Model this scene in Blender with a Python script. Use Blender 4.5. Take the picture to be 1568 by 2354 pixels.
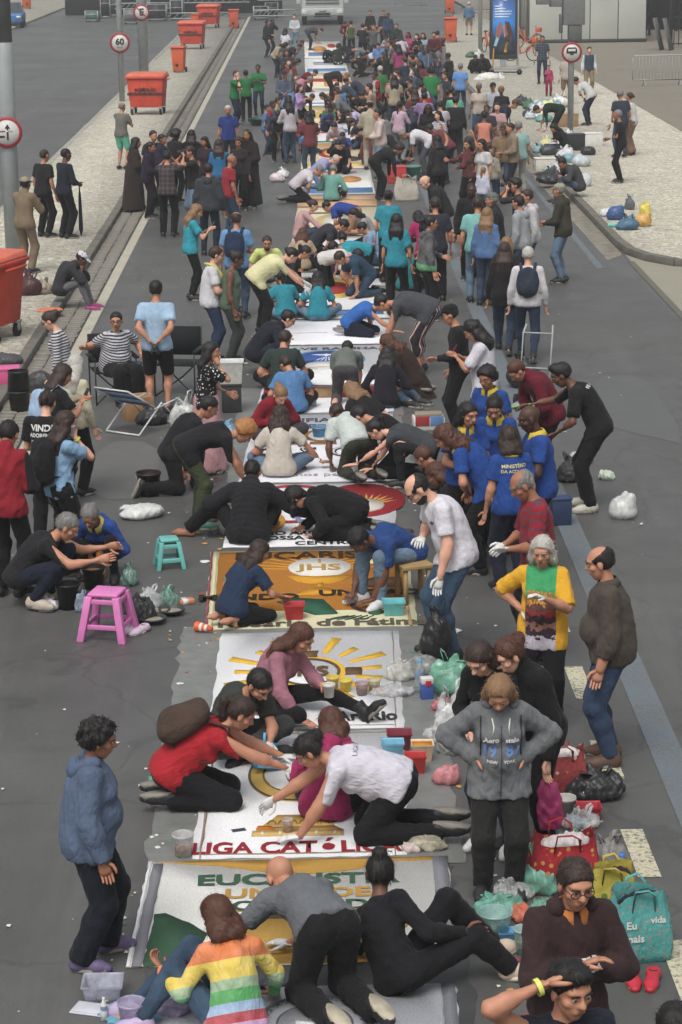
import bpy, math, random
import numpy as np
from mathutils import Matrix, Vector
from mathutils.bvhtree import BVHTree
rad = math.radians
for o in list(bpy.data.objects): bpy.data.objects.remove(o)
scn = bpy.context.scene
COL = scn.collection
# -- camera
F_PX, CAM_H, HORIZ, VANX, ROLL = 5309.0, 6.4, -200.0, 715.0, 0.013
_p = math.atan((1177 - HORIZ) / F_PX); _yw = math.atan((784 - VANX) / F_PX * math.cos(_p))
FW = np.array([math.sin(_yw) * math.cos(_p), math.cos(_yw) * math.cos(_p), -math.sin(_p)])
_rt = np.array([math.cos(_yw), -math.sin(_yw), 0.0]); _up = np.cross(_rt, FW)
RT = math.cos(ROLL) * _rt - math.sin(ROLL) * _up
UP = math.cos(ROLL) * _up + math.sin(ROLL) * _rt
CAMP = np.array([0.0, 0.0, CAM_H])
cd = bpy.data.cameras.new('camera'); cam = bpy.data.objects.new('camera', cd); COL.objects.link(cam)
cd.sensor_fit = 'VERTICAL'; cd.angle = 2 * math.atan(1177 / F_PX); cd.clip_start = 0.5; cd.clip_end = 3000
m4 = Matrix.Identity(4)
for i in range(3):
    m4[i][0] = RT[i]; m4[i][1] = UP[i]; m4[i][2] = -FW[i]; m4[i][3] = CAMP[i]
cam.matrix_world = m4
scn.camera = cam
# -- world, sun, exposure
SUN_EL, SUN_AZ = 58.0, 200.0          # overcast; soft light from high behind the camera's left
w = bpy.data.worlds.new('World'); scn.world = w; w.use_nodes = True
nt = w.node_tree; bg = nt.nodes['Background']
sky = nt.nodes.new('ShaderNodeTexSky'); sky.sky_type = 'NISHITA'; sky.sun_disc = False
sky.sun_elevation = rad(SUN_EL); sky.sun_rotation = rad(SUN_AZ)
sky.air_density = 2.0; sky.dust_density = 6.0; sky.ozone_density = 1.0
hs = nt.nodes.new('ShaderNodeHueSaturation'); hs.inputs['Saturation'].default_value = 0.30
nt.links.new(sky.outputs[0], hs.inputs['Color']); nt.links.new(hs.outputs[0], bg.inputs[0])
bg.inputs[1].default_value = 0.13
sd = bpy.data.lights.new('sun', 'SUN'); sd.energy = 1.2; sd.angle = rad(24); sd.color = (1, 0.97, 0.93)
so = bpy.data.objects.new('sun', sd); COL.objects.link(so)
_az, _el = rad(SUN_AZ), rad(SUN_EL)
_sv = Vector((math.sin(_az) * math.cos(_el), math.cos(_az) * math.cos(_el), math.sin(_el)))
so.rotation_euler = (-_sv).to_track_quat('-Z', 'Y').to_euler()
so.location = (0, 0, 40)
scn.view_settings.view_transform = 'Standard'; scn.view_settings.look = 'None'
scn.view_settings.exposure = 0.16; scn.view_settings.gamma = 1.0
scn.render.engine = 'CYCLES'
scn.cycles.max_bounces = 6; scn.cycles.volume_bounces = 0; scn.cycles.transparent_max_bounces = 8

def G(x, y, z=0.0):
    """world point at height z seen at photo position x, y (photo scaled to 1568 x 2354)"""
    r = FW + (x - 784) / F_PX * RT - (y - 1177) / F_PX * UP
    t = (z - CAM_H) / r[2]
    return CAMP + t * r

# -- materials
_mats = {}
def lin(c):
    out = []
    for v in c[:3]:
        v = v / 255.0
        out.append(v / 12.92 if v <= 0.04045 else ((v + 0.055) / 1.055) ** 2.4)
    return (*out, 1.0)

def new_mat(name):
    m = bpy.data.materials.new(name); m.use_nodes = True
    n = m.node_tree.nodes; l = m.node_tree.links
    b = n['Principled BSDF']
    return m, n, l, b

def mix_rgb(n, l, fac, a, b, mode='MIX'):
    x = n.new('ShaderNodeMix'); x.data_type = 'RGBA'; x.blend_type = mode
    for s, v in ((x.inputs[0], fac), (x.inputs[6], a), (x.inputs[7], b)):
        if hasattr(v, 'is_linked') or hasattr(v, 'links'): l.new(v, s)
        else: s.default_value = v
    return x.outputs[2]

def math_node(n, l, op, a, b=None):
    x = n.new('ShaderNodeMath'); x.operation = op
    for i, v in enumerate((a, b)):
        if v is None: continue
        if hasattr(v, 'links'): l.new(v, x.inputs[i])
        else: x.inputs[i].default_value = v
    return x.outputs[0]

def ramp(n, l, fac, stops, const=False):
    r = n.new('ShaderNodeValToRGB'); cr = r.color_ramp
    if const: cr.interpolation = 'CONSTANT'
    while len(cr.elements) < len(stops): cr.elements.new(0.5)
    for e, (p, c) in zip(cr.elements, stops): e.position = p; e.color = c
    l.new(fac, r.inputs[0]); return r.outputs[0]

def noise(n, l, co, scale, detail=3.0, rough=0.55):
    t = n.new('ShaderNodeTexNoise'); t.inputs['Scale'].default_value = scale
    t.inputs['Detail'].default_value = detail; t.inputs['Roughness'].default_value = rough
    if co is not None: l.new(co, t.inputs['Vector'])
    return t.outputs[0]

def bump(n, l, b, h, strength, dist=0.01):
    x = n.new('ShaderNodeBump'); x.inputs['Strength'].default_value = strength
    x.inputs['Distance'].default_value = dist; l.new(h, x.inputs['Height']); l.new(x.outputs[0], b.inputs['Normal'])

def dk(c, f): return (c[0] * f, c[1] * f, c[2] * f, 1.0)

def solid(name, c, rough=0.6, var=0.12, scale=9.0, metal=0.0, bmp=0.0, bscale=40.0, spec=0.4, linear=False):
    """plain procedural surface: colour with mottled variation and optional fine relief"""
    key = ('s', name)
    if key in _mats: return _mats[key]
    m, n, l, b = new_mat(name); c = c if linear else lin(c)
    tc = n.new('ShaderNodeTexCoord').outputs['Object']
    f = noise(n, l, tc, scale, 4.0)
    l.new(ramp(n, l, f, [(0.3, dk(c, 1 - var)), (0.7, dk(c, 1 + var))]), b.inputs['Base Color'])
    b.inputs['Roughness'].default_value = rough; b.inputs['Metallic'].default_value = metal
    b.inputs['Specular IOR Level'].default_value = spec
    if bmp: bump(n, l, b, noise(n, l, tc, bscale, 3.0), bmp, 0.01)
    _mats[key] = m; return m

def desat(c, f=0.84):
    m = .3 * c[0] + .55 * c[1] + .15 * c[2]
    return tuple(int(round(m + (v - m) * f)) for v in c)

def fabric(c, pat=None, extra=None, rough=0.9):
    """cloth: attribute 'rest' holds chest-frame coordinates (across, depth, along the spine)"""
    key = ('f', tuple(c), pat, str(extra))
    if key in _mats: return _mats[key]
    m, n, l, b = new_mat('fabric'); c0 = tuple(v ** 1.09 for v in lin(desat(c)))
    at = n.new('ShaderNodeAttribute'); at.attribute_name = 'rest'; co = at.outputs['Vector']
    sep = n.new('ShaderNodeSeparateXYZ'); l.new(co, sep.inputs[0])
    X, Y, Z = sep.outputs
    f = noise(n, l, co, 7.0, 4.0)
    base = ramp(n, l, f, [(0.3, dk(c0, 0.86)), (0.72, dk(c0, 1.12))])
    if pat == 'stripes':                     # extra = (second colour, period m, duty)
        per, duty, c2 = extra[1], extra[2], lin(extra[0])
        fr = math_node(n, l, 'FRACT', math_node(n, l, 'DIVIDE', math_node(n, l, 'ADD', Z, 3.0), per))
        base = mix_rgb(n, l, math_node(n, l, 'GREATER_THAN', fr, duty), base, c2)
    elif pat == 'bands':                     # extra = [(z from, colour) ...] along the spine
        z0, z1 = -0.5, 0.35
        fz = math_node(n, l, 'DIVIDE', math_node(n, l, 'SUBTRACT', Z, z0), z1 - z0)
        st = [((zz - z0) / (z1 - z0), lin(cc)) for zz, cc in extra]
        bb = ramp(n, l, fz, st, True)
        base = mix_rgb(n, l, 0.14, bb, ramp(n, l, f, [(0.3, (0.2, 0.2, 0.2, 1)), (0.7, (0.9, 0.9, 0.9, 1))]))
    elif pat == 'bandsides':                 # extra = (side colour, |x| limit, bands): banded front, plain sides and sleeves
        z0, z1 = -0.5, 0.35
        fz = math_node(n, l, 'DIVIDE', math_node(n, l, 'SUBTRACT', Z, z0), z1 - z0)
        nz = math_node(n, l, 'MULTIPLY', math_node(n, l, 'SUBTRACT', noise(n, l, co, 16.0, 3.0), .5), .22)
        bb = ramp(n, l, math_node(n, l, 'ADD', fz, nz), [((zz - z0) / (z1 - z0), lin(cc)) for zz, cc in extra[2]], True)
        base = mix_rgb(n, l, math_node(n, l, 'GREATER_THAN', math_node(n, l, 'ABSOLUTE', X), extra[1]), bb, lin(extra[0]))
    elif pat == 'vstripes':
        per, duty, c2 = extra[1], extra[2], lin(extra[0])
        fr = math_node(n, l, 'FRACT', math_node(n, l, 'DIVIDE', math_node(n, l, 'ADD', X, 3.0), per))
        base = mix_rgb(n, l, math_node(n, l, 'GREATER_THAN', fr, duty), base, c2)
    elif pat == 'plaid':
        c2 = lin(extra[0])
        a = math_node(n, l, 'GREATER_THAN', math_node(n, l, 'FRACT', math_node(n, l, 'DIVIDE', math_node(n, l, 'ADD', Z, 3.0), .09)), .6)
        d = math_node(n, l, 'GREATER_THAN', math_node(n, l, 'FRACT', math_node(n, l, 'DIVIDE', math_node(n, l, 'ADD', X, 3.0), .09)), .6)
        base = mix_rgb(n, l, math_node(n, l, 'MULTIPLY', math_node(n, l, 'ADD', a, d), 0.45), base, c2)
    elif pat == 'denim':
        f2 = noise(n, l, co, 3.5, 2.0)
        base = mix_rgb(n, l, ramp(n, l, f2, [(0.45, (0, 0, 0, 1)), (0.75, (0.55, 0.55, 0.55, 1))]), base, dk(c0, 1.75))
    elif pat == 'sides':                     # extra = side colour: panels and sleeves beyond |x|
        ax = math_node(n, l, 'ABSOLUTE', X)
        base = mix_rgb(n, l, math_node(n, l, 'GREATER_THAN', ax, extra[1]), base, lin(extra[0]))
    elif pat == 'print':                     # all-over blotchy print
        vo = n.new('ShaderNodeTexVoronoi'); vo.inputs['Scale'].default_value = extra[1]; l.new(co, vo.inputs['Vector'])
        base = mix_rgb(n, l, ramp(n, l, vo.outputs['Distance'], [(0.22, (1, 1, 1, 1)), (0.3, (0, 0, 0, 1))]), base, lin(extra[0]))
    l.new(base, b.inputs['Base Color'])
    b.inputs['Roughness'].default_value = rough; b.inputs['Specular IOR Level'].default_value = 0.12
    b.inputs['Sheen Weight'].default_value = 0.04
    mp = n.new('ShaderNodeMapping'); mp.inputs['Scale'].default_value = (1.5, 1.5, 0.8); l.new(co, mp.inputs[0])
    h1 = noise(n, l, mp.outputs[0], 11.0, 2.0, 0.5); h2 = noise(n, l, mp.outputs[0], 34.0, 3.0, 0.6)
    rd = math_node(n, l, 'ABSOLUTE', math_node(n, l, 'SUBTRACT', h1, .5))
    bump(n, l, b, math_node(n, l, 'ADD', math_node(n, l, 'MULTIPLY', rd, 1.6), math_node(n, l, 'MULTIPLY', h2, .16)), 0.58, 0.028)
    _mats[key] = m; return m

def skin_mat(c):
    key = ('k', tuple(c))
    if key in _mats: return _mats[key]
    m, n, l, b = new_mat('skin'); c0 = lin(c)
    tc = n.new('ShaderNodeTexCoord').outputs['Object']
    f = noise(n, l, tc, 14.0, 4.0)
    l.new(ramp(n, l, f, [(0.3, dk(c0, 0.88)), (0.7, (c0[0] * 1.1, c0[1] * 1.04, c0[2] * 1.02, 1))]), b.inputs['Base Color'])
    b.inputs['Roughness'].default_value = 0.52; b.inputs['Specular IOR Level'].default_value = 0.35
    _mats[key] = m; return m

def hair_mat(c):
    key = ('h', tuple(c))
    if key in _mats: return _mats[key]
    m, n, l, b = new_mat('hair'); c0 = lin(c)
    tc = n.new('ShaderNodeTexCoord').outputs['Object']
    mp = n.new('ShaderNodeMapping'); mp.inputs['Scale'].default_value = (1.0, 1.0, 0.10); l.new(tc, mp.inputs[0])
    f = noise(n, l, mp.outputs[0], 150.0, 4.0, 0.75)
    l.new(ramp(n, l, f, [(0.3, dk(c0, 0.5)), (0.72, dk(c0, 1.7))]), b.inputs['Base Color'])
    b.inputs['Roughness'].default_value = 0.5; b.inputs['Specular IOR Level'].default_value = 0.35
    bump(n, l, b, f, 0.5, 0.008)
    _mats[key] = m; return m

def clear_mat(name, c, alpha=0.35, rough=0.25):
    key = ('c', name)
    if key in _mats: return _mats[key]
    m, n, l, b = new_mat(name); c0 = lin(c)
    tc = n.new('ShaderNodeTexCoord').outputs['Object']
    f = noise(n, l, tc, 12.0, 3.0)
    l.new(ramp(n, l, f, [(0.3, dk(c0, 0.85)), (0.7, dk(c0, 1.1))]), b.inputs['Base Color'])
    l.new(ramp(n, l, f, [(0.3, (alpha * .6,) * 3 + (1,)), (0.75, (min(1, alpha * 1.5),) * 3 + (1,))]), b.inputs['Alpha'])
    b.inputs['Roughness'].default_value = rough
    bump(n, l, b, noise(n, l, tc, 30.0, 3.0), 0.4, 0.01)
    _mats[key] = m; return m

# -- object helpers
def mesh_from(name, V, Fc, mats=(), fm=None, smooth=False, attr=None):
    me = bpy.data.meshes.new(name)
    V = np.asarray(V, dtype=np.float32).reshape(-1, 3)
    if isinstance(Fc, np.ndarray):
        nf, k = Fc.shape; li = Fc.astype(np.int32).ravel(); ls = np.arange(nf, dtype=np.int32) * k
    else:
        lens = np.array([len(q) for q in Fc], dtype=np.int32); nf = len(Fc)
        li = np.array([i for q in Fc for i in q], dtype=np.int32)
        ls = np.concatenate([[0], np.cumsum(lens)[:-1]]).astype(np.int32) if nf else np.zeros(0, np.int32)
    me.vertices.add(len(V)); me.vertices.foreach_set('co', V.ravel())
    me.loops.add(len(li)); me.loops.foreach_set('vertex_index', li)
    me.polygons.add(nf); me.polygons.foreach_set('loop_start', ls)
    for mt in mats: me.materials.append(mt)
    if fm is not None: me.polygons.foreach_set('material_index', np.asarray(fm, dtype=np.int32))
    if smooth: me.polygons.foreach_set('use_smooth', np.ones(nf, dtype=bool))
    if attr is not None:
        a = me.attributes.new('rest', 'FLOAT_VECTOR', 'POINT'); a.data.foreach_set('vector', np.asarray(attr, np.float32).ravel())
    me.update(calc_edges=True)
    return me

def link(name, me, parent=None, loc=None, rotz=None):
    o = bpy.data.objects.new(name, me); COL.objects.link(o)
    if parent is not None: o.parent = parent
    if loc is not None: o.location = loc
    if rotz is not None: o.rotation_euler = (0, 0, rotz)
    return o

def empty(name, loc=(0, 0, 0), rotz=0.0):
    o = bpy.data.objects.new(name, None); COL.objects.link(o); o.empty_display_size = 0.1
    o.location = loc; o.rotation_euler = (0, 0, rotz); return o

def tag(o, label=None, cat=None, group=None, kind=None):
    if label: o['label'] = label
    if cat: o['category'] = cat
    if group: o['group'] = group
    if kind: o['kind'] = kind
    return o

def dup(root, loc, rotz, label=None, group=None):
    def cp(o, par):
        c = o.copy(); COL.objects.link(c); c.parent = par
        for ch in o.children: cp(ch, c)
        return c
    r = cp(root, None); r.location = loc; r.rotation_euler = (0, 0, rotz)
    if label: r['label'] = label
    if group: r['group'] = group
    return r

class Geo:
    """collects simple shapes into one mesh"""
    def __init__(s): s.v = []; s.f = []; s.m = []
    def add(s, V, Fs, mi=0):
        o = len(s.v); s.v += [tuple(map(float, p)) for p in V]
        s.f += [tuple(i + o for i in q) for q in Fs]; s.m += [mi] * len(Fs); return s
    def box(s, lo, hi, mi=0, taper=None):
        (x0, y0, z0), (x1, y1, z1) = lo, hi
        V = [(x0, y0, z0), (x1, y0, z0), (x1, y1, z0), (x0, y1, z0), (x0, y0, z1), (x1, y0, z1), (x1, y1, z1), (x0, y1, z1)]
        if taper:                      # scale of the bottom face about its centre
            cx, cy = (x0 + x1) / 2, (y0 + y1) / 2
            V = [((px - cx) * taper + cx, (py - cy) * taper + cy, pz) if i < 4 else (px, py, pz) for i, (px, py, pz) in enumerate(V)]
        return s.add(V, [(0, 3, 2, 1), (4, 5, 6, 7), (0, 1, 5, 4), (1, 2, 6, 5), (2, 3, 7, 6), (3, 0, 4, 7)], mi)
    def tube(s, path, r, n=8, mi=0, cap=True, sq=(1, 1), up=(0, 0, 1)):
        P = [np.array(p, float) for p in path]; R = r if isinstance(r, (list, tuple)) else [r] * len(P)
        V = []; N = len(P)
        for i in range(N):
            d = P[min(i + 1, N - 1)] - P[max(i - 1, 0)]; d /= (np.linalg.norm(d) + 1e-9)
            u = np.array(up, float)
            if abs(u @ d) > 0.95: u = np.array([1.0, 0, 0]) if abs(d[0]) < .9 else np.array([0, 1.0, 0])
            a = np.cross(u, d); a /= np.linalg.norm(a); b = np.cross(d, a)
            for k in range(n):
                t = 2 * math.pi * k / n
                V.append(P[i] + R[i] * (math.cos(t) * a * sq[0] + math.sin(t) * b * sq[1]))
        Fs = [(i * n + k, i * n + (k + 1) % n, (i + 1) * n + (k + 1) % n, (i + 1) * n + k) for i in range(N - 1) for k in range(n)]
        if cap: Fs += [tuple(range(n))[::-1], tuple((N - 1) * n + k for k in range(n))]
        return s.add(V, Fs, mi)
    def lathe(s, prof, n=20, mi=0, c=(0, 0, 0), closed=False):
        V = [(c[0] + r * math.cos(2 * math.pi * k / n), c[1] + r * math.sin(2 * math.pi * k / n), c[2] + z) for r, z in prof for k in range(n)]
        N = len(prof)
        Fs = [(i * n + k, i * n + (k + 1) % n, (i + 1) * n + (k + 1) % n, (i + 1) * n + k) for i in range(N - 1) for k in range(n)]
        if closed: Fs += [tuple(range(n))[::-1], tuple((N - 1) * n + k for k in range(n))]
        return s.add(V, Fs, mi)
    def prism(s, poly, z0, z1, mi=0):
        n = len(poly); V = [(x, y, z0) for x, y in poly] + [(x, y, z1) for x, y in poly]
        return s.add(V, [tuple(range(n))[::-1], tuple(range(n, 2 * n))] + [(i, (i + 1) % n, n + (i + 1) % n, n + i) for i in range(n)], mi)
    def build(s, name, mats, parent=None, loc=None, rotz=None, smooth=False, bevel=0.0, seg=2):
        if not isinstance(mats, (list, tuple)): mats = [mats]
        me = mesh_from(name, s.v, s.f, mats, s.m, smooth)
        o = link(name, me, parent, loc, rotz)
        if bevel:
            b = o.modifiers.new('bevel', 'BEVEL'); b.width = bevel; b.segments = seg; b.limit_method = 'ANGLE'
        return o

def xf(V, R=None, t=None):
    V = np.asarray(V, float)
    if R is not None: V = V @ np.asarray(R).T
    if t is not None: V = V + np.asarray(t)
    return V
# -- smooth-union volumes -> surface nets
def rx(a): c, s = math.cos(a), math.sin(a); return np.array([[1, 0, 0], [0, c, -s], [0, s, c]])
def ry(a): c, s = math.cos(a), math.sin(a); return np.array([[c, 0, s], [0, 1, 0], [-s, 0, c]])
def rz(a): c, s = math.cos(a), math.sin(a); return np.array([[c, -s, 0], [s, c, 0], [0, 0, 1]])
I3 = np.eye(3)
def A3(*v): return np.array(v, float)
def nrm(v): v = np.asarray(v, float); return v / (np.linalg.norm(v) + 1e-9)

class cone:      # tapered capsule, optionally cut flat at its far end
    def __init__(s, a, b, r1, r2, flat=False, flat0=False): s.a = np.asarray(a, float); s.b = np.asarray(b, float); s.r1 = r1; s.r2 = r2; s.flat = flat; s.flat0 = flat0
    def bb(s):
        r = max(s.r1, s.r2); return np.minimum(s.a, s.b) - r, np.maximum(s.a, s.b) + r
    def d(s, X, Y, Z):
        ba = s.b - s.a; L2 = ba @ ba + 1e-9
        px, py, pz = X - s.a[0], Y - s.a[1], Z - s.a[2]
        t = (px * ba[0] + py * ba[1] + pz * ba[2]) / L2
        h = np.clip(t, 0, 1)
        d = np.sqrt((px - h * ba[0]) ** 2 + (py - h * ba[1]) ** 2 + (pz - h * ba[2]) ** 2) - (s.r1 + (s.r2 - s.r1) * h)
        if s.flat: d = np.maximum(d, (t - 1) * math.sqrt(L2))
        if s.flat0: d = np.maximum(d, -t * math.sqrt(L2))
        return d

class ell:       # oriented ellipsoid
    def __init__(s, c, r, R=I3): s.c = np.asarray(c, float); s.r = np.asarray(r, float); s.R = R
    def bb(s):
        e = np.sqrt((s.R ** 2) @ (s.r ** 2)); return s.c - e, s.c + e
    def d(s, X, Y, Z):
        px, py, pz = X - s.c[0], Y - s.c[1], Z - s.c[2]; R = s.R
        q = [(px * R[0, i] + py * R[1, i] + pz * R[2, i]) / s.r[i] for i in range(3)]
        k0 = np.sqrt(q[0] ** 2 + q[1] ** 2 + q[2] ** 2) + 1e-6
        k1 = np.sqrt((q[0] / s.r[0]) ** 2 + (q[1] / s.r[1]) ** 2 + (q[2] / s.r[2]) ** 2) + 1e-6
        return k0 * (k0 - 1) / k1

class cutp:      # a shape cut by a plane (keeps the side the normal points away from)
    def __init__(s, p, pt, n): s.p = p; s.pt = np.asarray(pt, float); s.n = np.asarray(n, float)
    def bb(s): return s.p.bb()
    def d(s, X, Y, Z): return np.maximum(s.p.d(X, Y, Z), (X - s.pt[0]) * s.n[0] + (Y - s.pt[1]) * s.n[1] + (Z - s.pt[2]) * s.n[2])

_CORN = np.array([[i, j, k] for i in (0, 1) for j in (0, 1) for k in (0, 1)])
_EDG = [(a, b) for a in range(8) for b in range(a + 1, 8) if np.abs(_CORN[a] - _CORN[b]).sum() == 1]
def nets(D, lo, vox):
    S = D < 0
    nx, ny, nz = D.shape
    cnt = np.zeros((nx - 1, ny - 1, nz - 1), np.int8)
    for c in _CORN: cnt += S[c[0]:nx - 1 + c[0], c[1]:ny - 1 + c[1], c[2]:nz - 1 + c[2]]
    act = (cnt > 0) & (cnt < 8)
    idx = np.argwhere(act)
    if len(idx) == 0: return np.zeros((0, 3)), np.zeros((0, 4), int)
    vals = np.stack([D[idx[:, 0] + c[0], idx[:, 1] + c[1], idx[:, 2] + c[2]] for c in _CORN], 1)
    acc = np.zeros((len(idx), 3)); num = np.zeros(len(idx))
    for a, b in _EDG:
        va, vb = vals[:, a], vals[:, b]; m = (va < 0) != (vb < 0)
        t = np.where(m, va / np.where(m, va - vb, 1), 0)
        p = _CORN[a] + t[:, None] * (_CORN[b] - _CORN[a])
        acc += np.where(m[:, None], p, 0); num += m
    V = lo + (idx + acc / num[:, None]) * vox
    imap = np.full(act.shape, -1, np.int64); imap[act] = np.arange(len(idx))
    quads = []
    for ax in range(3):
        sl0 = [slice(1, -1)] * 3; sl1 = [slice(1, -1)] * 3
        sl0[ax] = slice(0, -1); sl1[ax] = slice(1, None)
        s0, s1 = S[tuple(sl0)], S[tuple(sl1)]
        e = np.argwhere(s0 != s1)
        if len(e) == 0: continue
        inside = s0[e[:, 0], e[:, 1], e[:, 2]]
        off = np.ones(3, int); off[ax] = 0
        g = e + off
        u, v = [(1, 2), (2, 0), (0, 1)][ax]
        du = np.zeros(3, int); du[u] = 1; dv = np.zeros(3, int); dv[v] = 1
        q = np.stack([imap[tuple((g - du - dv).T)], imap[tuple((g - dv).T)], imap[tuple(g.T)], imap[tuple((g - du).T)]], 1)
        q[~inside] = q[~inside][:, ::-1]
        quads.append(q)
    Q = np.concatenate(quads); Q = Q[(Q >= 0).all(1)]
    return V, Q

def volume(prims, vox, inf=0.0, k=0.03, cuts=(), wr=None, subs=()):
    """smooth union of prims grown by inf; wr = (amplitude, seed, wavelength) wrinkles; subs are smoothly carved away"""
    lo = np.min([p.bb()[0] for p in prims], 0) - inf - 2.5 * vox - 0.012
    hi = np.max([p.bb()[1] for p in prims], 0) + inf + 2.5 * vox + 0.012
    n = np.ceil((hi - lo) / vox).astype(int) + 1
    ax = [(lo[i] + np.arange(n[i]) * vox).astype(np.float32) for i in range(3)]
    D = np.full(n, 0.5, np.float32)
    mg = inf + k + 2 * vox
    def blk(p):
        b0, b1 = p.bb(); i0 = np.clip(((b0 - mg - lo) / vox).astype(int), 0, n - 1); i1 = np.clip(np.ceil((b1 + mg - lo) / vox).astype(int) + 1, 1, n)
        s = tuple(slice(i0[i], i1[i]) for i in range(3))
        return s, ax[0][s[0]][:, None, None], ax[1][s[1]][None, :, None], ax[2][s[2]][None, None, :]
    for p in prims:
        s, X, Y, Z = blk(p); b = p.d(X, Y, Z) - inf; a = D[s]
        h = np.clip(0.5 + 0.5 * (b - a) / k, 0, 1)
        D[s] = b * (1 - h) + a * h - k * h * (1 - h)
    for p, ks in subs:
        s, X, Y, Z = blk(p); b = -p.d(X, Y, Z); a = D[s]
        h = np.clip(0.5 - 0.5 * (b - a) / ks, 0, 1)
        D[s] = b * (1 - h) + a * h + ks * h * (1 - h)
    X, Y, Z = ax[0][:, None, None], ax[1][None, :, None], ax[2][None, None, :]
    if wr:
        rg = np.random.RandomState(wr[1]); acc = 0
        for i in range(4):
            kv = rg.normal(size=3); kv = kv / np.linalg.norm(kv) * (2 * math.pi / (wr[2] * rg.uniform(.7, 1.5))); kv[2] *= 0.5
            kw = rg.normal(size=3) * 9
            sn = np.sin(X * kv[0] + Y * kv[1] + Z * kv[2] + rg.uniform(0, 6) + 1.1 * np.sin(X * kw[0] + Y * kw[1] + Z * kw[2]))
            acc = acc + (sn if len(wr) < 4 else 1.6 * np.abs(sn) - 1.0)
        D = D + np.float32(wr[0] * 0.5) * acc.astype(np.float32)
    for pt, nn in cuts:
        D = np.maximum(D, ((X - pt[0]) * nn[0] + (Y - pt[1]) * nn[1] + (Z - pt[2]) * nn[2]).astype(np.float32))
    D[0] = D[-1] = 0.5; D[:, 0] = D[:, -1] = 0.5; D[:, :, 0] = D[:, :, -1] = 0.5
    return nets(D, lo, vox)

# -- head, hand and shoe templates
def head_template(vox, female):
    f = 1 if female else 0
    pr = [ell((0, -.014, .036), (.073, .092, .080)), ell((0, .020, -.032), (.056 - .003 * f, .066, .078)),
          ell((0, .038, -.088), (.027 - .004 * f, .030, .024)), ell((0, .062, .036), (.054, .026, .018)),
          cone((0, .083, .022), (0, .101, -.014), .008, .0135), cone((-.011, .088, -.016), (.011, .088, -.016), .009, .009),
          ell((-.044, .050, -.014), (.021, .024, .018)), ell((.044, .050, -.014), (.021, .024, .018)),
          cone((-.018, .078, -.049), (.018, .078, -.049), .0085, .0085),
          ell((-.076, -.004, -.004), (.010, .018, .031)), ell((.076, -.004, -.004), (.010, .018, .031))]
    subs = [(ell((-.031, .098, .013), (.021, .020, .013)), .016), (ell((.031, .098, .013), (.021, .020, .013)), .016)]
    V, Q = volume(pr, vox, 0, .016, subs=subs)
    fm = [0] * len(Q); V = [tuple(p) for p in V]; Fs = [tuple(q) for q in Q]
    g = Geo()
    for s in (-1, 1) if vox < .02 else ():
        for (c, r, mi) in (((s * .031, .0775, .0115), (.0125, .0085, .0055), 1), ((s * .0305, .0835, .0115), (.0060, .0042, .0052), 2)):
            vs, fs = uvs(c, r); g.add(vs, fs, mi)
        g.tube([(s * .050, .079, .031), (s * .034, .090, .0365), (s * .014, .0905, .032)], [.0025, .0048 - .0014 * f, .0035], 5, 4)
    g.tube([(-.025, .076, -.049), (-.010, .0865, -.0465), (0, .0875, -.048), (.010, .0865, -.0465), (.025, .076, -.049)], [.002, .0042, .0036, .0042, .002], 6, 3)
    g.tube([(-.023, .076, -.051), (0, .0860, -.056), (.023, .076, -.051)], [.002, .0050, .002], 6, 3)
    o = len(V); V += g.v; Fs += [tuple(i + o for i in q) for q in g.f]; fm += g.m
    return np.array(V), Fs, fm
def uvs(c, r, n=8, m=5):
    V = []; Fs = []
    for i in range(m + 1):
        t = math.pi * i / m
        for k in range(n):
            a = 2 * math.pi * k / n
            V.append((c[0] + r[0] * math.sin(t) * math.cos(a), c[1] + r[1] * math.sin(t) * math.sin(a), c[2] + r[2] * math.cos(t)))
    for i in range(m):
        for k in range(n): Fs.append((i * n + k, (i + 1) * n + k, (i + 1) * n + (k + 1) % n, i * n + (k + 1) % n))
    return V, Fs

def hand_geo(curl, side, n=6, spread=0.0):
    """fingers along +Y, palm faces -Z, thumb towards +X (side=+1) or -X; wrist at the origin"""
    g = Geo()
    g.tube([(0, -.03, 0), (0, .0, 0), (0, .03, 0), (.0, .065, 0), (0, .092, -.002)], [.026, .029, .038, .042, .040], 8, 0, sq=(1, .42))
    for i, (fx, L) in enumerate(((.030, .070), (.010, .079), (-.011, .073), (-.031, .057))):
        p = A3(fx * side, .086, 0); ang = 0.10 * curl; pts = [p]; dirx = side * fx * (2.2 + 6 * spread)
        for sgm, fr in ((0, .45), (1, .30), (2, .25)):
            ang += curl * (.55 if sgm == 0 else .75) * (1 + .08 * i)
            p = p + L * fr * A3(dirx * .35, math.cos(ang), -math.sin(ang)); pts.append(p)
        g.tube(pts, [.0098, .0092, .0082, .0058], n)
    p0 = A3(side * .026, .018, -.004)
    p1 = p0 + A3(side * .032, .026, -.010); p2 = p1 + A3(side * .012 * (1 - .6 * curl), .028, -.010 - .010 * curl); p3 = p2 + A3(-side * .004 * curl, .022, -.006 - .006 * curl)
    g.tube([p0, p1, p2, p3], [.014, .0125, .0105, .007], n)
    return np.array(g.v), g.f

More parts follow.
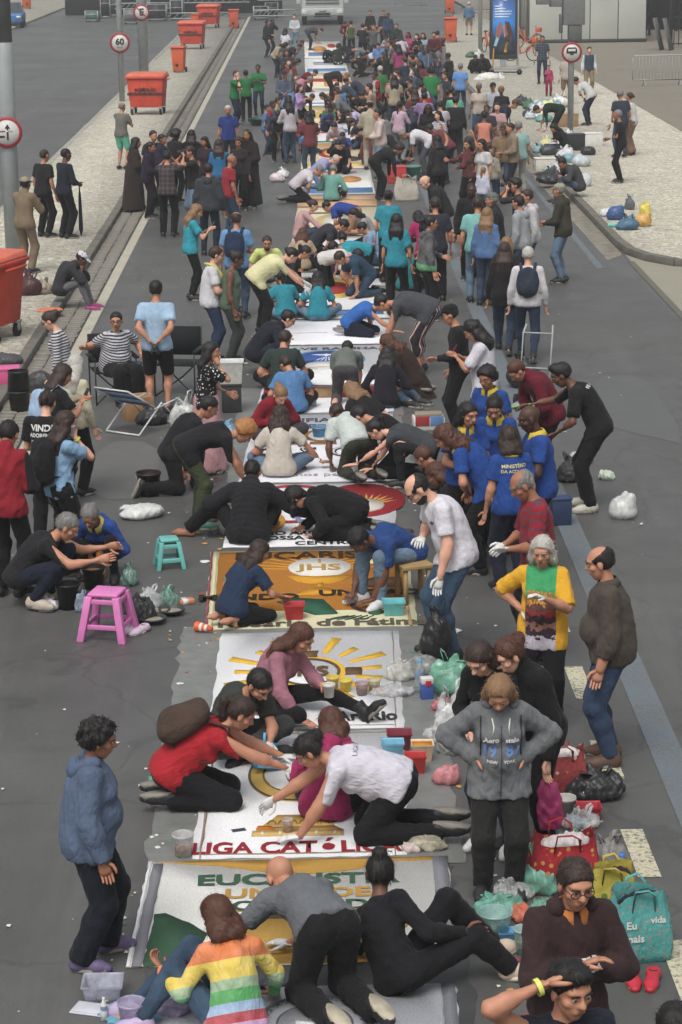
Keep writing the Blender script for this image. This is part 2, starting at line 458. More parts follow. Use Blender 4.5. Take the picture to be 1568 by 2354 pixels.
def shoe_template(kind, vox):
    if kind == 'bare':
        pr = [cone((0, -.035, .035), (0, .10, .030), .034, .040), cone((0, .10, .028), (.004, .17, .020), .038, .022), cone((0, -.022, .04), (0, -.012, .11), .036, .034)]
    elif kind == 'boot':
        pr = [cone((0, -.035, .047), (0, .11, .040), .044, .046), cone((0, .11, .038), (0, .178, .032), .045, .034), cone((0, -.022, .05), (0, -.018, .17), .05, .055, True)]
    else:
        pr = [cone((0, -.035, .047), (0, .11, .036), .043, .045), cone((0, .11, .036), (0, .175, .028), .045, .033), cone((0, -.022, .05), (0, -.012, .098), .046, .046, True),
              cone((0, .045, .068), (0, .10, .05), .026, .024)]
    U = volume(pr, vox, 0, .03, cuts=[((0, 0, .004), (0, 0, -1))])
    g = Geo(); N = 14; out = []
    for i in range(N):
        t = 2 * math.pi * i / N; y = .067 + .137 * math.sin(t); wd = .047 * (1 + .12 * math.sin(t * 1 + .3))
        out.append((wd * math.cos(t) * (1 if abs(math.cos(t)) > .2 else .9), y))
    V = [(x * .96, y, 0.0) for x, y in out] + [(x * 1.02, y, .012) for x, y in out] + [(x, y, .030 + (.008 if y > .16 else 0)) for x, y in out]
    Fs = [tuple(range(N))[::-1], tuple(range(2 * N, 3 * N))] + [(a * N + i, a * N + (i + 1) % N, (a + 1) * N + (i + 1) % N, (a + 1) * N + i) for a in (0, 1) for i in range(N)]
    return U, (np.array(V), Fs)

_tpl = {}
def tpl(key, fn):
    if key not in _tpl: _tpl[key] = fn()
    return _tpl[key]

# -- skeleton and poses
def ik(a, t, l1, l2, hint):
    a, t = np.asarray(a, float), np.asarray(t, float); v = t - a; d = np.linalg.norm(v); n = v / (d + 1e-9)
    d = min(d, (l1 + l2) * .997); d = max(d, abs(l1 - l2) + .02); t = a + n * d
    x = (l1 * l1 - l2 * l2 + d * d) / (2 * d); h = math.sqrt(max(0, l1 * l1 - x * x))
    u = np.asarray(hint, float); u = u - (u @ n) * n
    if np.linalg.norm(u) < 1e-4: u = np.cross(n, A3(1, 0, 0))
    return a + n * x + nrm(u) * h, t

DOWN = A3(0, 0, -1); UPV = A3(0, 0, 1); FWD = A3(0, 1, 0); BACK = A3(0, -1, 0)
# leg entry: (knee or None, ankle, toe direction, top-of-foot direction, knee hint)
def lg(A, K=None, toe=FWD, up=UPV, hint=FWD): return dict(A=A3(*A), K=None if K is None else A3(*K), toe=A3(*toe), up=A3(*up), hint=A3(*hint))
def both(f): return [f(-1), f(1)]
POSES = {
    'stand': dict(pel=(0, 0, .905), lean=2, curl=4, legs=both(lambda s: lg((s * .105, -.01, .08), toe=(s * .25, 1, 0)))),
    'stance': dict(pel=(0, 0, .90), lean=2, curl=4, legs=[lg((-.13, .09, .08), toe=(-.35, 1, 0)), lg((.12, -.08, .08), toe=(.3, 1, 0))]),
    'walk': dict(pel=(0, 0, .88), lean=4, curl=3, legs=[lg((-.09, .26, .085), toe=(0, 1, .12)), lg((.09, -.30, .14), toe=(0, .85, -.55), up=(0, .55, .85))]),
    'bend': dict(pel=(0, -.12, .87), lean=72, curl=28, hp=70, legs=both(lambda s: lg((s * .15, -.02, .08), toe=(s * .2, 1, 0))), hands=['ground', 'ground']),
    'stoop': dict(pel=(0, -.08, .885), lean=34, curl=24, hp=52, legs=both(lambda s: lg((s * .13, .02 * s, .08), toe=(s * .2, 1, 0))), hands=['front', 'front']),
    'fours': dict(pel=(0, -.02, .50), lean=72, curl=20, hp=60, legs=both(lambda s: lg((s * .13, -.38, .085), (s * .13, .06, .075), toe=(0, -1, -.1), up=(0, .1, -1))), hands=['ground', 'ground']),
    'kneel': dict(pel=(0, -.08, .40), lean=42, curl=26, hp=58, legs=both(lambda s: lg((s * .12, -.30, .085), (s * .14, .20, .075), toe=(0, -1, -.15), up=(0, .1, -1))), hands=['ground', 'front']),
    'heels': dict(pel=(0, -.10, .245), lean=20, curl=24, hp=42, legs=both(lambda s: lg((s * .11, -.16, .085), (s * .15, .28, .085), toe=(0, -1, -.1), up=(0, .1, -1))), hands=['ground', 'lap']),
    'cross': dict(pel=(0, -.05, .125), lean=10, curl=30, hp=38, legs=[lg((.10, .26, .075), (-.33, .24, .17), toe=(1, .25, 0)), lg((-.10, .36, .075), (.33, .28, .17), toe=(-1, .25, 0))], hands=['lap', 'ground']),
    'out': dict(pel=(0, -.05, .125), lean=8, curl=26, hp=30, legs=[lg((-.10, .76, .085), (-.13, .38, .18), toe=(-.2, .5, 1), up=(0, -1, .5)), lg((.14, .72, .085), (.15, .36, .22), toe=(.2, .6, 1), up=(0, -1, .6))], hands=['lap', 'lap']),
    'knees': dict(pel=(0, -.08, .125), lean=4, curl=34, hp=32, legs=both(lambda s: lg((s * .14, .40, .08), (s * .15, .26, .46), toe=(s * .1, 1, 0))), hands=['knee', 'knee']),
    'squat': dict(pel=(0, -.16, .30), lean=30, curl=24, hp=36, legs=[lg((-.15, .06, .08), (-.19, .24, .48), toe=(-.3, 1, 0)), lg((.15, -.02, .10), (.19, .22, .42), toe=(.3, 1, 0))], hands=['front', 'front']),
    'chair': dict(pel=(0, -.10, .52), lean=2, curl=14, hp=15, legs=both(lambda s: lg((s * .14, .34, .08), (s * .13, .34, .49), toe=(s * .2, 1, 0))), hands=['lap', 'lap']),
    'kerb': dict(pel=(0, -.08, .25), lean=14, curl=34, hp=35, legs=both(lambda s: lg((s * .13, .42, -.06), (s * .13, .28, .36), toe=(s * .1, 1, 0))), hands=['knee', 'knee']),
    'side': dict(pel=(0, -.05, .14), lean=14, curl=26, hp=40, legs=[lg((.34, .0, .08), (.02, .36, .10), toe=(.8, -.5, 0)), lg((.44, .18, .08), (.26, .40, .14), toe=(.9, -.3, 0))], hands=['ground', 'lap']),
    'lunge': dict(pel=(0, -.06, .46), lean=48, curl=24, hp=60, legs=[lg((-.14, .22, .08), (-.15, .26, .48), toe=(0, 1, 0)), lg((.13, -.40, .12), (.14, -.02, .075), toe=(0, -.5, -1), up=(0, 1, -.5))], hands=['ground', 'ground']),
}

def skeleton(o):
    S = dict(POSES[o['pose']]); S.setdefault('hp', 6); S.setdefault('hands', ['down', 'down'])
    for k in ('lean', 'curl', 'hp', 'pel', 'legs', 'hands'):
        if k in o: S[k] = o[k]
    hy, side, twist = o.get('hy', 0), o.get('sl', 0), o.get('twist', 0)
    P = A3(*S['pel'])
    Rp = ry(rad(side)) @ rx(-rad(S['lean'])) @ rz(-rad(twist) * .3)
    Rw = Rp @ rx(-rad(S['curl']) * .5) @ rz(-rad(twist) * .35); Rc = Rw @ rx(-rad(S['curl']) * .5) @ rz(-rad(twist) * .35)
    W = P + Rp @ A3(0, 0, .115); C = W + Rw @ A3(0, 0, .150); N = C + Rc @ A3(0, -.005, .195)
    Rh = rz(-rad(hy)) @ ry(rad(o.get('ht', 0))) @ rx(-rad(S['hp']))
    nd = nrm(.55 * Rc[:, 2] + .45 * Rh[:, 2] + .20 * Rc[:, 1]); HB = N + nd * .075
    HC = HB + Rh @ A3(0, .018, .088)
    sh = [C + Rc @ A3(s * (.166 if not o.get('f') else .148), 0, .150) for s in (-1, 1)]
    hips = [P + Rp @ A3(s * .088, 0, -.035) for s in (-1, 1)]
    legs = []
    for i, s in enumerate((-1, 1)):
        L = S['legs'][i]
        if L['K'] is None: K, A = ik(hips[i], L['A'], .425, .405, L['hint'] + A3(s * .15, 0, 0))
        else: K, A = L['K'], L['A']
        legs.append((K, A, nrm(L['toe']), nrm(L['up'])))
    arms = []; hk = []
    for i, s in enumerate((-1, 1)):
        h = S['hands'][i]; el = A3(s * .5, -.7, -.4); curl = .45
        if isinstance(h, str):
            hk.append(h)
            if h == 'down': t = sh[i] + A3(s * .09, .05, -.52); el = A3(s * .3, -1, 0)
            elif h == 'hips': t = P + Rp @ A3(s * .165, .04, .10); el = A3(s * 1, -.45, 0)
            elif h == 'crossed': t = C + Rc @ A3(s * .015, .185 + .025 * s, -.02 + .035 * s); el = A3(s * .8, .1, -1)
            elif h == 'behind': t = P + Rp @ A3(s * .03, -.19, .0); el = A3(s * 1, -.5, .1)
            elif h == 'front': t = C + Rc @ A3(s * .06, .27, -.15); el = A3(s * .6, -.2, -1)
            elif h == 'phone': t = C + Rc @ A3(s * .05, .30, .06); el = A3(s * .7, .0, -1)
            elif h == 'camera': t = HC + Rh @ A3(s * .07, .14, -.03); el = A3(s * .8, .1, -1); curl = 1.0
            elif h == 'chin': t = HC + Rh @ A3(s * .05, .09, -.115); el = A3(s * .5, .4, -1); curl = 1.0
            elif h == 'crown': t = HC + Rh @ A3(s * .125, -.015, .055); el = A3(s * 1, .25, .15); curl = .2
            elif h == 'lap': t = P + A3(s * .08, .26, .10) + A3(0, 0, .06 if S['pel'][2] < .4 else .0); el = A3(s * 1, -.5, 0)
            elif h == 'knee': t = legs[i][0] + A3(-s * .02, .05, .09); el = A3(s * 1, -.2, -.5)
            elif h == 'ground':
                y = max(sh[i][1] + .06, .25); t = A3(s * .17, y + .08 * s, .07); el = A3(s * .8, -.6, .1); curl = .15
            elif h == 'reach': t = sh[i] + A3(s * .05, .48, -.10); el = A3(s * .6, 0, -1)
            elif h == 'up': t = sh[i] + A3(s * .12, .20, .42); el = A3(s * 1, .2, -.4)
            elif h == 'pocket': t = P + Rp @ A3(s * .19, .06, .0); el = A3(s * .8, -.8, 0)
        else:
            hk.append('ground' if h[2] < .16 else 'free'); t = A3(*h[:3]); el = A3(*h[3:6]) if len(h) >= 6 else A3(s * .8, -.4, -.5)
            curl = h[6] if len(h) > 6 else (.2 if h[2] < .16 else .6)
        E, Wr = ik(sh[i], t, .285, .255, el)
        arms.append((E, Wr, curl))
    return dict(P=P, Rp=Rp, W=W, Rw=Rw, C=C, Rc=Rc, N=N, HB=HB, HC=HC, Rh=Rh, sh=sh, hips=hips, legs=legs, arms=arms, hk=hk, lean=S['lean'] + S['curl'])

def torso_prims(K, o):
    f = o.get('fat', 0.0); fem = 1 if o.get('f') else 0; Rc, Rw, Rp = K['Rc'], K['Rw'], K['Rp']; C, W, P = K['C'], K['W'], K['P']
    pr = [ell(P + Rp @ A3(0, -.005, .02), (.140 + .010 * fem + f * .05, .102 + f * .05, .120), Rp),
          ell(W + Rw @ A3(0, .01 + f * .06, .01), (.120 - .012 * fem + f * .075, .090 + f * .09, .14), Rw),
          ell(C + Rc @ A3(0, .0 + f * .02, .045), (.146 - .014 * fem + f * .04, .100 + f * .04, .155), Rc),
          cone(K['sh'][0] + Rc @ A3(.03, 0, -.008), K['sh'][1] + Rc @ A3(-.03, 0, -.008), .053, .053),
          cone(K['N'] + Rc @ A3(0, -.01, -.04), C + Rc @ A3(0, -.035, .05), .056, .082)]
    if fem:
        for s in (-1, 1): pr.append(ell(C + Rc @ A3(s * .064, .076 + .03 * f, .030), (.058 + .02 * f, .050 + .02 * f, .056 + .01 * f), Rc))
    return pr
def arm_prims(K, o, i, t0=0.0, t1=2.0, flat=False):
    """t in 0..1 upper arm, 1..2 forearm"""
    f = o.get('fat', 0) * .018 - (.004 if o.get('f') else 0)
    s, (E, Wr, _) = K['sh'][i], K['arms'][i]; out = []
    if t1 <= 1: out.append(cone(s, s + (E - s) * t1, .050 + f, .050 + f - .010 * t1, flat))
    else:
        out.append(cone(s, E, .050 + f, .040 + f))
        out.append(cone(E, E + (Wr - E) * (t1 - 1), .040 + f, .040 + f - .013 * (t1 - 1), flat))
        if t1 > 1.5: out.append(ell(E + (Wr - E) * .3, (.0415 + f,) * 3))
    return out
def leg_prims(K, o, i, t1=2.0, flat=False):
    f = o.get('fat', 0) * .03
    h, (Kn, A, toe, up) = K['hips'][i], K['legs'][i]; out = []
    if t1 <= 1: out.append(cone(h, h + (Kn - h) * t1, .084 + f, .084 + f - .028 * t1, flat))
    else:
        out.append(cone(h, Kn, .084 + f, .056 + f * .6))
        out.append(cone(Kn, Kn + (A - Kn) * (t1 - 1), .056 + f * .5, .056 - .018 * (t1 - 1) + f * .3, flat))
        bk = nrm(h - Kn) + nrm(A - Kn)
        if np.linalg.norm(bk) > .05: out.append(ell(Kn + (A - Kn) * .32 + nrm(bk) * .012, (.056 + f * .4,) * 3))
        else: out.append(ell(Kn + (A - Kn) * .32, (.057 + f * .4,) * 3))
    return out
def glut_prims(K, o):
    Rp, P = K['Rp'], K['P']; f = o.get('fat', 0) * .03
    return [ell(P + Rp @ A3(s * .068, -.042, -.035), (.080 + f, .074 + f, .086 + f), Rp) for s in (-1, 1)]

def rest_of(V, K):
    q = (V - K['C']) @ K['Rc']; return q     # columns: across, depth, along

# -- person
SKIN = dict(l=(205, 160, 138), m=(176, 128, 104), t=(150, 104, 82), d=(104, 72, 58), k=(72, 50, 42))
HAIRC = dict(k=(26, 23, 23), b=(48, 36, 31), r=(74, 46, 34), l=(120, 92, 66), g=(112, 110, 108), w=(165, 162, 156), o=(150, 105, 62))
JEAN, DJEAN, LJEAN, NAVY, BLK, GRY, OLV, KHK = (58, 74, 96), (40, 48, 64), (98, 118, 140), (36, 42, 58), (34, 34, 37), (88, 90, 94), (66, 70, 52), (130, 116, 94)
_geo = {}
PEOPLE = []

def person(x, y, ang, pose, top, bot, label, mode='b', lod=None, hgt=1.68, **o):
    """x, y: photo position of the ground point under the pelvis (mode b) or of the crown of the head (mode h).
    top = (kind, colour, ...), bot = (kind, colour)."""
    o = dict(o); o['pose'] = pose
    sc = hgt / 1.65
    base = np.array(G(x, y, o.get('gz', 0.0)))
    if lod is None:
        d = np.linalg.norm(base[:2]); lod = 0 if d < 24 else 1 if d < 52 else 2
    K = skeleton(o); a = rad(ang); Rz = rz(-a)
    gz = o.get('gz', 0.0)
    if mode == 'h':
        crown = K['HC'] + K['Rh'] @ A3(0, -.02, .105); crown = A3(0, 0, 0) + crown
        cz = max(crown[2], K['N'][2] + .02) * sc + gz
        tgt = np.array(G(x, y, cz)); base = tgt - Rz @ (crown * sc)
        base[2] = gz
        d = np.linalg.norm(base[:2]); lod = (0 if d < 24 else 1 if d < 52 else 2) if 'lodf' not in o else o['lodf']
    else:
        base = base - Rz @ (A3(K['P'][0], K['P'][1], 0) * sc)
    root = empty('person', (base[0], base[1], gz), -a); root.scale = (sc,) * 3
    tag(root, label, 'person', o.get('group'))
    fem = o.get('f', 0); vx = (.0155, .030, .050)[lod]
    tk, tc = top[0], top[1]; bk, bc = bot[0], bot[1]
    gkey = (pose, lod, fem, round(o.get('fat', 0), 2), tk, bk, o.get('hair', 'short'), o.get('shoe', 'shoe'), str([o.get(k) for k in ('lean', 'curl', 'hp', 'pel', 'hands', 'hy', 'ht', 'sl', 'twist', 'hem', 'glove', 'hat', 'beard', 'sleeve', 'hood', 'collar')]), str(o['legs']) if 'legs' in o else '')
    if gkey in _geo: parts = _geo[gkey]
    else: parts = _geo[gkey] = person_geo(K, o, lod, vx, tk, bk)
    sk = skin_mat(SKIN[o.get('skin', 'm')])
    hc = hair_mat(HAIRC[o.get('hc', 'k')])
    eyew = solid('eye_white', (150, 142, 134), .4); dark = solid('eye_dark', (30, 22, 18), .25); lip = solid('lip', (150, 88, 80) if o.get('skin', 'm') in 'lm' else (110, 66, 58), .5)
    glove = solid('latex_glove_%d' % o.get('glovec', (200, 200, 198))[0], o.get('glovec', (200, 200, 198)), .45)
    topm = fabric(tc, *top[2:]) if len(top) > 2 else fabric(tc)
    botm = fabric(bc, 'denim') if bk in ('jeans', 'jshorts') else (fabric(bc, *bot[2:]) if len(bot) > 2 else fabric(bc))
    shc = o.get('shc', BLK); shm = solid('shoe_%d_%d_%d' % tuple(shc), shc, .6); sc_ = o.get('solec', (128, 124, 116)); solm = solid('sole_%d' % sc_[0], sc_, .7, var=.2)
    MT = dict(body=[sk, eyew, dark, lip, hc, glove], shirt=[topm], trousers=[botm], hair=[hc], shoe=[shm if o.get('shoe') != 'bare' else sk], sole=[solm],
              collar=[fabric(o.get('colc', tc))], hood=[topm], hat=[fabric(o.get('hatc', BLK))])
    last = None; objs = {}
    for nm, me, par in parts:
        ob = bpy.data.objects.new(nm, me); COL.objects.link(ob)
        ob.parent = objs[par] if par else root
        for i, mt in enumerate(MT[nm]):
            if i < len(ob.material_slots): ob.material_slots[i].link = 'OBJECT'; ob.material_slots[i].material = mt
        if nm == 'shoe': objs['shoe'] = ob
        objs.setdefault(nm, ob)
    rec = dict(root=root, K=K, sc=sc, R=Rz, base=A3(base[0], base[1], gz), objs=objs, o=o, lod=lod)
    if o.get('glasses') and lod < 2: glasses(rec)
    PEOPLE.append(rec)
    return rec

def slot_mesh(name, V, Fs, nslots=1, fm=None, attr=None):
    me = mesh_from(name, V, Fs, (), None, True, attr)
    for i in range(nslots): me.materials.append(None)
    if fm is not None: me.polygons.foreach_set('material_index', np.asarray(fm, np.int32))
    return me

def person_geo(K, o, lod, vx, tk, bk):
    fem = o.get('f', 0); parts = []
    seed = int((K['P'][2] * 977 + K['lean'] * 31 + len(tk) * 7 + len(bk) * 13 + o.get('fat', 0) * 71 + abs(K['arms'][0][1][1]) * 401)) % 9973
    # --- body
    pr = torso_prims(K, o)
    for i in (0, 1): pr += arm_prims(K, o, i) + leg_prims(K, o, i)
    pr += [cone(K['N'] - K['Rc'][:, 2] * .02, K['HB'] + K['Rh'][:, 2] * .05, .055 - .006 * fem, .051 - .006 * fem)]
    pr += glut_prims(K, o)
    bv = (.026, .038, .055)[lod]
    V, Q = volume(pr, bv, -.002, .035)
    V = [V]; Fs = [tuple(q) for q in Q.tolist()]; fm = [0] * len(Fs); off = len(V[0])
    HV, HF, HM = tpl(('head', lod, fem), lambda: head_template((.009, .0155, .024)[lod], fem))
    V.append(xf(HV * 1.05, K['Rh'], K['HC'])); Fs += [tuple(i + off for i in q) for q in HF]; fm += HM; off += len(HV)
    for i, s in enumerate((-1, 1)):
        E, Wr, curl = K['arms'][i]
        y = nrm(Wr - E)
        if K['hk'][i] == 'ground':
            y = nrm(A3(y[0], y[1], 0) * 1.0 + A3(0, .25, -.12)); z = nrm(UPV - (UPV @ y) * y)
            x = np.cross(y, z)
        else:
            th = nrm(K['Rc'][:, 1] * .9 + UPV * .5); th = nrm(th - (th @ y) * y); x = th * s; z = np.cross(x, y)
        R = np.stack([x, y, z], 1)
        # thumb on the inner/forward side: local +X for the left hand is the right side of the palm
        side = 1 if s < 0 else -1
        if K['hk'][i] != 'ground': side = s
        gv, gf = tpl(('hand', round(curl, 2), side, lod), lambda: hand_geo(curl, side, (6, 5, 4)[lod]))
        V.append(xf(gv, R, Wr)); Fs += [tuple(q_ + off for q_ in q) for q in gf]
        gl = o.get('glove', 0); fm += [5 if gl else 0] * len(gf); off += len(gv)
    parts.append(('body', slot_mesh('body', np.concatenate(V), Fs, 6, fm), None))
    # --- trousers
    Pz = K['Rp'][:, 2]
    loose = dict(pants=.014, jeans=.011, leggings=.005, wide=.026, shorts=.020, jshorts=.018, skirt=.02, robe=.03).get(bk, .02)
    wr = None if lod == 2 else (.0052 if bk in ('pants', 'wide', 'flare') else .0030, seed, .105, 1)
    if bk in ('skirt', 'longskirt'):
        hem = .42 if bk == 'skirt' else .86
        p2 = [ell(K['P'] + K['Rp'] @ A3(0, 0, .0), (.155, .12, .12), K['Rp']), cone(K['P'], K['P'] - Pz * hem, .15, .20 if bk == 'skirt' else .25, True)]
        V, Q = volume(p2, vx, .012, .05, cuts=[(K['P'] + Pz * .10, Pz)], wr=wr and (.010, seed, .13))
    else:
        p2 = [ell(K['P'] + K['Rp'] @ A3(0, -.005, .02), (.134 + .010 * fem + o.get('fat', 0) * .048, .096 + o.get('fat', 0) * .048, .120), K['Rp'])] + glut_prims(K, o)
        p2 = [cutp(q, K['P'] + Pz * .060, Pz) for q in p2]
        t1 = dict(shorts=.90, jshorts=.95, capri=1.55).get(bk, 1.97)
        for i in (0, 1):
            lp = leg_prims(K, o, i, t1, True)
            if bk in ('wide', 'pants', 'flare'):
                Kn, A = K['legs'][i][0], K['legs'][i][1]
                lp.append(cone(Kn, Kn + (A - Kn) * .97, .056, .075 if bk == 'wide' else .064 if bk == 'flare' else .050, True))
            p2 += lp
        V, Q = volume(p2, vx, loose, .03, wr=wr)
    parts.append(('trousers', slot_mesh('trousers', V, Q, 1, None, rest_of(V, K)), None))
    # --- shirt
    inf = dict(tee=.016, long=.014, polo=.016, hoodie=.022, jacket=.024, puffer=.034, tank=.009, dress=.02, robe=.035).get(tk, .016)
    p3 = torso_prims(K, o)
    p3 += [ell(q.c, q.r + .008, q.R) for q in glut_prims(K, o)]
    sl = dict(tee=.66, polo=.62, tank=.0, dress=.5).get(tk, 1.93)
    sl = o.get('sleeve', sl)
    hem = o.get('hem', dict(tee=.10, long=.09, polo=.10, hoodie=.10, jacket=.12, puffer=.12, tank=.10).get(tk, .1))
    p3 += [ell(K['P'] + K['Rp'] @ A3(0, -.006, .02), (.146 + o.get('fat', 0) * .05, .112 + o.get('fat', 0) * .055, .42), K['Rp'])]
    if tk in ('robe', 'dress'):
        hl = o.get('hem', .80 if tk == 'robe' else .45)
        p3 += [cone(K['P'] + Pz * .05, K['P'] - Pz * hl, .15, .23 if tk == 'robe' else .21, True)]
    else:
        ff = o.get('fat', 0) * .03; fr_ = .32 if K['P'][2] > .7 else .10
        p3 += [cone(h, h + (l_[0] - h) * fr_, .088 + ff, .084 + ff) for h, l_ in zip(K['hips'], K['legs'])]
        p3 = [cutp(q, K['P'] - Pz * (hem - inf), -Pz) for q in p3]
    for i in (0, 1):
        if sl > 0:
            ap = arm_prims(K, o, i, 0, sl, True)
            if sl <= 1: ap = [cone(K['sh'][i], K['sh'][i] + (K['arms'][i][0] - K['sh'][i]) * sl, .052, .056, True)]
            p3 += ap
    cuts = []
    nk = nrm(K['Rc'][:, 2] * .88 - K['Rc'][:, 1] * .0 + (K['HB'] - K['N']) * 1.5)
    if tk == 'tank': p3 = [cutp(q, K['C'] + K['Rc'] @ A3(0, 0, .175), nrm(K['Rc'][:, 2])) for q in p3]
    if tk not in ('hoodie', 'jacket', 'puffer', 'robe'): p3 = [cutp(q, K['N'] + nk * (.012 - inf), nk) for q in p3]
    elif tk != 'hoodie': p3 = [cutp(q, K['N'] + nk * .02, nk) for q in p3]; p3.append(cone(K['N'] - nk * .05, K['N'] + nk * .04, .060, .052))
    wv = None if lod == 2 else ((.0066, seed + 3, .13, 1) if tk in ('hoodie', 'jacket', 'robe') else (.0054, seed + 3, .115, 1))
    if tk == 'puffer': wv = (.003, seed, .1)
    V, Q = volume(p3, .018 if tk == 'puffer' else vx, inf, .035, cuts=cuts, wr=wv)
    ra = rest_of(V, K)
    if tk == 'puffer':        # quilting ridges along the spine
        Nn = nrm(np.array([1., 1, 1])); c0 = K['C']
        amp = .010 * np.abs(np.sin(ra[:, 2] * math.pi / .058)); rv = V - (K['C'] + np.outer(ra[:, 2], K['Rc'][:, 2]))
        V = V + rv / (np.linalg.norm(rv, axis=1)[:, None] + 1e-6) * (amp[:, None] - .005)
    parts.append(('shirt', slot_mesh('shirt', V, Q, 1, None, ra), None))
    if tk == 'hoodie' or o.get('hood'):
        cN = K['N']; Rc = K['Rc']; ring = []
        for j in range(9):
            t = math.pi * (j / 8) ; ring.append(cN + Rc @ A3(.088 * math.cos(t), -.075 * math.sin(t) + .03, .0 + .035 * math.cos(2 * t)))
        p4 = [cone(ring[j], ring[j + 1], .036, .036) for j in range(8)] + [ell(cN + Rc @ A3(0, -.095, -.035), (.085, .045, .075), Rc)]
        V, Q = volume(p4, vx, .004, .03, wr=wv)
        parts.append(('hood', slot_mesh('hood', V, Q, 1, None, rest_of(V, K)), 'shirt'))
    if tk == 'polo' or o.get('collar'):
        cN = K['N'] + K['Rc'] @ A3(0, .012, .0); Rc = K['Rc']
        g = Geo(); n = 22; V = []
        for j in range(n):
            t = math.pi * .5 + .22 + (2 * math.pi - .44) * j / (n - 1); ct, st = math.cos(t), math.sin(t)
            front = max(0, st)
            for (r, z) in ((.066, .030 - .020 * front), (.074, .034 - .02 * front), (.104, -.018 - .035 * front), (.096, -.026 - .035 * front)):
                V.append(cN + Rc @ A3(r * ct, r * st * .95 - .005, z + .016))
        Fs = [(j * 4 + k, j * 4 + (k + 1) % 4, j * 4 + 4 + (k + 1) % 4, j * 4 + 4 + k) for j in range(n - 1) for k in range(4)]
        V = np.array(V); parts.append(('collar', slot_mesh('collar', V, Fs, 1, None, rest_of(V, K)), 'shirt'))
    # --- shoes
    sk = o.get('shoe', 'shoe')
    if True:
        U, So = tpl(('shoe', sk, lod), lambda: shoe_template(sk, (.013, .024, .034)[lod]))
        for i in (0, 1):
            Kn, A, toe, up = K['legs'][i]
            y = toe; z = nrm(up - (up @ y) * y); x = np.cross(y, z); R = np.stack([x, y, z], 1)
            org = A - z * .078
            V = xf(U[0], R, org); parts.append(('shoe' if sk != 'bare' else 'shoe', slot_mesh('shoe', V, U[1], 1, None, rest_of(V, K)), None))
            if sk != 'bare':
                V = xf(So[0], R, org); me = slot_mesh('sole', V, So[1], 1); parts.append(('sole', me, 'shoe'))
    # --- hair
    hs = o.get('hair', 'short')
    hv = (.0125, .020, .030)[lod]
    if hs != 'none':
        V, Q = hair_volume(K, o, hs, hv, seed)
        if len(V) and lod == 0: V, Q = add_strands(V, Q, K, hs, seed)
        if len(V): parts.append(('hair', slot_mesh('hair', V, Q, 1), None))
    if o.get('beard'):
        Lh = lambda *p: K['HC'] + K['Rh'] @ (A3(*p) * 1.05)
        V, Q = volume([ell(Lh(0, .026, -.058), (.056, .064, .060), K['Rh'])], hv, .003, .02, cuts=[(Lh(0, .03, -.030), K['Rh'] @ nrm(A3(0, .35, 1)))], wr=(.003, seed, .03), subs=[(ell(Lh(0, .10, -.048), (.028, .03, .014), K['Rh']), .01)])
        parts.append(('hair', slot_mesh('beard', V, Q, 1), None))
    if o.get('hat'):
        V, Q = hat_volume(K, o['hat'], hv); parts.append(('hat', slot_mesh('hat', V, Q, 1, None, rest_of(V, K)), None))
    return parts

def add_strands(V, Q, K, hs, seed, n=420):
    """loose strands over the hair surface so that the outline is not a clean shell"""
    rg = np.random.RandomState(seed); a, b, c = V[Q[:, 0]], V[Q[:, 1]], V[Q[:, 2]]
    N = np.cross(b - a, c - a); N /= np.linalg.norm(N, axis=1)[:, None] + 1e-9; ctr = V[Q].mean(1)
    k = rg.randint(0, len(Q), n); P, Nn = ctr[k], N[k]
    D = np.tile(DOWN * .8 + K['Rh'] @ A3(0, -.35, 0), (n, 1)) + rg.normal(size=(n, 3)) * (.9 if hs in ('curly', 'afro') else .3)
    D -= (D * Nn).sum(1)[:, None] * Nn; D /= np.linalg.norm(D, axis=1)[:, None] + 1e-9
    L = rg.uniform(.015, .034, n) if hs in ('short', 'quiff', 'fade', 'buzz', 'bald', 'curly') else rg.uniform(.03, .08, n)
    S = np.cross(D, Nn) * .0016; lift = rg.uniform(.002, .011, n)[:, None]; L = L[:, None]
    if hs in ('buzz', 'bald'): lift = lift * .4
    p0, p1, p2 = P - Nn * .003, P + D * L * .5 + Nn * lift, P + D * L + Nn * lift * .7
    W = np.stack([p0 - S, p0 + S, p1 - S, p1 + S, p2, p2], 1).reshape(-1, 3); i = (np.arange(n) * 6 + len(V))[:, None]
    return np.concatenate([V, W]), np.concatenate([Q, i + np.array([[0, 1, 3, 2]]), i + np.array([[2, 3, 5, 4]])])

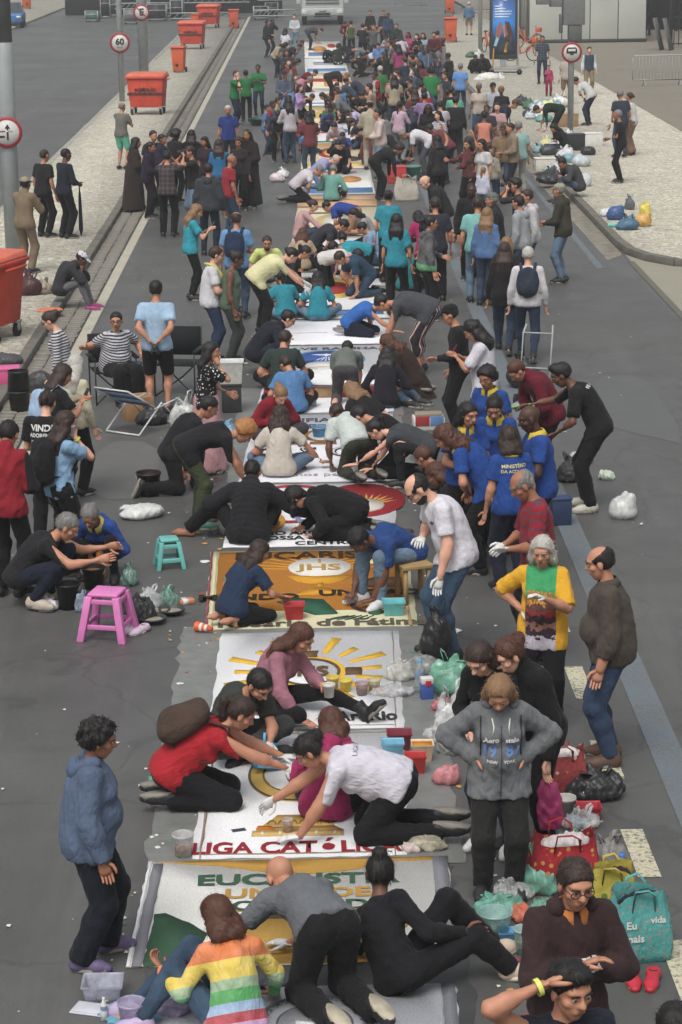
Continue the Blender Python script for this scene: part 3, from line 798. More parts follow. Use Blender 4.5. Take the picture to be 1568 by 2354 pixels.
def hair_volume(K, o, hs, hv, seed):
    H, R = K['HC'], K['Rh']
    def L(*p): return H + R @ (A3(*p) * 1.04)
    def plane(pt, n): return (L(*pt), R @ nrm(A3(*n)))
    face = plane((0, .050, .094), (0, .85, -.53)) if hs == 'recede' else plane((0, .076, .076), (0, .77, -.62))           # forehead to ear
    thick = dict(buzz=-.001, short=.006, bald=.0015, fade=.004, curly=.024, afro=.042, tied=.005, bun=.006, pony=.006, long=.010, bob=.012, med=.012, wavy=.016, quiff=.008).get(hs, .008)
    pr = [ell(L(0, -.016, .042), (.080, .099, .084), R)]
    amp = dict(curly=.012, afro=.014, wavy=.009).get(hs, .0042 if hs in ('short', 'quiff', 'fade', 'bald', 'buzz') else .0026)
    wl = dict(curly=.040, afro=.04, wavy=.06).get(hs, .038)
    cuts = [face]
    if hs in ('buzz', 'short', 'fade', 'quiff', 'recede'):
        pr.append(ell(L(0, -.050, -.004), (.066, .050, .05), R)); cuts.append(plane((0, 0, -.052), (0, -.25, -1)))
        if hs == 'quiff': pr.append(ell(L(0, .040, .105), (.050, .045, .026), R))
    elif hs == 'bald':
        pr.append(ell(L(0, -.050, -.004), (.066, .050, .05), R))
        cuts = [plane((0, -.03, .088), (0, .50, 1)), plane((0, .034, 0), (0, 1, -.5)), plane((0, 0, -.050), (0, -.25, -1))]
    elif hs in ('curly', 'afro'):
        pr.append(ell(L(0, -.055, -.010), (.070, .050, .055), R)); cuts.append(plane((0, 0, -.07), (0, -.25, -1)))
    elif hs in ('bun', 'tied', 'topknot'):
        pr.append(ell(L(0, -.050, -.004), (.066, .050, .05), R)); cuts.append(plane((0, 0, -.052), (0, -.25, -1)))
        if hs == 'bun': pr.append(ell(L(0, -.118, .055), (.040, .036, .040), R))
        if hs == 'topknot': pr.append(ell(L(0, -.055, .135), (.040, .042, .036), R))
        if hs == 'tied': pr.append(ell(L(0, -.122, .010), (.026, .032, .040), R))
    else:
        g = DOWN; Rc = K['Rc']
        up = R[:, 2] @ UPV
        bent = K['lean'] > 62 or up < .45
        if hs == 'pony':
            pr.append(ell(L(0, -.050, -.004), (.066, .050, .05), R)); cuts.append(plane((0, 0, -.052), (0, -.25, -1)))
            a = L(0, -.105, .045); b = a + (R @ A3(0, -.05, -.02)) * 1.0; c = b + g * .12 + (R @ A3(0, -.01, 0)); d = c + g * .14
            V1, Q1 = volume(pr, hv, thick, .03, cuts=cuts, wr=(amp, seed, wl))
            V2, Q2 = volume([cone(a, b, .022, .028), cone(b, c, .028, .030), cone(c, d, .030, .012)], hv, .002, .02, wr=(.004, seed, .05))
            return np.concatenate([V1, V2]), np.concatenate([Q1, Q2 + len(V1)])
        ln = dict(long=.34, wavy=.27, bob=.15, med=.19).get(hs, .2)
        V1, Q1 = volume(pr + [ell(L(0, -.050, -.004), (.072, .055, .06), R)], hv, thick, .03, cuts=cuts, wr=(amp, seed, wl))
        st = []
        if bent:
            for s in (-1, 1):
                a = L(s * .062, -.02, .03); b = a + nrm(g + R[:, 0] * s * .12) * .12; c = b + g * (ln - .10)
                st += [cone(a, b, .036, .034), cone(b, c, .034, .018)]
            a = L(0, -.08, .02); b = L(0, -.095, -.05) + g * .03
            st += [cone(a, b, .052, .04)]
        else:
            bkd = K['Rc'] @ A3(0, -1, 0)
            for s, xx, rr in ((-1, .062, .034), (1, .062, .034), (0, 0, .05), (-1, .035, .042), (1, .035, .042)):
                a = L(s * xx, -.045 if xx < .05 else -.018, .035); b = L(s * (xx + .012), -.062 if xx < .05 else -.030, -.055)
                c = K['N'] + K['Rc'] @ A3(s * (xx + .030), -.085 if xx < .05 else -.060, .0)
                tot = np.linalg.norm(b - a); fr = min(1, max(.05, (ln - .08) / .12)); c = b + (c - b) * fr
                st += [cone(a, b, rr, rr), cone(b, c, rr, rr * .85)]
                if ln > .2:
                    d = c + (K['Rc'] @ A3(0, -.035, -1)) * (ln - .2) ; st.append(cone(c, d, rr * .85, rr * .45))
        V2, Q2 = volume(st, hv, thick * .4, .03, wr=(amp * 1.5 + .001, seed + 1, wl))
        return np.concatenate([V1, V2]), np.concatenate([Q1, Q2 + len(V1)])
    return volume(pr, hv, thick, .03, cuts=cuts, wr=(amp, seed, wl))

def hat_volume(K, kind, hv):
    H, R = K['HC'], K['Rh']
    def L(*p): return H + R @ A3(*p)
    pr = [ell(L(0, -.016, .046), (.084, .102, .082), R)]
    cuts = [(L(0, 0, .046), R @ nrm(A3(0, .12, -1)))]
    V, Q = volume(pr, hv, .006, .02, cuts=cuts)
    if kind == 'cap':
        V2, Q2 = volume([ell(L(0, .105, .050), (.068, .068, .009), R @ rx(-.2))], min(hv, .012), .003, .01, cuts=[(L(0, .06, .05), R @ A3(0, -1, 0))])
        return np.concatenate([V, V2]), np.concatenate([Q, Q2 + len(V)])
    return V, Q

def glasses(rec):
    K = rec['K']; H, R = K['HC'], K['Rh']; g = Geo()
    for s in (-1, 1):
        c = A3(s * .034, .098, .010)
        g.tube([c + A3(.025 * math.cos(t), -.004 * abs(math.cos(t)), .018 * math.sin(t)) for t in np.linspace(0, 2 * math.pi, 13)], .0026, 5, cap=False)
        g.tube([c + A3(s * .025, -.004, .006), A3(s * .078, .01, .010)], .0024, 5)
    g.tube([A3(-.010, .100, .012), A3(.010, .100, .012)], .0024, 5)
    g.v = [tuple(p) for p in xf(g.v, R, H)]
    g.build('glasses', solid('spectacle_frame', (28, 26, 28), .4), rec['root'])

def wpt(rec, p):
    """person-local point -> world"""
    return rec['base'] + rec['R'] @ (np.asarray(p, float) * rec['sc'])

def shirt_print(rec, text, size, front=True, col=(220, 220, 215), du=0, dv=0, name='lettering', bold=0.0):
    """flat lettering printed on the shirt: each outline point is dropped on the cloth along the chest normal"""
    sh = rec['objs'].get('shirt')
    if sh is None: return
    K = rec['K']; me = sh.data
    V = np.zeros(len(me.vertices) * 3, np.float32); me.vertices.foreach_get('co', V); V = V.reshape(-1, 3)
    bv = rec.get('bvh')
    if bv is None:
        bv = rec['bvh'] = BVHTree.FromPolygons([Vector(map(float, p)) for p in V], [tuple(p.vertices) for p in me.polygons])
    if isinstance(text, str): TV, TF = text_mesh(text, size, bold)
    else: TV, TF = text
    sg = 1 if front else -1
    out = []
    for x, y in TV:
        org = K['C'] + K['Rc'] @ A3(-sg * (x + du), sg * .6, y + dv); dr = K['Rc'] @ A3(0, -sg, 0)
        hit = bv.ray_cast(Vector(org), Vector(dr))
        if hit[0] is None: hit = bv.find_nearest(Vector(K['C'] + K['Rc'] @ A3((-1 if front else 1) * (x + du), sg * .12, y + dv)))
        out.append(np.array(hit[0]) - dr * .004)
    me2 = mesh_from(name, out, TF, [solid('print_%d_%d_%d' % tuple(col), col, .8)])
    return link(name, me2, sh)

_txt = {}
def text_mesh(body, size, bold=0.0, align='CENTER'):
    key = (body, size, bold, align)
    if key in _txt: return _txt[key]
    cu = bpy.data.curves.new('t', 'FONT'); cu.body = body; cu.size = size; cu.align_x = align; cu.align_y = 'CENTER'; cu.offset = bold; cu.resolution_u = 3
    ob = bpy.data.objects.new('t', cu); COL.objects.link(ob)
    dg = bpy.context.evaluated_depsgraph_get(); me = ob.evaluated_get(dg).to_mesh()
    V = [(v.co.x, v.co.y) for v in me.vertices]; Fs = [tuple(p.vertices) for p in me.polygons]
    ob.evaluated_get(dg).to_mesh_clear(); bpy.data.objects.remove(ob); bpy.data.curves.remove(cu)
    _txt[key] = (V, Fs); return V, Fs
# -- ground materials
def ground_mat(name, c, patch, speck, scale=1.0, rough=0.85, streak=0.0):
    m, n, l, b = new_mat(name); c0 = lin(c)
    tc = n.new('ShaderNodeTexCoord').outputs['Object']
    big = noise(n, l, tc, 0.16 * scale, 6.0, 0.6); mid = noise(n, l, tc, 1.7 * scale, 5.0, 0.65); fine = noise(n, l, tc, 70.0, 3.0, 0.8)
    base = ramp(n, l, big, [(0.3, dk(c0, 1 - patch)), (0.7, dk(c0, 1 + patch))])
    base = mix_rgb(n, l, 0.5, base, ramp(n, l, mid, [(0.3, dk(c0, 1 - patch * 1.1)), (0.72, dk(c0, 1 + patch * 1.2))]))
    base = mix_rgb(n, l, ramp(n, l, fine, [(0.56, (0, 0, 0, 1)), (0.74, (speck * .55,) * 3 + (1,))]), base, dk(c0, 2.4))
    base = mix_rgb(n, l, ramp(n, l, noise(n, l, tc, 48.0, 3.0, .8), [(0.30, (speck * .6,) * 3 + (1,)), (0.46, (0, 0, 0, 1))]), base, dk(c0, .5))
    if streak:
        m2 = n.new('ShaderNodeMapping'); m2.inputs['Scale'].default_value = (0.5, 1.0, 1); l.new(tc, m2.inputs[0])
        bl_ = noise(n, l, m2.outputs[0], 1.1, 7.0, 0.72)
        base = mix_rgb(n, l, ramp(n, l, bl_, [(0.42, (0, 0, 0, 1)), (0.68, (.55, .55, .55, 1))]), base, dk(c0, 0.70))
        base = mix_rgb(n, l, ramp(n, l, noise(n, l, m2.outputs[0], 0.55, 6.0, 0.7), [(0.52, (0, 0, 0, 1)), (0.70, (.6, .6, .6, 1))]), base, dk(c0, 1.45))
        wv = n.new('ShaderNodeVectorMath'); wv.operation = 'ADD'; l.new(tc, wv.inputs[0]); nz = n.new('ShaderNodeTexNoise'); nz.inputs['Scale'].default_value = .9; nz.inputs['Detail'].default_value = 5; l.new(tc, nz.inputs['Vector']); l.new(nz.outputs['Color'], wv.inputs[1])
        ck = n.new('ShaderNodeTexVoronoi'); ck.feature = 'DISTANCE_TO_EDGE'; ck.inputs['Scale'].default_value = .42; l.new(wv.outputs[0], ck.inputs['Vector'])
        base = mix_rgb(n, l, ramp(n, l, ck.outputs['Distance'], [(.003, (.4, .4, .4, 1)), (.010, (0, 0, 0, 1))]), base, dk(c0, .45))
        mp = n.new('ShaderNodeMapping'); mp.inputs['Scale'].default_value = (1.2, 0.10, 1); l.new(tc, mp.inputs[0])
        st = noise(n, l, mp.outputs[0], 1.3, 5.0, 0.7)
        base = mix_rgb(n, l, ramp(n, l, st, [(0.52, (0, 0, 0, 1)), (0.72, (streak,) * 3 + (1,))]), base, dk(c0, 1.6))
    l.new(base, b.inputs['Base Color'])
    l.new(ramp(n, l, big, [(0.35, (rough - .30,) * 3 + (1,)), (0.7, (rough + .05,) * 3 + (1,))]), b.inputs['Roughness'])
    b.inputs['Specular IOR Level'].default_value = 0.35
    bump(n, l, b, noise(n, l, tc, 90.0, 3.0, 0.7), 0.5, 0.006)
    return m

def mosaic_mat(name, c, cell=9.0):
    """Portuguese pavement: small irregular stones with dark joints"""
    m, n, l, b = new_mat(name); c0 = lin(c)
    tc = n.new('ShaderNodeTexCoord').outputs['Object']
    vo = n.new('ShaderNodeTexVoronoi'); vo.inputs['Scale'].default_value = cell; l.new(tc, vo.inputs['Vector'])
    ve = n.new('ShaderNodeTexVoronoi'); ve.feature = 'DISTANCE_TO_EDGE'; ve.inputs['Scale'].default_value = cell; l.new(tc, ve.inputs['Vector'])
    sp = n.new('ShaderNodeSeparateColor'); l.new(vo.outputs['Color'], sp.inputs[0])
    stone = ramp(n, l, sp.outputs[0], [(0.0, dk(c0, 0.62)), (0.12, dk(c0, 0.86)), (0.6, dk(c0, 1.0)), (1.0, dk(c0, 1.3))])
    big = noise(n, l, tc, 0.5, 5.0, 0.6)
    stone = mix_rgb(n, l, ramp(n, l, big, [(0.4, (0, 0, 0, 1)), (0.75, (0.5, 0.5, 0.5, 1))]), stone, dk(c0, 0.76))
    col = mix_rgb(n, l, ramp(n, l, ve.outputs['Distance'], [(0.02, (1, 1, 1, 1)), (0.09, (0, 0, 0, 1))]), stone, dk(c0, 0.55))
    l.new(col, b.inputs['Base Color']); b.inputs['Roughness'].default_value = 0.8; b.inputs['Specular IOR Level'].default_value = 0.3
    bump(n, l, b, ve.outputs['Distance'], 0.4, 0.02)
    return m

ASPH = ground_mat('asphalt', (82, 82, 81), 0.24, 0.9, 1.0, 0.66, 0.5)
MOSA = mosaic_mat('mosaic_pavement', (182, 178, 164))
KERBM = solid('kerb_granite', (104, 101, 94), .85, .25, 3.0, bmp=.5)
KERBL = solid('kerb_concrete', (150, 147, 138), .85, .2, 3.0, bmp=.4)
SETT = solid('gutter_sett', (120, 116, 108), .85, .28, 5.0, bmp=.6)
APRON = ground_mat('apron_concrete', (140, 136, 122), 0.10, 0.15, 0.6)
PLAZA = ground_mat('plaza_concrete', (120, 114, 102), 0.14, 0.12, 0.5)

def paint_mat(name, c, under, wear):
    m, n, l, b = new_mat(name)
    tc = n.new('ShaderNodeTexCoord').outputs['Object']
    f = noise(n, l, tc, 28.0, 5.0, 0.75); g2 = noise(n, l, tc, 2.2, 3.0)
    mx = math_node(n, l, 'ADD', math_node(n, l, 'MULTIPLY', f, 0.75), math_node(n, l, 'MULTIPLY', g2, 0.25))
    l.new(ramp(n, l, mx, [(wear - .06, lin(under)), (wear + .04, lin(c))]), b.inputs['Base Color'])
    b.inputs['Roughness'].default_value = 0.8
    return m

def sheet(name, poly, z, mat, thick=0.0, **kw):
    g = Geo()
    if thick: g.prism(poly, z - thick, z)
    else: g.add([(x, y, z) for x, y in poly], [tuple(range(len(poly)))])
    return tag(g.build(name, mat), kind='structure', **kw)

sheet('road', [(-400, -60), (400, -60), (400, 1500), (-400, 1500)], 0.0, ASPH)
# left sidewalk, its kerbs and the stone gutter
SWZ = 0.125
sw = sheet('sidewalk_left', [(-6.72, 20), (-4.31, 20), (-4.31, 150), (-6.72, 150)], SWZ, MOSA, 0.12)
def kerb_run(parent, pts, width, top, mat, seg=1.0, upto=200, name='kerb_stone', face=0.0):
    """row of separate kerb stones along a polyline; stones beyond upto are joined"""
    rnd = random.Random(3); P = [np.array(p, float) for p in pts]; far = Geo(); protos = {}
    for a, b in zip(P[:-1], P[1:]):
        L = np.linalg.norm(b - a); nseg = max(1, int(round(L / seg))); d = (b - a) / L; ang = math.atan2(d[1], d[0])
        for i in range(nseg):
            c = a + d * (L * (i + .5) / nseg); ln = L / nseg - .014; h = top + rnd.uniform(-.008, .006)
            if np.hypot(c[0], c[1]) > upto:
                nx = np.array([-d[1], d[0]]) * width / 2
                q = [c - d * ln / 2 - nx, c + d * ln / 2 - nx, c + d * ln / 2 + nx, c - d * ln / 2 + nx]
                far.prism([tuple(p) for p in q], -.02, h); continue
            key = (round(ln, 2), rnd.randint(0, 2))
            if key not in protos:
                g = Geo(); g.box((-ln / 2, -width / 2, -.02), (ln / 2, width / 2, top + [-.006, 0, .005][key[1]]))
                o = g.build(name, mat, parent, (c[0], c[1], 0), ang, bevel=.012); protos[key] = o
            else:
                o = protos[key].copy(); COL.objects.link(o); o.location = (c[0], c[1], 0); o.rotation_euler = (0, 0, ang + rnd.uniform(-.006, .006))
    if far.v: tag(far.build('far_kerb_stones', mat, parent), kind='stuff')
kerb_run(sw, [(-4.23, 21), (-4.23, 150)], .16, .137, KERBM, 1.0, 84)
kerb_run(sw, [(-6.80, 40), (-6.80, 150)], .16, .130, KERBL, 1.0, 105)
gut = sheet('gutter', [(-4.15, 20), (-3.66, 20), (-3.66, 150), (-4.15, 150)], 0.004, solid('gutter_joint', (74, 72, 66), .9, .2, 8.0))
rnd = random.Random(11); prot = []
for k in range(5):
    g = Geo(); w2, l2 = .115 + .004 * (k % 3), .095 + .006 * (k % 2); g.box((-w2, -l2, 0), (w2, l2, .020 + .003 * k)); prot.append(g)
far = Geo(); first = {}
for r in range(600):
    yy = 27.0 + r * .212
    if yy > 148: break
    for c in (0, 1):
        xx = -4.03 + c * .245 + rnd.uniform(-.01, .01); k = rnd.randint(0, 4); rz_ = rnd.uniform(-.05, .05)
        if r < 150:
            if k not in first: first[k] = prot[k].build('sett', SETT, gut, (xx, yy, .004), rz_, bevel=.014, seg=1)
            else:
                o = first[k].copy(); COL.objects.link(o); o.location = (xx, yy, .004); o.rotation_euler = (0, 0, rz_)
        else: far.box((xx - .115, yy - .095, .004), (xx + .115, yy + .095, .022 + .003 * k))
tag(far.build('far_setts', SETT, gut), kind='stuff')
CREAM = paint_mat('cream_line_paint', (168, 164, 148), (106, 104, 98), .43)
sheet('edge_line', [(-3.64, 20), (-3.47, 20), (-3.47, 152), (-3.64, 152)], .006, CREAM)
# distant left sidewalk across the other carriageway
sheet('sidewalk_far', [(-60, 100), (-17.2, 100), (-17.2, 240), (-60, 240)], SWZ, MOSA, .12)
# right sidewalk with its rounded corner
cor = [(6.05 + .15, 46.0), (6.08, 45.0), (6.14, 44.0), (6.35, 43.1), (6.75, 42.4), (7.4, 42.05), (9.0, 41.9), (16.0, 41.9)]
rpoly = [(16.0, 42.02), (9.0, 42.02), (7.43, 42.17), (6.83, 42.5), (6.45, 43.16), (6.24, 44.03), (6.18, 45.0), (6.15, 60), (6.10, 101), (7.2, 122), (9.5, 150), (16.0, 150)]
swr = sheet('sidewalk_right', rpoly, SWZ, MOSA, .12)
kerb_run(swr, [(16.0, 41.93), (9.0, 41.93), (7.41, 42.08), (6.79, 42.42), (6.38, 43.1), (6.16, 44.0), (6.10, 45.0), (6.07, 60), (6.02, 101), (7.12, 122), (9.4, 150)], .16, .138, KERBM, .9, 100)
sheet('plaza', [(10.9, 60), (80, 60), (80, 300), (10.9, 300)], SWZ + .006, PLAZA)
sheet('apron', [(6.05, 5), (40, 5), (40, 41.84), (9.0, 41.84), (7.38, 41.99), (6.70, 42.36), (6.30, 43.06), (6.05, 43.9)], .006, APRON)
sheet('gutter_right', [(5.62, 43.2), (6.0, 43.9), (5.98, 101), (5.56, 101)], .004, solid('gutter_concrete', (120, 115, 104), .88, .3, 4.0, bmp=.4))
sheet('gutter_line', [(5.98, 5), (6.10, 5), (6.10, 43.0), (5.98, 43.0)], .010, solid('joint_dark', (96, 92, 82), .9, .2))
BLUE = paint_mat('worn_blue_paint', (96, 105, 112), (92, 93, 93), .48)
sheet('cycle_stripe', [(2.60, 6), (2.86, 6), (2.90, 62), (2.68, 62)], .005, BLUE)
sheet('side_stripe', [(5.30, 42.2), (5.44, 42.2), (5.44, 60), (5.34, 60)], .005, BLUE)
DASH = paint_mat('worn_white_paint', (186, 180, 156), (96, 96, 94), .47)
dg = None
for i, y0 in enumerate((9.9, 11.75, 13.6, 15.45, 17.3, 19.15, 21.0)):
    xo = 2.25 - .0 * i
    sheet('lane_dash', [(xo - .07, y0 - .85), (xo + .09, y0 - .85), (xo + .08, y0), (xo - .08, y0)], .005, DASH)
# asphalt repair patches and lighter tracks with wet sheen put into the colour
for i, (x, y, w_, l_) in enumerate(((-2.3, 27, .9, 3.4), (4.3, 30, 1.0, 5.0), (-2.8, 61, .8, 7), (4.2, 19, .7, 1.2), (-11, 70, 2.0, 16), (-14, 100, 1.5, 20), (4.1, 15.6, .5, .5))):
    rr = random.Random(i); pl = []
    for k in range(12):
        t = 2 * math.pi * k / 12; s_ = rr.uniform(.75, 1.1); pl.append((x + w_ * .5 * s_ * math.cos(t), y + l_ * .5 * s_ * math.sin(t)))
    sheet('asphalt_patch', pl, .003, ground_mat('asphalt_patch_%d' % i, ((90, 90, 89), (87, 88, 88), (74, 74, 73))[i % 3], .12, .2, 1.5))
# small litter specks on the road
g = Geo(); rr = random.Random(5)
for i in range(420):
    y = rr.uniform(11.5, 45); x = rr.uniform(-3.3, 5.4); s_ = rr.uniform(.006, .02); a = rr.uniform(0, 3)
    if rr.random() < .3: x = rr.choice((-1, 1)) * rr.uniform(1.1, 1.8)
    g.add([(x + s_ * math.cos(a + k * 1.57), y + s_ * 1.3 * math.sin(a + k * 1.57), .008 + .004 * (k % 2)) for k in range(4)], [(0, 1, 2, 3)])
tag(g.build('litter_specks', solid('paper_speck', (205, 203, 196), .8)), 'tiny pale scraps scattered over the asphalt', 'litter', kind='stuff')

for cn, cc in (('ochre', (176, 136, 70)), ('white', (206, 206, 204)), ('red', (150, 60, 58)), ('green', (80, 120, 92))):
    g = Geo()
    for i in range(60):
        y = rr.uniform(12, 36); x = rr.choice((-1.15, 1.12)) + rr.gauss(0, .13) + (y - 12) * .006; s_ = rr.uniform(.006, .035) * (2.2 if cn == 'white' and i % 6 == 0 else 1)
        g.add([(x + s_ * rr.uniform(.5, 1.2) * math.cos(k * .9), y + s_ * rr.uniform(.6, 1.5) * math.sin(k * .9), .0075 + .0003 * (i % 5)) for k in range(7)], [tuple(range(7))])
    tag(g.build('spilled_' + cn + '_powder', solid('spill_' + cn, cc, .95, .2, 40)), cn + ' powder spilled beside the carpet', 'powder', kind='stuff')
# -- the carpet panels
MATM = solid('plastic_mat', (112, 114, 112), .42, .16, 5.0, bmp=.9, bscale=7.0)
MATD = solid('dark_plastic_mat', (64, 65, 66), .5, .16, 5.0, bmp=.8, bscale=8.0)
def salt(c):
    key = ('salt', tuple(c))
    if key in _mats: return _mats[key]
    m, n, l, b = new_mat('coloured_salt'); c0 = lin(desat(c, .92)); tc = n.new('ShaderNodeTexCoord').outputs['Object']
    f = noise(n, l, tc, 95.0, 2.0, .8); base = ramp(n, l, f, [(.3, dk(c0, .80)), (.7, dk(c0, 1.12))])
    base = mix_rgb(n, l, ramp(n, l, noise(n, l, tc, 4.5, 5.0, .7), [(.45, (0, 0, 0, 1)), (.75, (.5, .5, .5, 1))]), base, dk(c0, .93))
    l.new(base, b.inputs['Base Color']); b.inputs['Roughness'].default_value = .95; b.inputs['Specular IOR Level'].default_value = .1
    bump(n, l, b, f, .8, .012); _mats[key] = m; return m
JR = random.Random(77)
def ragged(q, step=.05, j=.006):
    """hand-sprinkled edge: resampled outline with small jitter"""
    out = []
    for a, b in zip(q, q[1:] + q[:1]):
        k = max(1, min(14, int(math.hypot(b[0] - a[0], b[1] - a[1]) / step)))
        out += [(a[0] + (b[0] - a[0]) * i / k + JR.uniform(-j, j), a[1] + (b[1] - a[1]) * i / k + JR.uniform(-j, j)) for i in range(k)]
    return out
WHT = (226, 227, 230)
def undersheet(name, poly, mat, label):
    """wrinkled ground sheet with uneven edges"""
    g = Geo(); rr = random.Random(len(label)); (x0, y0), (x1, y1) = poly; nx, ny = 10, 36; V = []
    for j in range(ny + 1):
        for i in range(nx + 1):
            u, v = i / nx, j / ny; e = rr.uniform(-.03, .03)
            V.append((x0 + (x1 - x0) * u + (e if i in (0, nx) else 0), y0 + (y1 - y0) * v, .005 + (rr.uniform(0, .004) if 0 < i < nx else 0)))
    g.add(V, [(j * (nx + 1) + i, j * (nx + 1) + i + 1, (j + 1) * (nx + 1) + i + 1, (j + 1) * (nx + 1) + i) for j in range(ny) for i in range(nx)])
    return tag(g.build(name, mat, smooth=True), label, 'ground sheet')
undersheet('ground_sheet', ((-1.22, 14.9), (1.03, 20.5)), MATM, 'wrinkled grey plastic sheet under the sunburst and red-lettered panels')
undersheet('ground_sheet', ((-1.10, 11.6), (.93, 14.85)), MATD, 'dark plastic sheet under the white lettered panel and the round seal')
undersheet('ground_sheet', ((-.98, 26.0), (1.2, 31.6)), MATM, 'pale plastic sheet under the panel of outlined letters')

class Panel:
    def __init__(s, label, nl, nr, fl, fr, y0, y1, col=WHT, name='carpet_panel', rough_edge=.012):
        s.q = (nl, nr, fl, fr, y0, y1); s.W = (nr - nl + fr - fl) / 2; s.D = y1 - y0; s.z = .013; s.k = 0
        g = Geo(); n = 16; rr = random.Random(int(y0 * 10)); top = []
        for i in range(n + 1): top.append((i / n, 0))
        for i in range(1, n + 1): top.append((1, i / n))
        for i in range(1, n + 1): top.append((1 - i / n, 1))
        for i in range(1, n): top.append((0, 1 - i / n))
        pts = []
        for u, v in top:
            p = s.uv(u, v); pts.append((p[0] + rr.uniform(-1, 1) * rough_edge, p[1] + rr.uniform(-1, 1) * rough_edge))
        g.prism(pts, .004, s.z); s.o = g.build(name, salt(col)); tag(s.o, label, 'carpet panel', 'sawdust and salt carpet panels along the road')
    def uv(s, u, v):
        nl, nr, fl, fr, y0, y1 = s.q; xl = nl + (fl - nl) * v; xr = nr + (fr - nr) * v
        return (xl + (xr - xl) * u, y0 + (y1 - y0) * v)
    def poly(s, name, pts, col, lay=1):
        """pts in unit panel coordinates (across, along)"""
        s.k += 1; z = s.z + .0045 * lay + .00015 * (s.k % 12); g = Geo(); q = ragged([s.uv(*p) for p in pts])
        g.prism(q, s.z - .002, z); return g.build(name, salt(col), s.o)
    def disc(s, name, u, v, ru, rv, col, lay=1, n=36, a0=0, a1=360):
        full = a1 - a0 >= 360; k = [rad(a0 + (a1 - a0) * i / (n if full else n - 1)) for i in range(n)]
        return s.poly(name, [(u + ru * math.cos(t), v + rv * math.sin(t)) for t in k], col, lay)
    def ring(s, name, u, v, ru, rv, w, col, lay=1, n=40, a0=0, a1=360):
        s.k += 1; z = s.z + .0045 * lay + .00015 * (s.k % 12); g = Geo(); V = []; full = a1 - a0 >= 360; N = n if full else n + 1
        for i in range(N):
            t = rad(a0 + (a1 - a0) * i / n)
            for f in (1, 1 - w): V.append((*s.uv(u + ru * f * math.cos(t), v + rv * f * math.sin(t)), z))
        g.add(V, [(2 * i, 2 * ((i + 1) % N), 2 * ((i + 1) % N) + 1, 2 * i + 1) for i in range(n if full else n)]); return g.build(name, salt(col), s.o)
    def text(s, body, u, v, size, col, lay=1, bold=.012, sx=1.0, sy=None, name='lettering', arc=None, rot=0):
        s.k += 1; z = s.z + .0045 * lay + .00015 * (s.k % 12); bold = min(bold, size * .035); sy = sy or (1.0 if arc else 1.5); V, Fs = text_mesh(body, size, bold); out = []
        for x, y in V:
            x, y = x * sx, y * sy
            if arc:                       # bend round a circle (radius in metres, metres above centre)
                t = x / arc; x, y = (arc + y) * math.sin(t), (arc + y) * math.cos(t) - arc
            px, py = s.uv(u, v); d = s.uv(u, min(1, v + .01)) if v < .99 else s.uv(u, v)
            out.append((px + x + JR.uniform(-.004, .004), py + y + JR.uniform(-.004, .004), z))
        me = mesh_from(name, out, Fs, [salt(col)]); return link(name, me, s.o)

GREEN, OCHRE, DRED, YEL, BRN, TEAL, BLACK_ = (60, 92, 70), (178, 138, 66), (150, 44, 52), (226, 178, 58), (168, 110, 46), (70, 140, 124), (48, 46, 46)
# 0 printed cloth with round seal
p = Panel('white cloth with a round grey seal beside the kneeling bald man', -1.02, .80, -1.06, .83, 11.7, 13.02, (196, 198, 206))
p.ring('seal_ring', .54, .62, .19, .29, .07, (92, 94, 104)); p.ring('seal_inner_ring', .54, .62, .125, .19, .07, (92, 94, 104)); p.disc('seal_field', .54, .62, .115, .175, (150, 152, 160))
p.text('ARQUIDIOCESE DE SÃO SEBASTIÃO DO RIO DE JANEIRO', .54, .875, .052, (92, 94, 104), 1, .0, arc=.30)
p.poly('seal_cross_upright', [(.528, .50), (.552, .50), (.552, .74), (.528, .74)], (205, 206, 210), 2); p.poly('seal_cross_arm', [(.48, .60), (.60, .60), (.60, .64), (.48, .64)], (205, 206, 210), 3)
p.poly('grey_border', [(.955, 0), (1, 0), (1, 1), (.955, 1)], (120, 122, 128)); p.poly('grey_hem', [(.80, 0), (.95, 0), (.95, .22), (.62, .05)], (128, 130, 136))
# 1 EUCARISTIA UNIDADE DO MUNDO
p = Panel('white panel lettered in green and ochre with wheat motif', -1.22, .86, -1.18, .90, 13.34, 15.0, (222, 222, 218))
p.poly('white_border', [(0, 0), (.012, 0), (.012, 1), (0, 1)], (222, 222, 224)); p.poly('grey_side', [(.014, 0), (.05, 0), (.05, .97), (.014, .97)], (128, 128, 134)); p.poly('grey_side', [(.95, 0), (1, 0), (1, 1), (.95, 1)], (134, 134, 140))
p.poly('ochre_swag', [(.02, .99), (.06, .985), (.25, .93), (.42, .85), (.55, .84), (.70, .88), (.80, .955), (.95, .965), (.95, .995)], OCHRE)
for u, v, body, sz, col in ((.50, .785, 'EUCARISTIA', .215, GREEN), (.505, .645, 'UNIDADE', .19, OCHRE), (.52, .525, 'DO MUNDO', .19, GREEN)):
    p.text(body, u, v, sz, col, 1, .010, 1.18, 1.12)
p.poly('rule', [(.30, .475), (.80, .475), (.80, .483), (.30, .483)], OCHRE); p.poly('shadow_rule', [(.34, .405), (.60, .405), (.60, .445), (.34, .445)], (70, 62, 48))
p.poly('ochre_ground', [(.22, .0), (.74, .0), (.74, .40), (.30, .40)], (186, 146, 72)); p.poly('green_hill', [(.05, .0), (.20, .0), (.23, .28), (.17, .38), (.09, .47), (.055, .46)], GREEN, 1)
p.poly('green_leaf', [(.18, .0), (.34, .0), (.33, .08), (.24, .12)], GREEN, 2); p.poly('green_leaf', [(.74, .02), (.93, .12), (.90, .30), (.80, .14)], GREEN, 1)
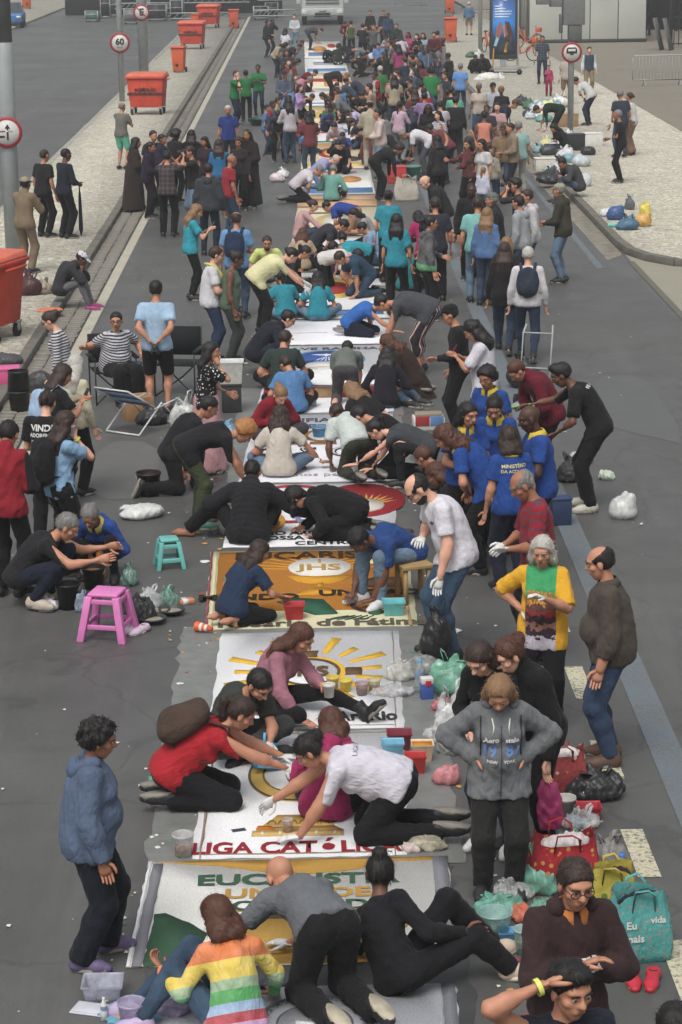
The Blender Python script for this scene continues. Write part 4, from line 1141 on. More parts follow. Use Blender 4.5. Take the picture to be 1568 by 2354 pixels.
p.poly('cross_upright', [(.522, .22), (.540, .22), (.540, .34), (.522, .34)], (216, 214, 206), 2); p.poly('cross_arm', [(.50, .28), (.562, .28), (.562, .30), (.50, .30)], (216, 214, 206), 3)
for i in range(7):
    a = .70 + .022 * i
    p.poly('wheat_ear', [(a, .10 + .03 * i), (a + .02, .12 + .03 * i), (a + .045, .20 + .03 * i), (a + .015, .17 + .03 * i)], OCHRE, 2)
# 2 LIGA CATOLICA
p = Panel('white panel with red lettering and a gold altar and medallion', -.89, .63, -.87, .70, 15.04, 17.60, WHT)
p.text('LIGA CATÓLICA', .48, .060, .190, DRED, 1, .012, 1.06)
for pts in ([(.035, .0), (.045, 0), (.045, 1), (.035, 1)], [(.935, .0), (.942, 0), (.942, 1), (.935, 1)], [(.045, .975), (.935, .975), (.935, .98), (.045, .98)], [(.055, .02), (.925, .02), (.925, .024), (.055, .024)]): p.poly('frame_line', pts, (150, 130, 112))
p.poly('altar_base', [(.27, .145), (.70, .145), (.70, .185), (.66, .215), (.30, .215)], (196, 156, 88)); p.poly('altar_band', [(.27, .146), (.70, .146), (.70, .180), (.27, .180)], (206, 172, 110), 2)
for i in range(5): p.poly('altar_cross', [(.315 + .085 * i, .155), (.327 + .085 * i, .155), (.327 + .085 * i, .172), (.315 + .085 * i, .172)], (224, 222, 214), 3)
p.poly('altar_steps', [(.32, .22), (.66, .22), (.60, .30), (.38, .30)], (206, 168, 92), 1); p.poly('altar_orange', [(.285, .19), (.38, .19), (.36, .21), (.30, .212)], (196, 118, 44), 3)
for i in range(6): p.ring('altar_arch', .36 + .05 * i, .225, .022, .035, .25, (150, 116, 56), 2, 10, 0, 180)
p.poly('column', [(.505, .30), (.525, .30), (.525, .46), (.505, .46)], (206, 168, 92), 1)
p.disc('medallion', .46, .62, .235, .215, (206, 172, 92)); p.ring('medallion_rim', .46, .62, .235, .215, .05, (96, 84, 66), 2); p.ring('medallion_ring', .46, .62, .165, .15, .06, (110, 94, 64), 2); p.disc('medallion_field', .46, .62, .15, .14, (206, 206, 204), 2)
p.text('MARIA JOSÉ', .46, .775, .13, (226, 224, 216), 3, .006, arc=.36)
p.disc('blue_mantle', .49, .585, .07, .06, (58, 84, 150), 3); p.disc('sky_patch', .44, .70, .07, .035, (132, 176, 206), 3); p.disc('pale_face', .49, .655, .025, .022, (214, 186, 160), 3)
p.poly('blue_patch', [(.30, .34), (.36, .36), (.34, .38), (.29, .36)], (92, 124, 170), 1)
# 3 sunburst ArqRio
p = Panel('white panel with a yellow sunburst, brown monogram and black lettering', -.87, .71, -.86, .78, 17.66, 20.26, WHT)
for i, a in enumerate(np.arange(8, 360, 21.2)):
    t = rad(a); r0, r1 = .26, (.47 if i % 2 else .40); w_ = .030 if i % 2 else .024
    if 250 < a < 290: continue
    c, s_ = math.cos(t), math.sin(t)
    p.poly('sun_ray', [(.5 + r0 * c - w_ * .6 * s_, .55 + (r0 * s_ + w_ * .6 * c) * .82), (.5 + r1 * c - w_ * s_, .55 + (r1 * s_ + w_ * c) * .82), (.5 + r1 * c + w_ * s_, .55 + (r1 * s_ - w_ * c) * .82), (.5 + r0 * c + w_ * .6 * s_, .55 + (r0 * s_ - w_ * .6 * c) * .82)], YEL)
p.ring('gold_ring', .5, .55, .20, .165, .14, YEL); p.ring('brown_ring', .5, .55, .172, .142, .10, (104, 78, 54), 2)
p.text('IHS', .5, .55, .24, (104, 78, 54), 2, .012)
for u, v in ((.5, .74), (.5, .36), (.74, .55), (.26, .55)): p.poly('cross_end', [(u - .045, v - .035), (u + .045, v - .035), (u + .045, v + .035), (u - .045, v + .035)], (112, 86, 62), 2)
p.text('ArqRio', .81, .10, .155, (66, 62, 60), 1, .006, 1.1, 2.0); p.ring('green_scroll', .19, .38, .030, .025, .3, (90, 168, 140)); p.ring('green_scroll', .25, .40, .035, .028, .3, (90, 168, 140))
for pts in ([(.955, .0), (.962, 0), (.962, 1), (.955, 1)], [(.05, .02), (.95, .02), (.95, .024), (.05, .024)]): p.poly('frame_line', pts, (150, 140, 130))
g = Geo()
# 4 Rosario de Fatima
p = Panel('brown panel with chalice, loaf and white host above cream border lettering', -1.02, .95, -1.06, .97, 20.40, 23.06, (206, 202, 166))
p.poly('brown_field', [(.04, .20), (.96, .20), (.96, .985), (.04, .985)], BRN); p.poly('rose_edge', [(0, 0), (.012, 0), (.012, 1), (0, 1)], (150, 84, 92)); p.poly('cream_edge', [(.018, 0), (.036, 0), (.036, 1), (.018, 1)], (214, 206, 166)); p.poly('lilac_patch', [(.04, .10), (.15, .10), (.16, .20), (.04, .20)], (184, 170, 170), 2)
p.text('EUCARISTIA', .56, .915, .22, (62, 44, 30), 2, .006, 1.5, 1.7); p.text('Rosário de Fátima', .56, .045, .20, (92, 86, 74), 1, .008, 1.35)
p.poly('pale_corner', [(.72, .80), (.96, .78), (.96, .98), (.80, .98)], (208, 204, 160), 2)
for i in range(15):
    t = rad(12 + i * 11.2); c, s_ = math.cos(t), math.sin(t)
    p.poly('sun_ray', [(.55 + .16 * c - .006 * s_, .70 + .16 * s_ + .006 * c), (.55 + .36 * c, .70 + .25 * s_), (.55 + .16 * c + .006 * s_, .70 + .16 * s_ - .006 * c)], (206, 146, 50), 2)
p.disc('host', .55, .745, .155, .125, (222, 220, 212), 3); p.text('JHS', .55, .735, .20, (176, 140, 74), 4, .006, 1.5); p.poly('host_cross', [(.543, .80), (.557, .80), (.557, .85), (.543, .85)], (176, 140, 74), 4)
p.poly('chalice_cup', [(.39, .63), (.71, .63), (.66, .56), (.60, .53), (.50, .53), (.44, .56)], (214, 152, 46), 3); p.poly('chalice_stem', [(.535, .44), (.565, .44), (.562, .53), (.538, .53)], (214, 152, 46), 3); p.poly('chalice_foot', [(.42, .38), (.68, .40), (.60, .46), (.55, .48), (.50, .46)], (214, 152, 46), 3)
p.poly('loaf', [(.70, .50), (.74, .56), (.84, .60), (.95, .59), (.95, .47), (.82, .465)], (92, 66, 50), 3); p.text('UNIDADE', .82, .40, .17, (52, 44, 36), 3, .008, 1.5); p.text('MUNDO', .20, .36, .17, (52, 44, 36), 3, .008, 1.5)
p.poly('dark_green_leaf', [(.04, .20), (.10, .16), (.20, .19), (.22, .26), (.14, .27), (.05, .25)], (44, 84, 66), 3); p.poly('dark_green_leaf', [(.34, .30), (.44, .34), (.56, .32), (.60, .22), (.63, .15), (.52, .14), (.40, .24)], (52, 98, 78), 3)
for u, v in ((.12, .70), (.17, .66), (.10, .62), (.15, .60)): p.poly('olive_leaf', [(u - .03, v), (u, v + .025), (u + .04, v + .01), (u + .01, v - .02)], (88, 148, 116), 3)
p.ring('dark_garland', .82, .24, .13, .09, .22, (76, 48, 44), 3, 30, 100, 340); p.disc('grapes', .80, .32, .03, .025, (150, 116, 150), 4); p.disc('red_fruit', .90, .30, .05, .022, (122, 50, 60), 4); p.disc('white_heart', .82, .23, .05, .025, (216, 212, 204), 4); p.disc('green_leaf', .81, .16, .035, .028, (60, 96, 76), 4)
for i in range(5): p.poly('green_frond', [(.58 + .04 * i, .075), (.61 + .04 * i, .085), (.68 + .03 * i, .125), (.62 + .04 * i, .105)], (56, 88, 72), 2)
p.poly('tan_edge', [(.962, 0), (.975, 0), (.975, 1), (.962, 1)], (160, 138, 96), 2)
# 5 Santuario
p = Panel('white panel with red discs, open golden hands and black lettering', -.94, .86, -.88, .96, 23.24, 25.95, WHT)
p.text('SANTUÁRIO ARQUIDIOCESANO', .50, .19, .150, (58, 56, 56), 1, .008, 1.0); p.text('NOSSA SENHORA', .54, .115, .145, (58, 56, 56), 1, .008, 1.15); p.text('CENTRO', .60, .035, .13, (58, 56, 56), 1, .008, 1.3)
p.disc('red_disc', .80, .70, .26, .28, (158, 48, 54)); p.ring('red_ring', .36, .66, .30, .32, .13, (166, 54, 60)); p.disc('red_field', .50, .56, .17, .14, (160, 52, 58))
for i in range(11):
    t = rad(20 + i * 14); c, s_ = math.cos(t), math.sin(t)
    p.poly('gold_ray', [(.82 + .11 * c - .008 * s_, .62 + .10 * s_ + .008 * c), (.82 + .20 * c, .62 + .19 * s_), (.82 + .11 * c + .008 * s_, .62 + .10 * s_ - .008 * c)], (206, 156, 70), 2)
p.disc('pale_disc', .82, .60, .11, .10, (216, 210, 196), 3)
p.poly('golden_hand', [(.33, .60), (.40, .68), (.52, .72), (.52, .66), (.42, .61), (.36, .55)], (214, 184, 122), 3); p.poly('golden_hand', [(.40, .48), (.44, .54), (.55, .585), (.57, .565), (.53, .52), (.44, .46)], (214, 184, 122), 3)
p.ring('gold_arc', .17, .36, .17, .20, .26, (196, 140, 58), 2, 24, -70, 70); p.poly('blue_ribbon', [(.38, .45), (.41, .45), (.45, .36), (.42, .345)], (120, 140, 190), 2); p.poly('blue_ribbon', [(.49, .45), (.52, .46), (.46, .345), (.43, .345)], (120, 140, 190), 3); p.poly('gold_cross', [(.425, .25), (.45, .25), (.45, .33), (.425, .33)], (190, 140, 60), 3)
# 6 outlined letters
p = Panel('white panel with black outlined letters and a brown oval', -.86, 1.0, -.74, 1.08, 26.05, 29.75, (222, 222, 228))
p.ring('brown_oval', .50, .66, .13, .10, .25, (150, 108, 60)); p.poly('brown_base', [(.42, .52), (.60, .52), (.60, .56), (.42, .56)], (140, 106, 70)); p.text('S C', .55, .40, .5, (62, 58, 54), 1, .012, 1.0); p.text('S C', .55, .40, .5, (206, 206, 210), 2, -.012, 1.0)
p.text('CONFIANÇA', .45, .90, .22, (84, 84, 90), 1, .006, 1.1); p.text('E ESPERANÇA', .50, .80, .22, (84, 84, 90), 1, .006, 1.1); p.text('rezemos pela paz', .5, .09, .16, (150, 150, 166), 1, .0, 1.2)
p = Panel('narrow red sawdust strip with tan square between white panels', -.73, 1.10, -.68, 1.16, 29.9, 31.6, (222, 222, 226))
p.poly('red_band', [(.02, .55), (.98, .55), (.98, .98), (.02, .98)], (162, 50, 58)); p.poly('tan_square', [(.40, .56), (.56, .56), (.56, .93), (.40, .93)], (150, 124, 88), 2); p.poly('paper', [(.16, .20), (.40, .16), (.40, .42), (.18, .45)], (220, 220, 216), 2)
# 7 blue circle
p = Panel('white panel with a light and dark blue disc and white dove', -.66, 1.17, -.57, 1.24, 31.75, 34.75, WHT)
p.text('SALVE RAINHA', .46, .905, .17, (80, 82, 96), 1, .006, 1.35); p.disc('light_blue_disc', .46, .62, .32, .24, (116, 160, 206)); p.disc('blue_disc', .46, .66, .24, .17, (64, 96, 166), 2)
p.poly('white_bird', [(.34, .735), (.44, .715), (.46, .69), (.48, .715), (.58, .735), (.48, .745), (.46, .765), (.44, .745)], (224, 226, 230), 3)
for i in range(5): p.poly('white_beam', [(.38 + .035 * i, .57 + .01 * abs(i - 2)), (.39 + .035 * i, .57 + .01 * abs(i - 2)), (.445 + .012 * i, .67), (.437 + .012 * i, .67)], (224, 226, 230), 3)
p.disc('white_mantle', .45, .46, .16, .09, (220, 220, 222), 3); p.poly('tan_stroke', [(.30, .36), (.56, .40), (.58, .43), (.32, .40)], (206, 196, 172), 4); p.poly('black_mark', [(.31, .24), (.34, .24), (.335, .34), (.315, .34)], (70, 72, 84), 1)
p.poly('outline', [(.27, .47), (.30, .55), (.36, .57), (.29, .50)], (70, 74, 96), 4)
# 8 blank white
p = Panel('blank white cloth panel with one thin printed line', -.58, 1.24, -.51, 1.30, 34.88, 37.05, (228, 229, 234))
p.poly('thin_line', [(.08, .44), (.45, .46), (.45, .468), (.08, .448)], (170, 168, 176))
# further panels
def far_panel(y0, y1, c0, c1, col, label, motifs):
    p = Panel(label, c0 - .9, c0 + .9, c1 - .9, c1 + .9, y0, y1, col)
    for mk in motifs:
        if mk[0] == 'd': p.disc('motif_disc', *mk[1:6], lay=1 + p.k % 3, n=24)
        elif mk[0] == 'b': p.poly('motif_band', [(mk[1], mk[2]), (mk[3], mk[2]), (mk[3], mk[4]), (mk[1], mk[4])], mk[5], 1 + p.k % 3)
        elif mk[0] == 't': p.text(mk[1], mk[2], mk[3], mk[4], mk[5], 2, .01, 1.3)
R_, B_, Y_, O_, K_ = (166, 60, 56), (92, 128, 172), (220, 184, 96), (196, 138, 82), (80, 74, 72)
far_panel(37.2, 43.4, .40, .50, (206, 206, 206), 'white panel among the teal-shirted group with yellow and red shapes', [('d', .5, .5, .25, .18, Y_), ('d', .5, .5, .15, .11, R_), ('b', .05, .05, .95, .12, B_), ('b', .1, .8, .9, .84, K_)])
far_panel(43.6, 47.0, .50, .58, (210, 210, 214), 'white panel with faint blue script beside the seated yellow-shirted man', [('d', .42, .45, .10, .12, B_), ('b', .2, .3, .8, .33, (150, 160, 190))])
far_panel(47.2, 51.9, .58, .66, (214, 202, 172), 'cream panel with black drawn outlines beside the woman in pink', [('d', .5, .45, .28, .3, (216, 190, 140)), ('d', .5, .5, .16, .16, (206, 206, 200)), ('b', .1, .75, .6, .78, K_), ('b', .3, .2, .9, .23, K_)])
far_panel(52.1, 54.2, .66, .68, (196, 158, 120), 'peach coloured sawdust strip beyond the cream panel', [('b', .02, .6, .98, .9, (206, 178, 146))])
far_panel(54.4, 59.8, .68, .72, (210, 210, 206), 'white panel with blue hem and yellow shapes beside the man in mint', [('b', .02, .02, .98, .22, B_), ('d', .4, .6, .2, .15, Y_), ('d', .7, .55, .15, .12, O_), ('b', .2, .85, .8, .88, R_)])
far_panel(60.0, 66.6, .72, .78, (212, 198, 166), 'cream panel with red crown and orange band', [('b', .0, .9, 1, 1, O_), ('d', .45, .6, .2, .2, R_), ('d', .45, .6, .12, .12, Y_), ('b', .1, .1, .9, .2, Y_), ('d', .7, .35, .2, .1, K_)])
far_panel(66.8, 73.0, .78, .82, (210, 210, 212), 'white panel with green hem and red marks among children', [('b', .05, .02, .95, .10, (84, 140, 112)), ('b', .1, .5, .5, .55, R_), ('d', .6, .6, .15, .12, B_)])
far_panel(73.2, 80, .82, .86, (214, 196, 150), 'pale yellow panel deep in the crowd beyond the children', [('d', .5, .5, .3, .3, Y_), ('d', .5, .5, .15, .15, R_)])
far_panel(80.2, 88, .86, .88, (212, 212, 214), 'white panel deep in the crowd with an orange disc', [('d', .5, .5, .2, .2, O_), ('b', .1, .1, .9, .15, B_)])
far_panel(88.2, 97, .88, .88, (214, 204, 176), 'cream panel deep in the crowd with a red and orange cross', [('b', .4, .1, .6, .9, O_), ('b', .1, .4, .9, .6, R_)])
far_panel(97.2, 107, .88, .86, (210, 210, 212), 'white panel deep in the crowd with blue and grey bands', [('b', .05, .05, .95, .25, B_), ('b', .2, .5, .8, .7, (150, 150, 156))])
far_panel(107.2, 121, .86, .84, (212, 206, 196), 'last visible panel before the white lorry with orange and blue shapes', [('d', .4, .5, .2, .2, O_), ('b', .1, .1, .5, .3, B_), ('d', .75, .7, .12, .12, R_)])
# -- street furniture and background
ORG = (188, 66, 46); ORG2 = (196, 88, 52)
STEEL = solid('galvanised_steel', (150, 154, 154), .5, .12, 4.0)
PGREY = solid('painted_grey_steel', (146, 152, 154), .5, .12, 3.0)
DARKP = solid('black_plastic', (40, 40, 42), .5, .15)
RUB = solid('rubber', (30, 29, 29), .75, .2)
WHITEP = solid('white_paint_metal', (206, 206, 202), .5, .06)
def flat_text(parent, body, size, loc, rot, mat, bold=.004, sx=1.0, name='lettering'):
    V, Fs = text_mesh(body, size, bold); me = mesh_from(name, [(x * sx, y, 0) for x, y in V], Fs, [mat])
    o = link(name, me, parent); o.location = loc; o.rotation_euler = rot; return o
BLKT = solid('black_print', (34, 30, 30), .7)

def waste_cart(pos, rotz, label):
    r = empty('waste_cart', pos, rotz); om = solid('orange_cart_plastic', ORG, .5, .22, 2.2); lm = solid('orange_lid_plastic', (200, 100, 76), .5, .16, 3.0)
    g = Geo(); g.box((-.60, -.46, .24), (.60, .46, 1.16), taper=.86); g.build('bin_body', om, r, bevel=.03)
    g = Geo()
    for x in (-.2, .2): g.box((x - .012, -.462, .72), (x + .012, -.44, 1.10))
    g.build('rib', om, r)
    g = Geo(); g.box((-.65, -.52, 1.16), (.65, .52, 1.23)); g.build('rim', om, r, bevel=.02)
    g = Geo(); g.add([(-.64, -.50, 1.235), (.64, -.50, 1.235), (.64, .52, 1.235), (-.64, .52, 1.235), (-.60, -.40, 1.30), (.60, -.40, 1.30), (.60, .48, 1.34), (-.60, .48, 1.34)],
                     [(0, 3, 2, 1), (4, 5, 6, 7), (0, 1, 5, 4), (1, 2, 6, 5), (2, 3, 7, 6), (3, 0, 4, 7)]); g.build('lid', lm, r, bevel=.02)
    for sx in (-1, 1):
        for sy in (-1, 1):
            w = empty('caster', (sx * .47, sy * .34, 0)); w.parent = r
            g = Geo(); g.tube([(-.03, 0, .10), (.03, 0, .10)], .10, 14); g.build('wheel', RUB, w)
            g = Geo(); g.box((-.045, -.05, .10), (-.033, .05, .25)); g.box((.033, -.05, .10), (.045, .05, .25)); g.box((-.06, -.07, .23), (.06, .07, .26)); g.build('fork', STEEL, w)
    g = Geo(); g.tube([(.63, -.30, 1.10), (.70, -.30, 1.12), (.70, .30, 1.12), (.63, .30, 1.10)], .018, 6); g.build('handle', om, r)
    flat_text(r, 'RESÍDUO', .13, (0, -.447, .80), (rad(86), 0, 0), BLKT, .008, 1.3); flat_text(r, 'EXTRAORDINÁRIO', .11, (0, -.440, .67), (rad(86), 0, 0), BLKT, .008, 1.25)
    return tag(r, label, 'waste cart', 'orange waste carts on the left sidewalk')

def wheelie_bin(pos, rotz, label, group, s=1.0):
    r = empty('wheelie_bin', pos, rotz); r.scale = (s,) * 3; om = solid('orange_bin_plastic', ORG2, .5, .12, 3.0)
    g = Geo(); g.box((-.27, -.31, .06), (.27, .31, .98), taper=.80); g.build('bin_body', om, r, bevel=.03)
    g = Geo(); g.box((-.30, -.36, .985), (.30, .36, 1.05)); g.build('lid', om, r, bevel=.025)
    for sx in (-1, 1):
        g = Geo(); g.tube([(sx * .22, .26, .10), (sx * .28, .26, .10)], .10, 14); g.build('wheel', RUB, r)
    g = Geo(); g.tube([(-.2, .37, .96), (-.2, .42, .98), (.2, .42, .98), (.2, .37, .96)], .016, 6); g.build('handle', om, r)
    g = Geo(); g.prism([(-.10, 0), (-.02, .10), (.06, .06), (.02, -.08)], 0, .004); o = g.build('stencil_mark', BLKT, r); o.location = (-.02, -.268, .30); o.rotation_euler = (rad(86), 0, 0)
    return tag(r, label, 'wheelie bin', group)

def gp(x, y, z=0.0): p = G(x, y, z); return (float(p[0]), float(p[1]), z)
waste_cart(gp(-46, 778, SWZ), rad(-20), 'orange four-wheeled waste cart beside the tall grey pole')
waste_cart(gp(341, 262, SWZ), rad(-6), 'orange waste cart near the man in teal shorts')
waste_cart(gp(443, 112, SWZ), rad(-8), 'orange waste cart behind the lone orange wheelie bin')
waste_cart(gp(481, 64, SWZ), rad(-10), 'farthest orange waste cart on the left sidewalk')
wheelie_bin(gp(412, 166, SWZ), rad(-8), 'lone orange wheelie bin standing between two waste carts', 'orange wheelie bins')
wheelie_bin(gp(449, 66, SWZ), rad(0), 'small orange bin half hidden beside the farthest waste cart', 'orange wheelie bins', .8)
wheelie_bin(gp(538, 66), rad(0), 'orange wheelie bin standing in the gutter at the end of the cream line', 'orange wheelie bins', 1.05)
wheelie_bin(gp(1036, 97, SWZ), rad(0), 'orange wheelie bin on the right sidewalk kerb behind the crowd', 'orange wheelie bins', 1.15)
wheelie_bin(gp(1034, 32, SWZ), rad(0), 'farther orange wheelie bin on the right sidewalk behind its twin', 'orange wheelie bins', 1.1)
wheelie_bin(gp(62, 20, SWZ), rad(20), 'orange bin on the far sidewalk across the other road', 'orange wheelie bins', 1.1)

def round_sign(parent, c, R, face):
    """disc facing the camera side (-Y): red ring, white field"""
    n = 40
    def disc(r0, r1, y, nm, mt, th=.006):
        g = Geo(); V = []
        for i in range(n):
            t = 2 * math.pi * i / n
            V += [(c[0] + r1 * math.cos(t), c[1] - y, c[2] + r1 * math.sin(t)), (c[0] + r0 * math.cos(t), c[1] - y, c[2] + r0 * math.sin(t)), (c[0] + r1 * math.cos(t), c[1] - y + th, c[2] + r1 * math.sin(t))]
        Fs = [(3 * i, 3 * ((i + 1) % n), 3 * ((i + 1) % n) + 1, 3 * i + 1) for i in range(n)] + [(3 * i, 3 * i + 2, 3 * ((i + 1) % n) + 2, 3 * ((i + 1) % n)) for i in range(n)]
        g.add(V, Fs); return g.build(nm, mt, parent)
    pl = disc(.0, R, .012, 'sign_plate', solid('sign_white', (198, 198, 194), .5, .05)); disc(R * .80, R * 1.0, .018, 'red_ring', solid('sign_red', (146, 40, 50), .5, .08))
    bk = solid('sign_black', (34, 36, 36), .6)
    def txt(b, s, dx, dz, bold=.01, sx=1.0): flat_text(pl, b, s, (c[0] + dx, c[1] - .020, c[2] + dz), (rad(90), 0, 0), bk, bold, sx)
    def poly(pts, nm, y=.020, mt=bk):
        g = Geo(); g.add([(c[0] + x, c[1] - y, c[2] + z) for x, z in pts], [tuple(range(len(pts)))]); g.build(nm, mt, pl)
    if face == '60': txt('60', R * .85, 0, R * .08, .012); txt('km/h', R * .28, 0, -R * .42, .0)
    elif face == 'E':
        txt('E', R * 1.15, 0, 0, .015); a = R * .62
        poly([(-a, a * .86), (-a * .86, a), (a, -a * .86), (a * .86, -a)], 'red_bar', .024, solid('sign_red', (146, 40, 50), .5, .08))
    elif face == 'lane':
        s = R
        poly([(.05 * s, .52 * s), (.22 * s, .24 * s), (.10 * s, .24 * s), (.10 * s, .14 * s), (.0, .14 * s), (.0, .24 * s), (-.12 * s, .24 * s)], 'arrow_head'); poly([(-.01 * s, .02 * s), (.11 * s, .02 * s), (.11 * s, -.50 * s), (-.01 * s, -.50 * s)], 'arrow_shaft')
        txt('km', R * .2, .24 * s, .07 * s, .0); poly([(-.5 * s, .10 * s), (-.1 * s, .10 * s), (-.1 * s, .03 * s), (-.5 * s, .03 * s)], 'car_roof', .020, solid('sign_brown', (96, 78, 72), .6)); poly([(-.55 * s, -.22 * s), (-.16 * s, -.22 * s), (-.12 * s, -.34 * s), (-.55 * s, -.36 * s)], 'car_base')
    elif face == 'car':
        poly([(-.52 * R, .30 * R), (-.40 * R, .48 * R), (.40 * R, .48 * R), (.52 * R, .30 * R), (.52 * R, -.10 * R), (-.52 * R, -.10 * R)], 'vehicle_body'); poly([(-.38 * R, .34 * R), (.38 * R, .34 * R), (.34 * R, .10 * R), (-.34 * R, .10 * R)], 'vehicle_window', .024, solid('sign_white', (198, 198, 194), .5)); poly([(-.22 * R, .12 * R), (.22 * R, .12 * R), (.16 * R, -.24 * R), (-.16 * R, -.24 * R)], 'load', .028)

def pole(base, h, r, name, label, signs=(), two_tone=False, cat='sign post'):
    o = empty(name, base); g = Geo(); g.lathe([(r, 0), (r, h if not two_tone else 4.05), (r * .95, h if not two_tone else 4.06)], 18, closed=True); g.build('post', PGREY if two_tone else STEEL, o, smooth=False)
    if two_tone:
        g = Geo(); g.lathe([(r * 1.01, 4.05), (r * 1.0, h)], 18, closed=True); g.build('upper_post', solid('weathered_grey_steel', (98, 102, 100), .6, .15, 3.0), o)
    for (z, R, f) in signs:
        so_ = empty('round_sign', (0, 0, 0)); so_.parent = o; round_sign(so_, (0, -r - .02, z), R, f)
        g = Geo(); g.box((-r - .02, -r - .012, z - .05), (r + .02, r + .02, z + .05)); g.build('clamp', STEEL, so_)
    return tag(o, label, cat)
def head_z(base, y_px, x_px):
    """height above ground of a point at photo height y on the vertical through base"""
    lo, hi = 0.0, 12.0
    for _ in range(40):
        m = (lo + hi) / 2; v = np.array([base[0], base[1], m]) - CAMP; yy = 1177 - F_PX * (v @ UP) / (v @ FW)
        if yy > y_px: lo = m
        else: hi = m
    return lo
b0 = gp(33, 600, SWZ); pole(b0, 8.5, .155, 'street_pole', 'thick grey street pole carrying a round no-entry-ahead arrow sign', [(head_z(b0, 302, 20) - SWZ, .29, 'lane')], True, 'pole')
b0 = gp(281, 233, SWZ); pole(b0, 7.5, .10, 'speed_limit_post', 'slim post with a round red-ringed 60 sign', [(head_z(b0, 98, 280) - SWZ, .35, '60')])
b0 = gp(331, 169, SWZ); pole(b0, 8.0, .20, 'no_parking_post', 'thick post with a round sign showing a crossed E', [(head_z(b0, 28, 330) - SWZ, .33, 'E')])
b0 = gp(1311, 317, SWZ); tp = pole(b0, 6.6, .085, 'traffic_control_post', 'pale post with grey control boxes above a round vehicle ban sign', [(head_z(b0, 120, 1309) - SWZ, .29, 'car')])
zs = head_z(b0, 94, 0) - SWZ; zc = head_z(b0, 57, 0) - SWZ
g = Geo(); g.box((-.25, -.16, zc), (.36, .16, zc + 1.3)); g.build('control_box', solid('box_grey', (112, 114, 114), .5, .1), tp, bevel=.02)
g = Geo(); g.box((-.10, -.14, zs), (.28, .14, zc - .01)); g.box((-.35, -.12, zs + .22), (-.26, .10, zc + .3)); g.build('lower_box', solid('box_dark_grey', (88, 90, 90), .5, .1), tp, bevel=.02)
g = Geo(); q = zc - 4.05; g.box((-1.0, -.12, 4.62 + q), (-.62, .16, 4.95 + q)); g.tube([(-.64, 0, 4.6 + q), (0, 0, 4.6 + q)], .03, 8); g.box((-.62, -.05, 4.55 + q), (-.26, .1, 4.85 + q)); g.build('camera_housing', solid('box_grey', (112, 114, 114), .5, .1), tp, bevel=.015)
b0 = gp(1104, 128, SWZ); pole(b0, 7.0, .09, 'lamp_post', 'thin dark post beside the lit blue advertising panel', (), False, 'pole')
b0 = gp(1, 60); bb = empty('signal_cabinet', (0, 0, 0))
pb = np.array(gp(33, 600, SWZ)); g = Geo(); g.box((-.55, -.28, 6.05 - SWZ), (-.02, -.16, 6.9)); o = g.build('signal_cabinet', solid('box_pale_grey', (150, 152, 150), .5, .08)); o.location = (pb[0] + .1, pb[1], SWZ); bpy.data.objects.remove(bb)
tag(o, 'pale grey cabinet fixed high on the thick street pole', 'cabinet')

# advertising panel
b0 = gp(1157, 160, SWZ); ad = empty('advertising_panel', b0, rad(4))
g = Geo(); g.box((-.62, -.10, 0), (.62, .14, .10)); g.box((-.12, -.06, .1), (.12, .1, .5)); g.build('foot', STEEL, ad, bevel=.01)
g = Geo(); g.box((-.56, -.09, .42), (.56, .12, 3.05)); g.build('casing', solid('dark_casing', (48, 54, 54), .4), ad, bevel=.02)
g = Geo(); g.box((.565, -.10, .15), (.62, .13, 3.1)); g.build('side_trim', STEEL, ad, bevel=.01)
def screen_mat():
    m, n, l, b = new_mat('advert_screen'); tc = n.new('ShaderNodeTexCoord').outputs['Object']; sp = n.new('ShaderNodeSeparateXYZ'); l.new(tc, sp.inputs[0])
    c = ramp(n, l, math_node(n, l, 'DIVIDE', sp.outputs[2], 3.0), [(.22, lin((34, 38, 44))), (.40, lin((40, 60, 92))), (.62, lin((52, 120, 190))), (.95, lin((52, 74, 118)))])
    l.new(c, b.inputs['Base Color']); l.new(c, b.inputs['Emission Color']); b.inputs['Emission Strength'].default_value = .35; b.inputs['Roughness'].default_value = .2
    return m
g = Geo(); g.box((-.46, -.096, .62), (.46, -.088, 2.92)); sc_ = g.build('screen', screen_mat(), ad)
wt = solid('screen_white', (200, 214, 230), .5); flat_text(ad, 'RIO', .10, (.05, -.099, 2.78), (rad(90), 0, 0), wt, .004)
for i, wd in enumerate((.34, .46, .70, .68, .58)):
    g = Geo(); g.box((-.38, -.101, 2.50 - i * .105), (-.38 + wd, -.0985, 2.56 - i * .105)); g.build('text_line', wt, sc_)
for nm, pts, c in (('poster_hair', [(.05, 1.95), (.22, 1.9), (.36, 1.5), (.34, 1.1), (.12, 1.1), (.06, 1.5)], (74, 52, 52)), ('poster_face', [(-.05, 1.75), (.10, 1.85), (.16, 1.4), (.02, 1.3)], (180, 128, 110)), ('poster_hand', [(-.34, 1.35), (-.30, 1.7), (-.12, 1.95), (-.08, 1.5), (-.20, 1.25)], (150, 96, 92)), ('poster_sleeve', [(-.42, .95), (-.30, 1.35), (-.18, 1.3), (-.30, .95)], (150, 186, 200)), ('poster_shirt', [(-.2, .8), (-.1, 1.3), (.2, 1.2), (.4, .8)], (44, 56, 66)), ('poster_strap', [(.0, .70), (.12, .70), (.2, 1.1), (.1, 1.15)], (190, 140, 50))):
    g = Geo(); g.add([(x, -.103, z) for x, z in pts], [tuple(range(len(pts)))]); g.build(nm, solid(nm, c, .5), sc_)
tag(ad, 'freestanding lit advertising panel with blue poster on the right sidewalk', 'advert panel')

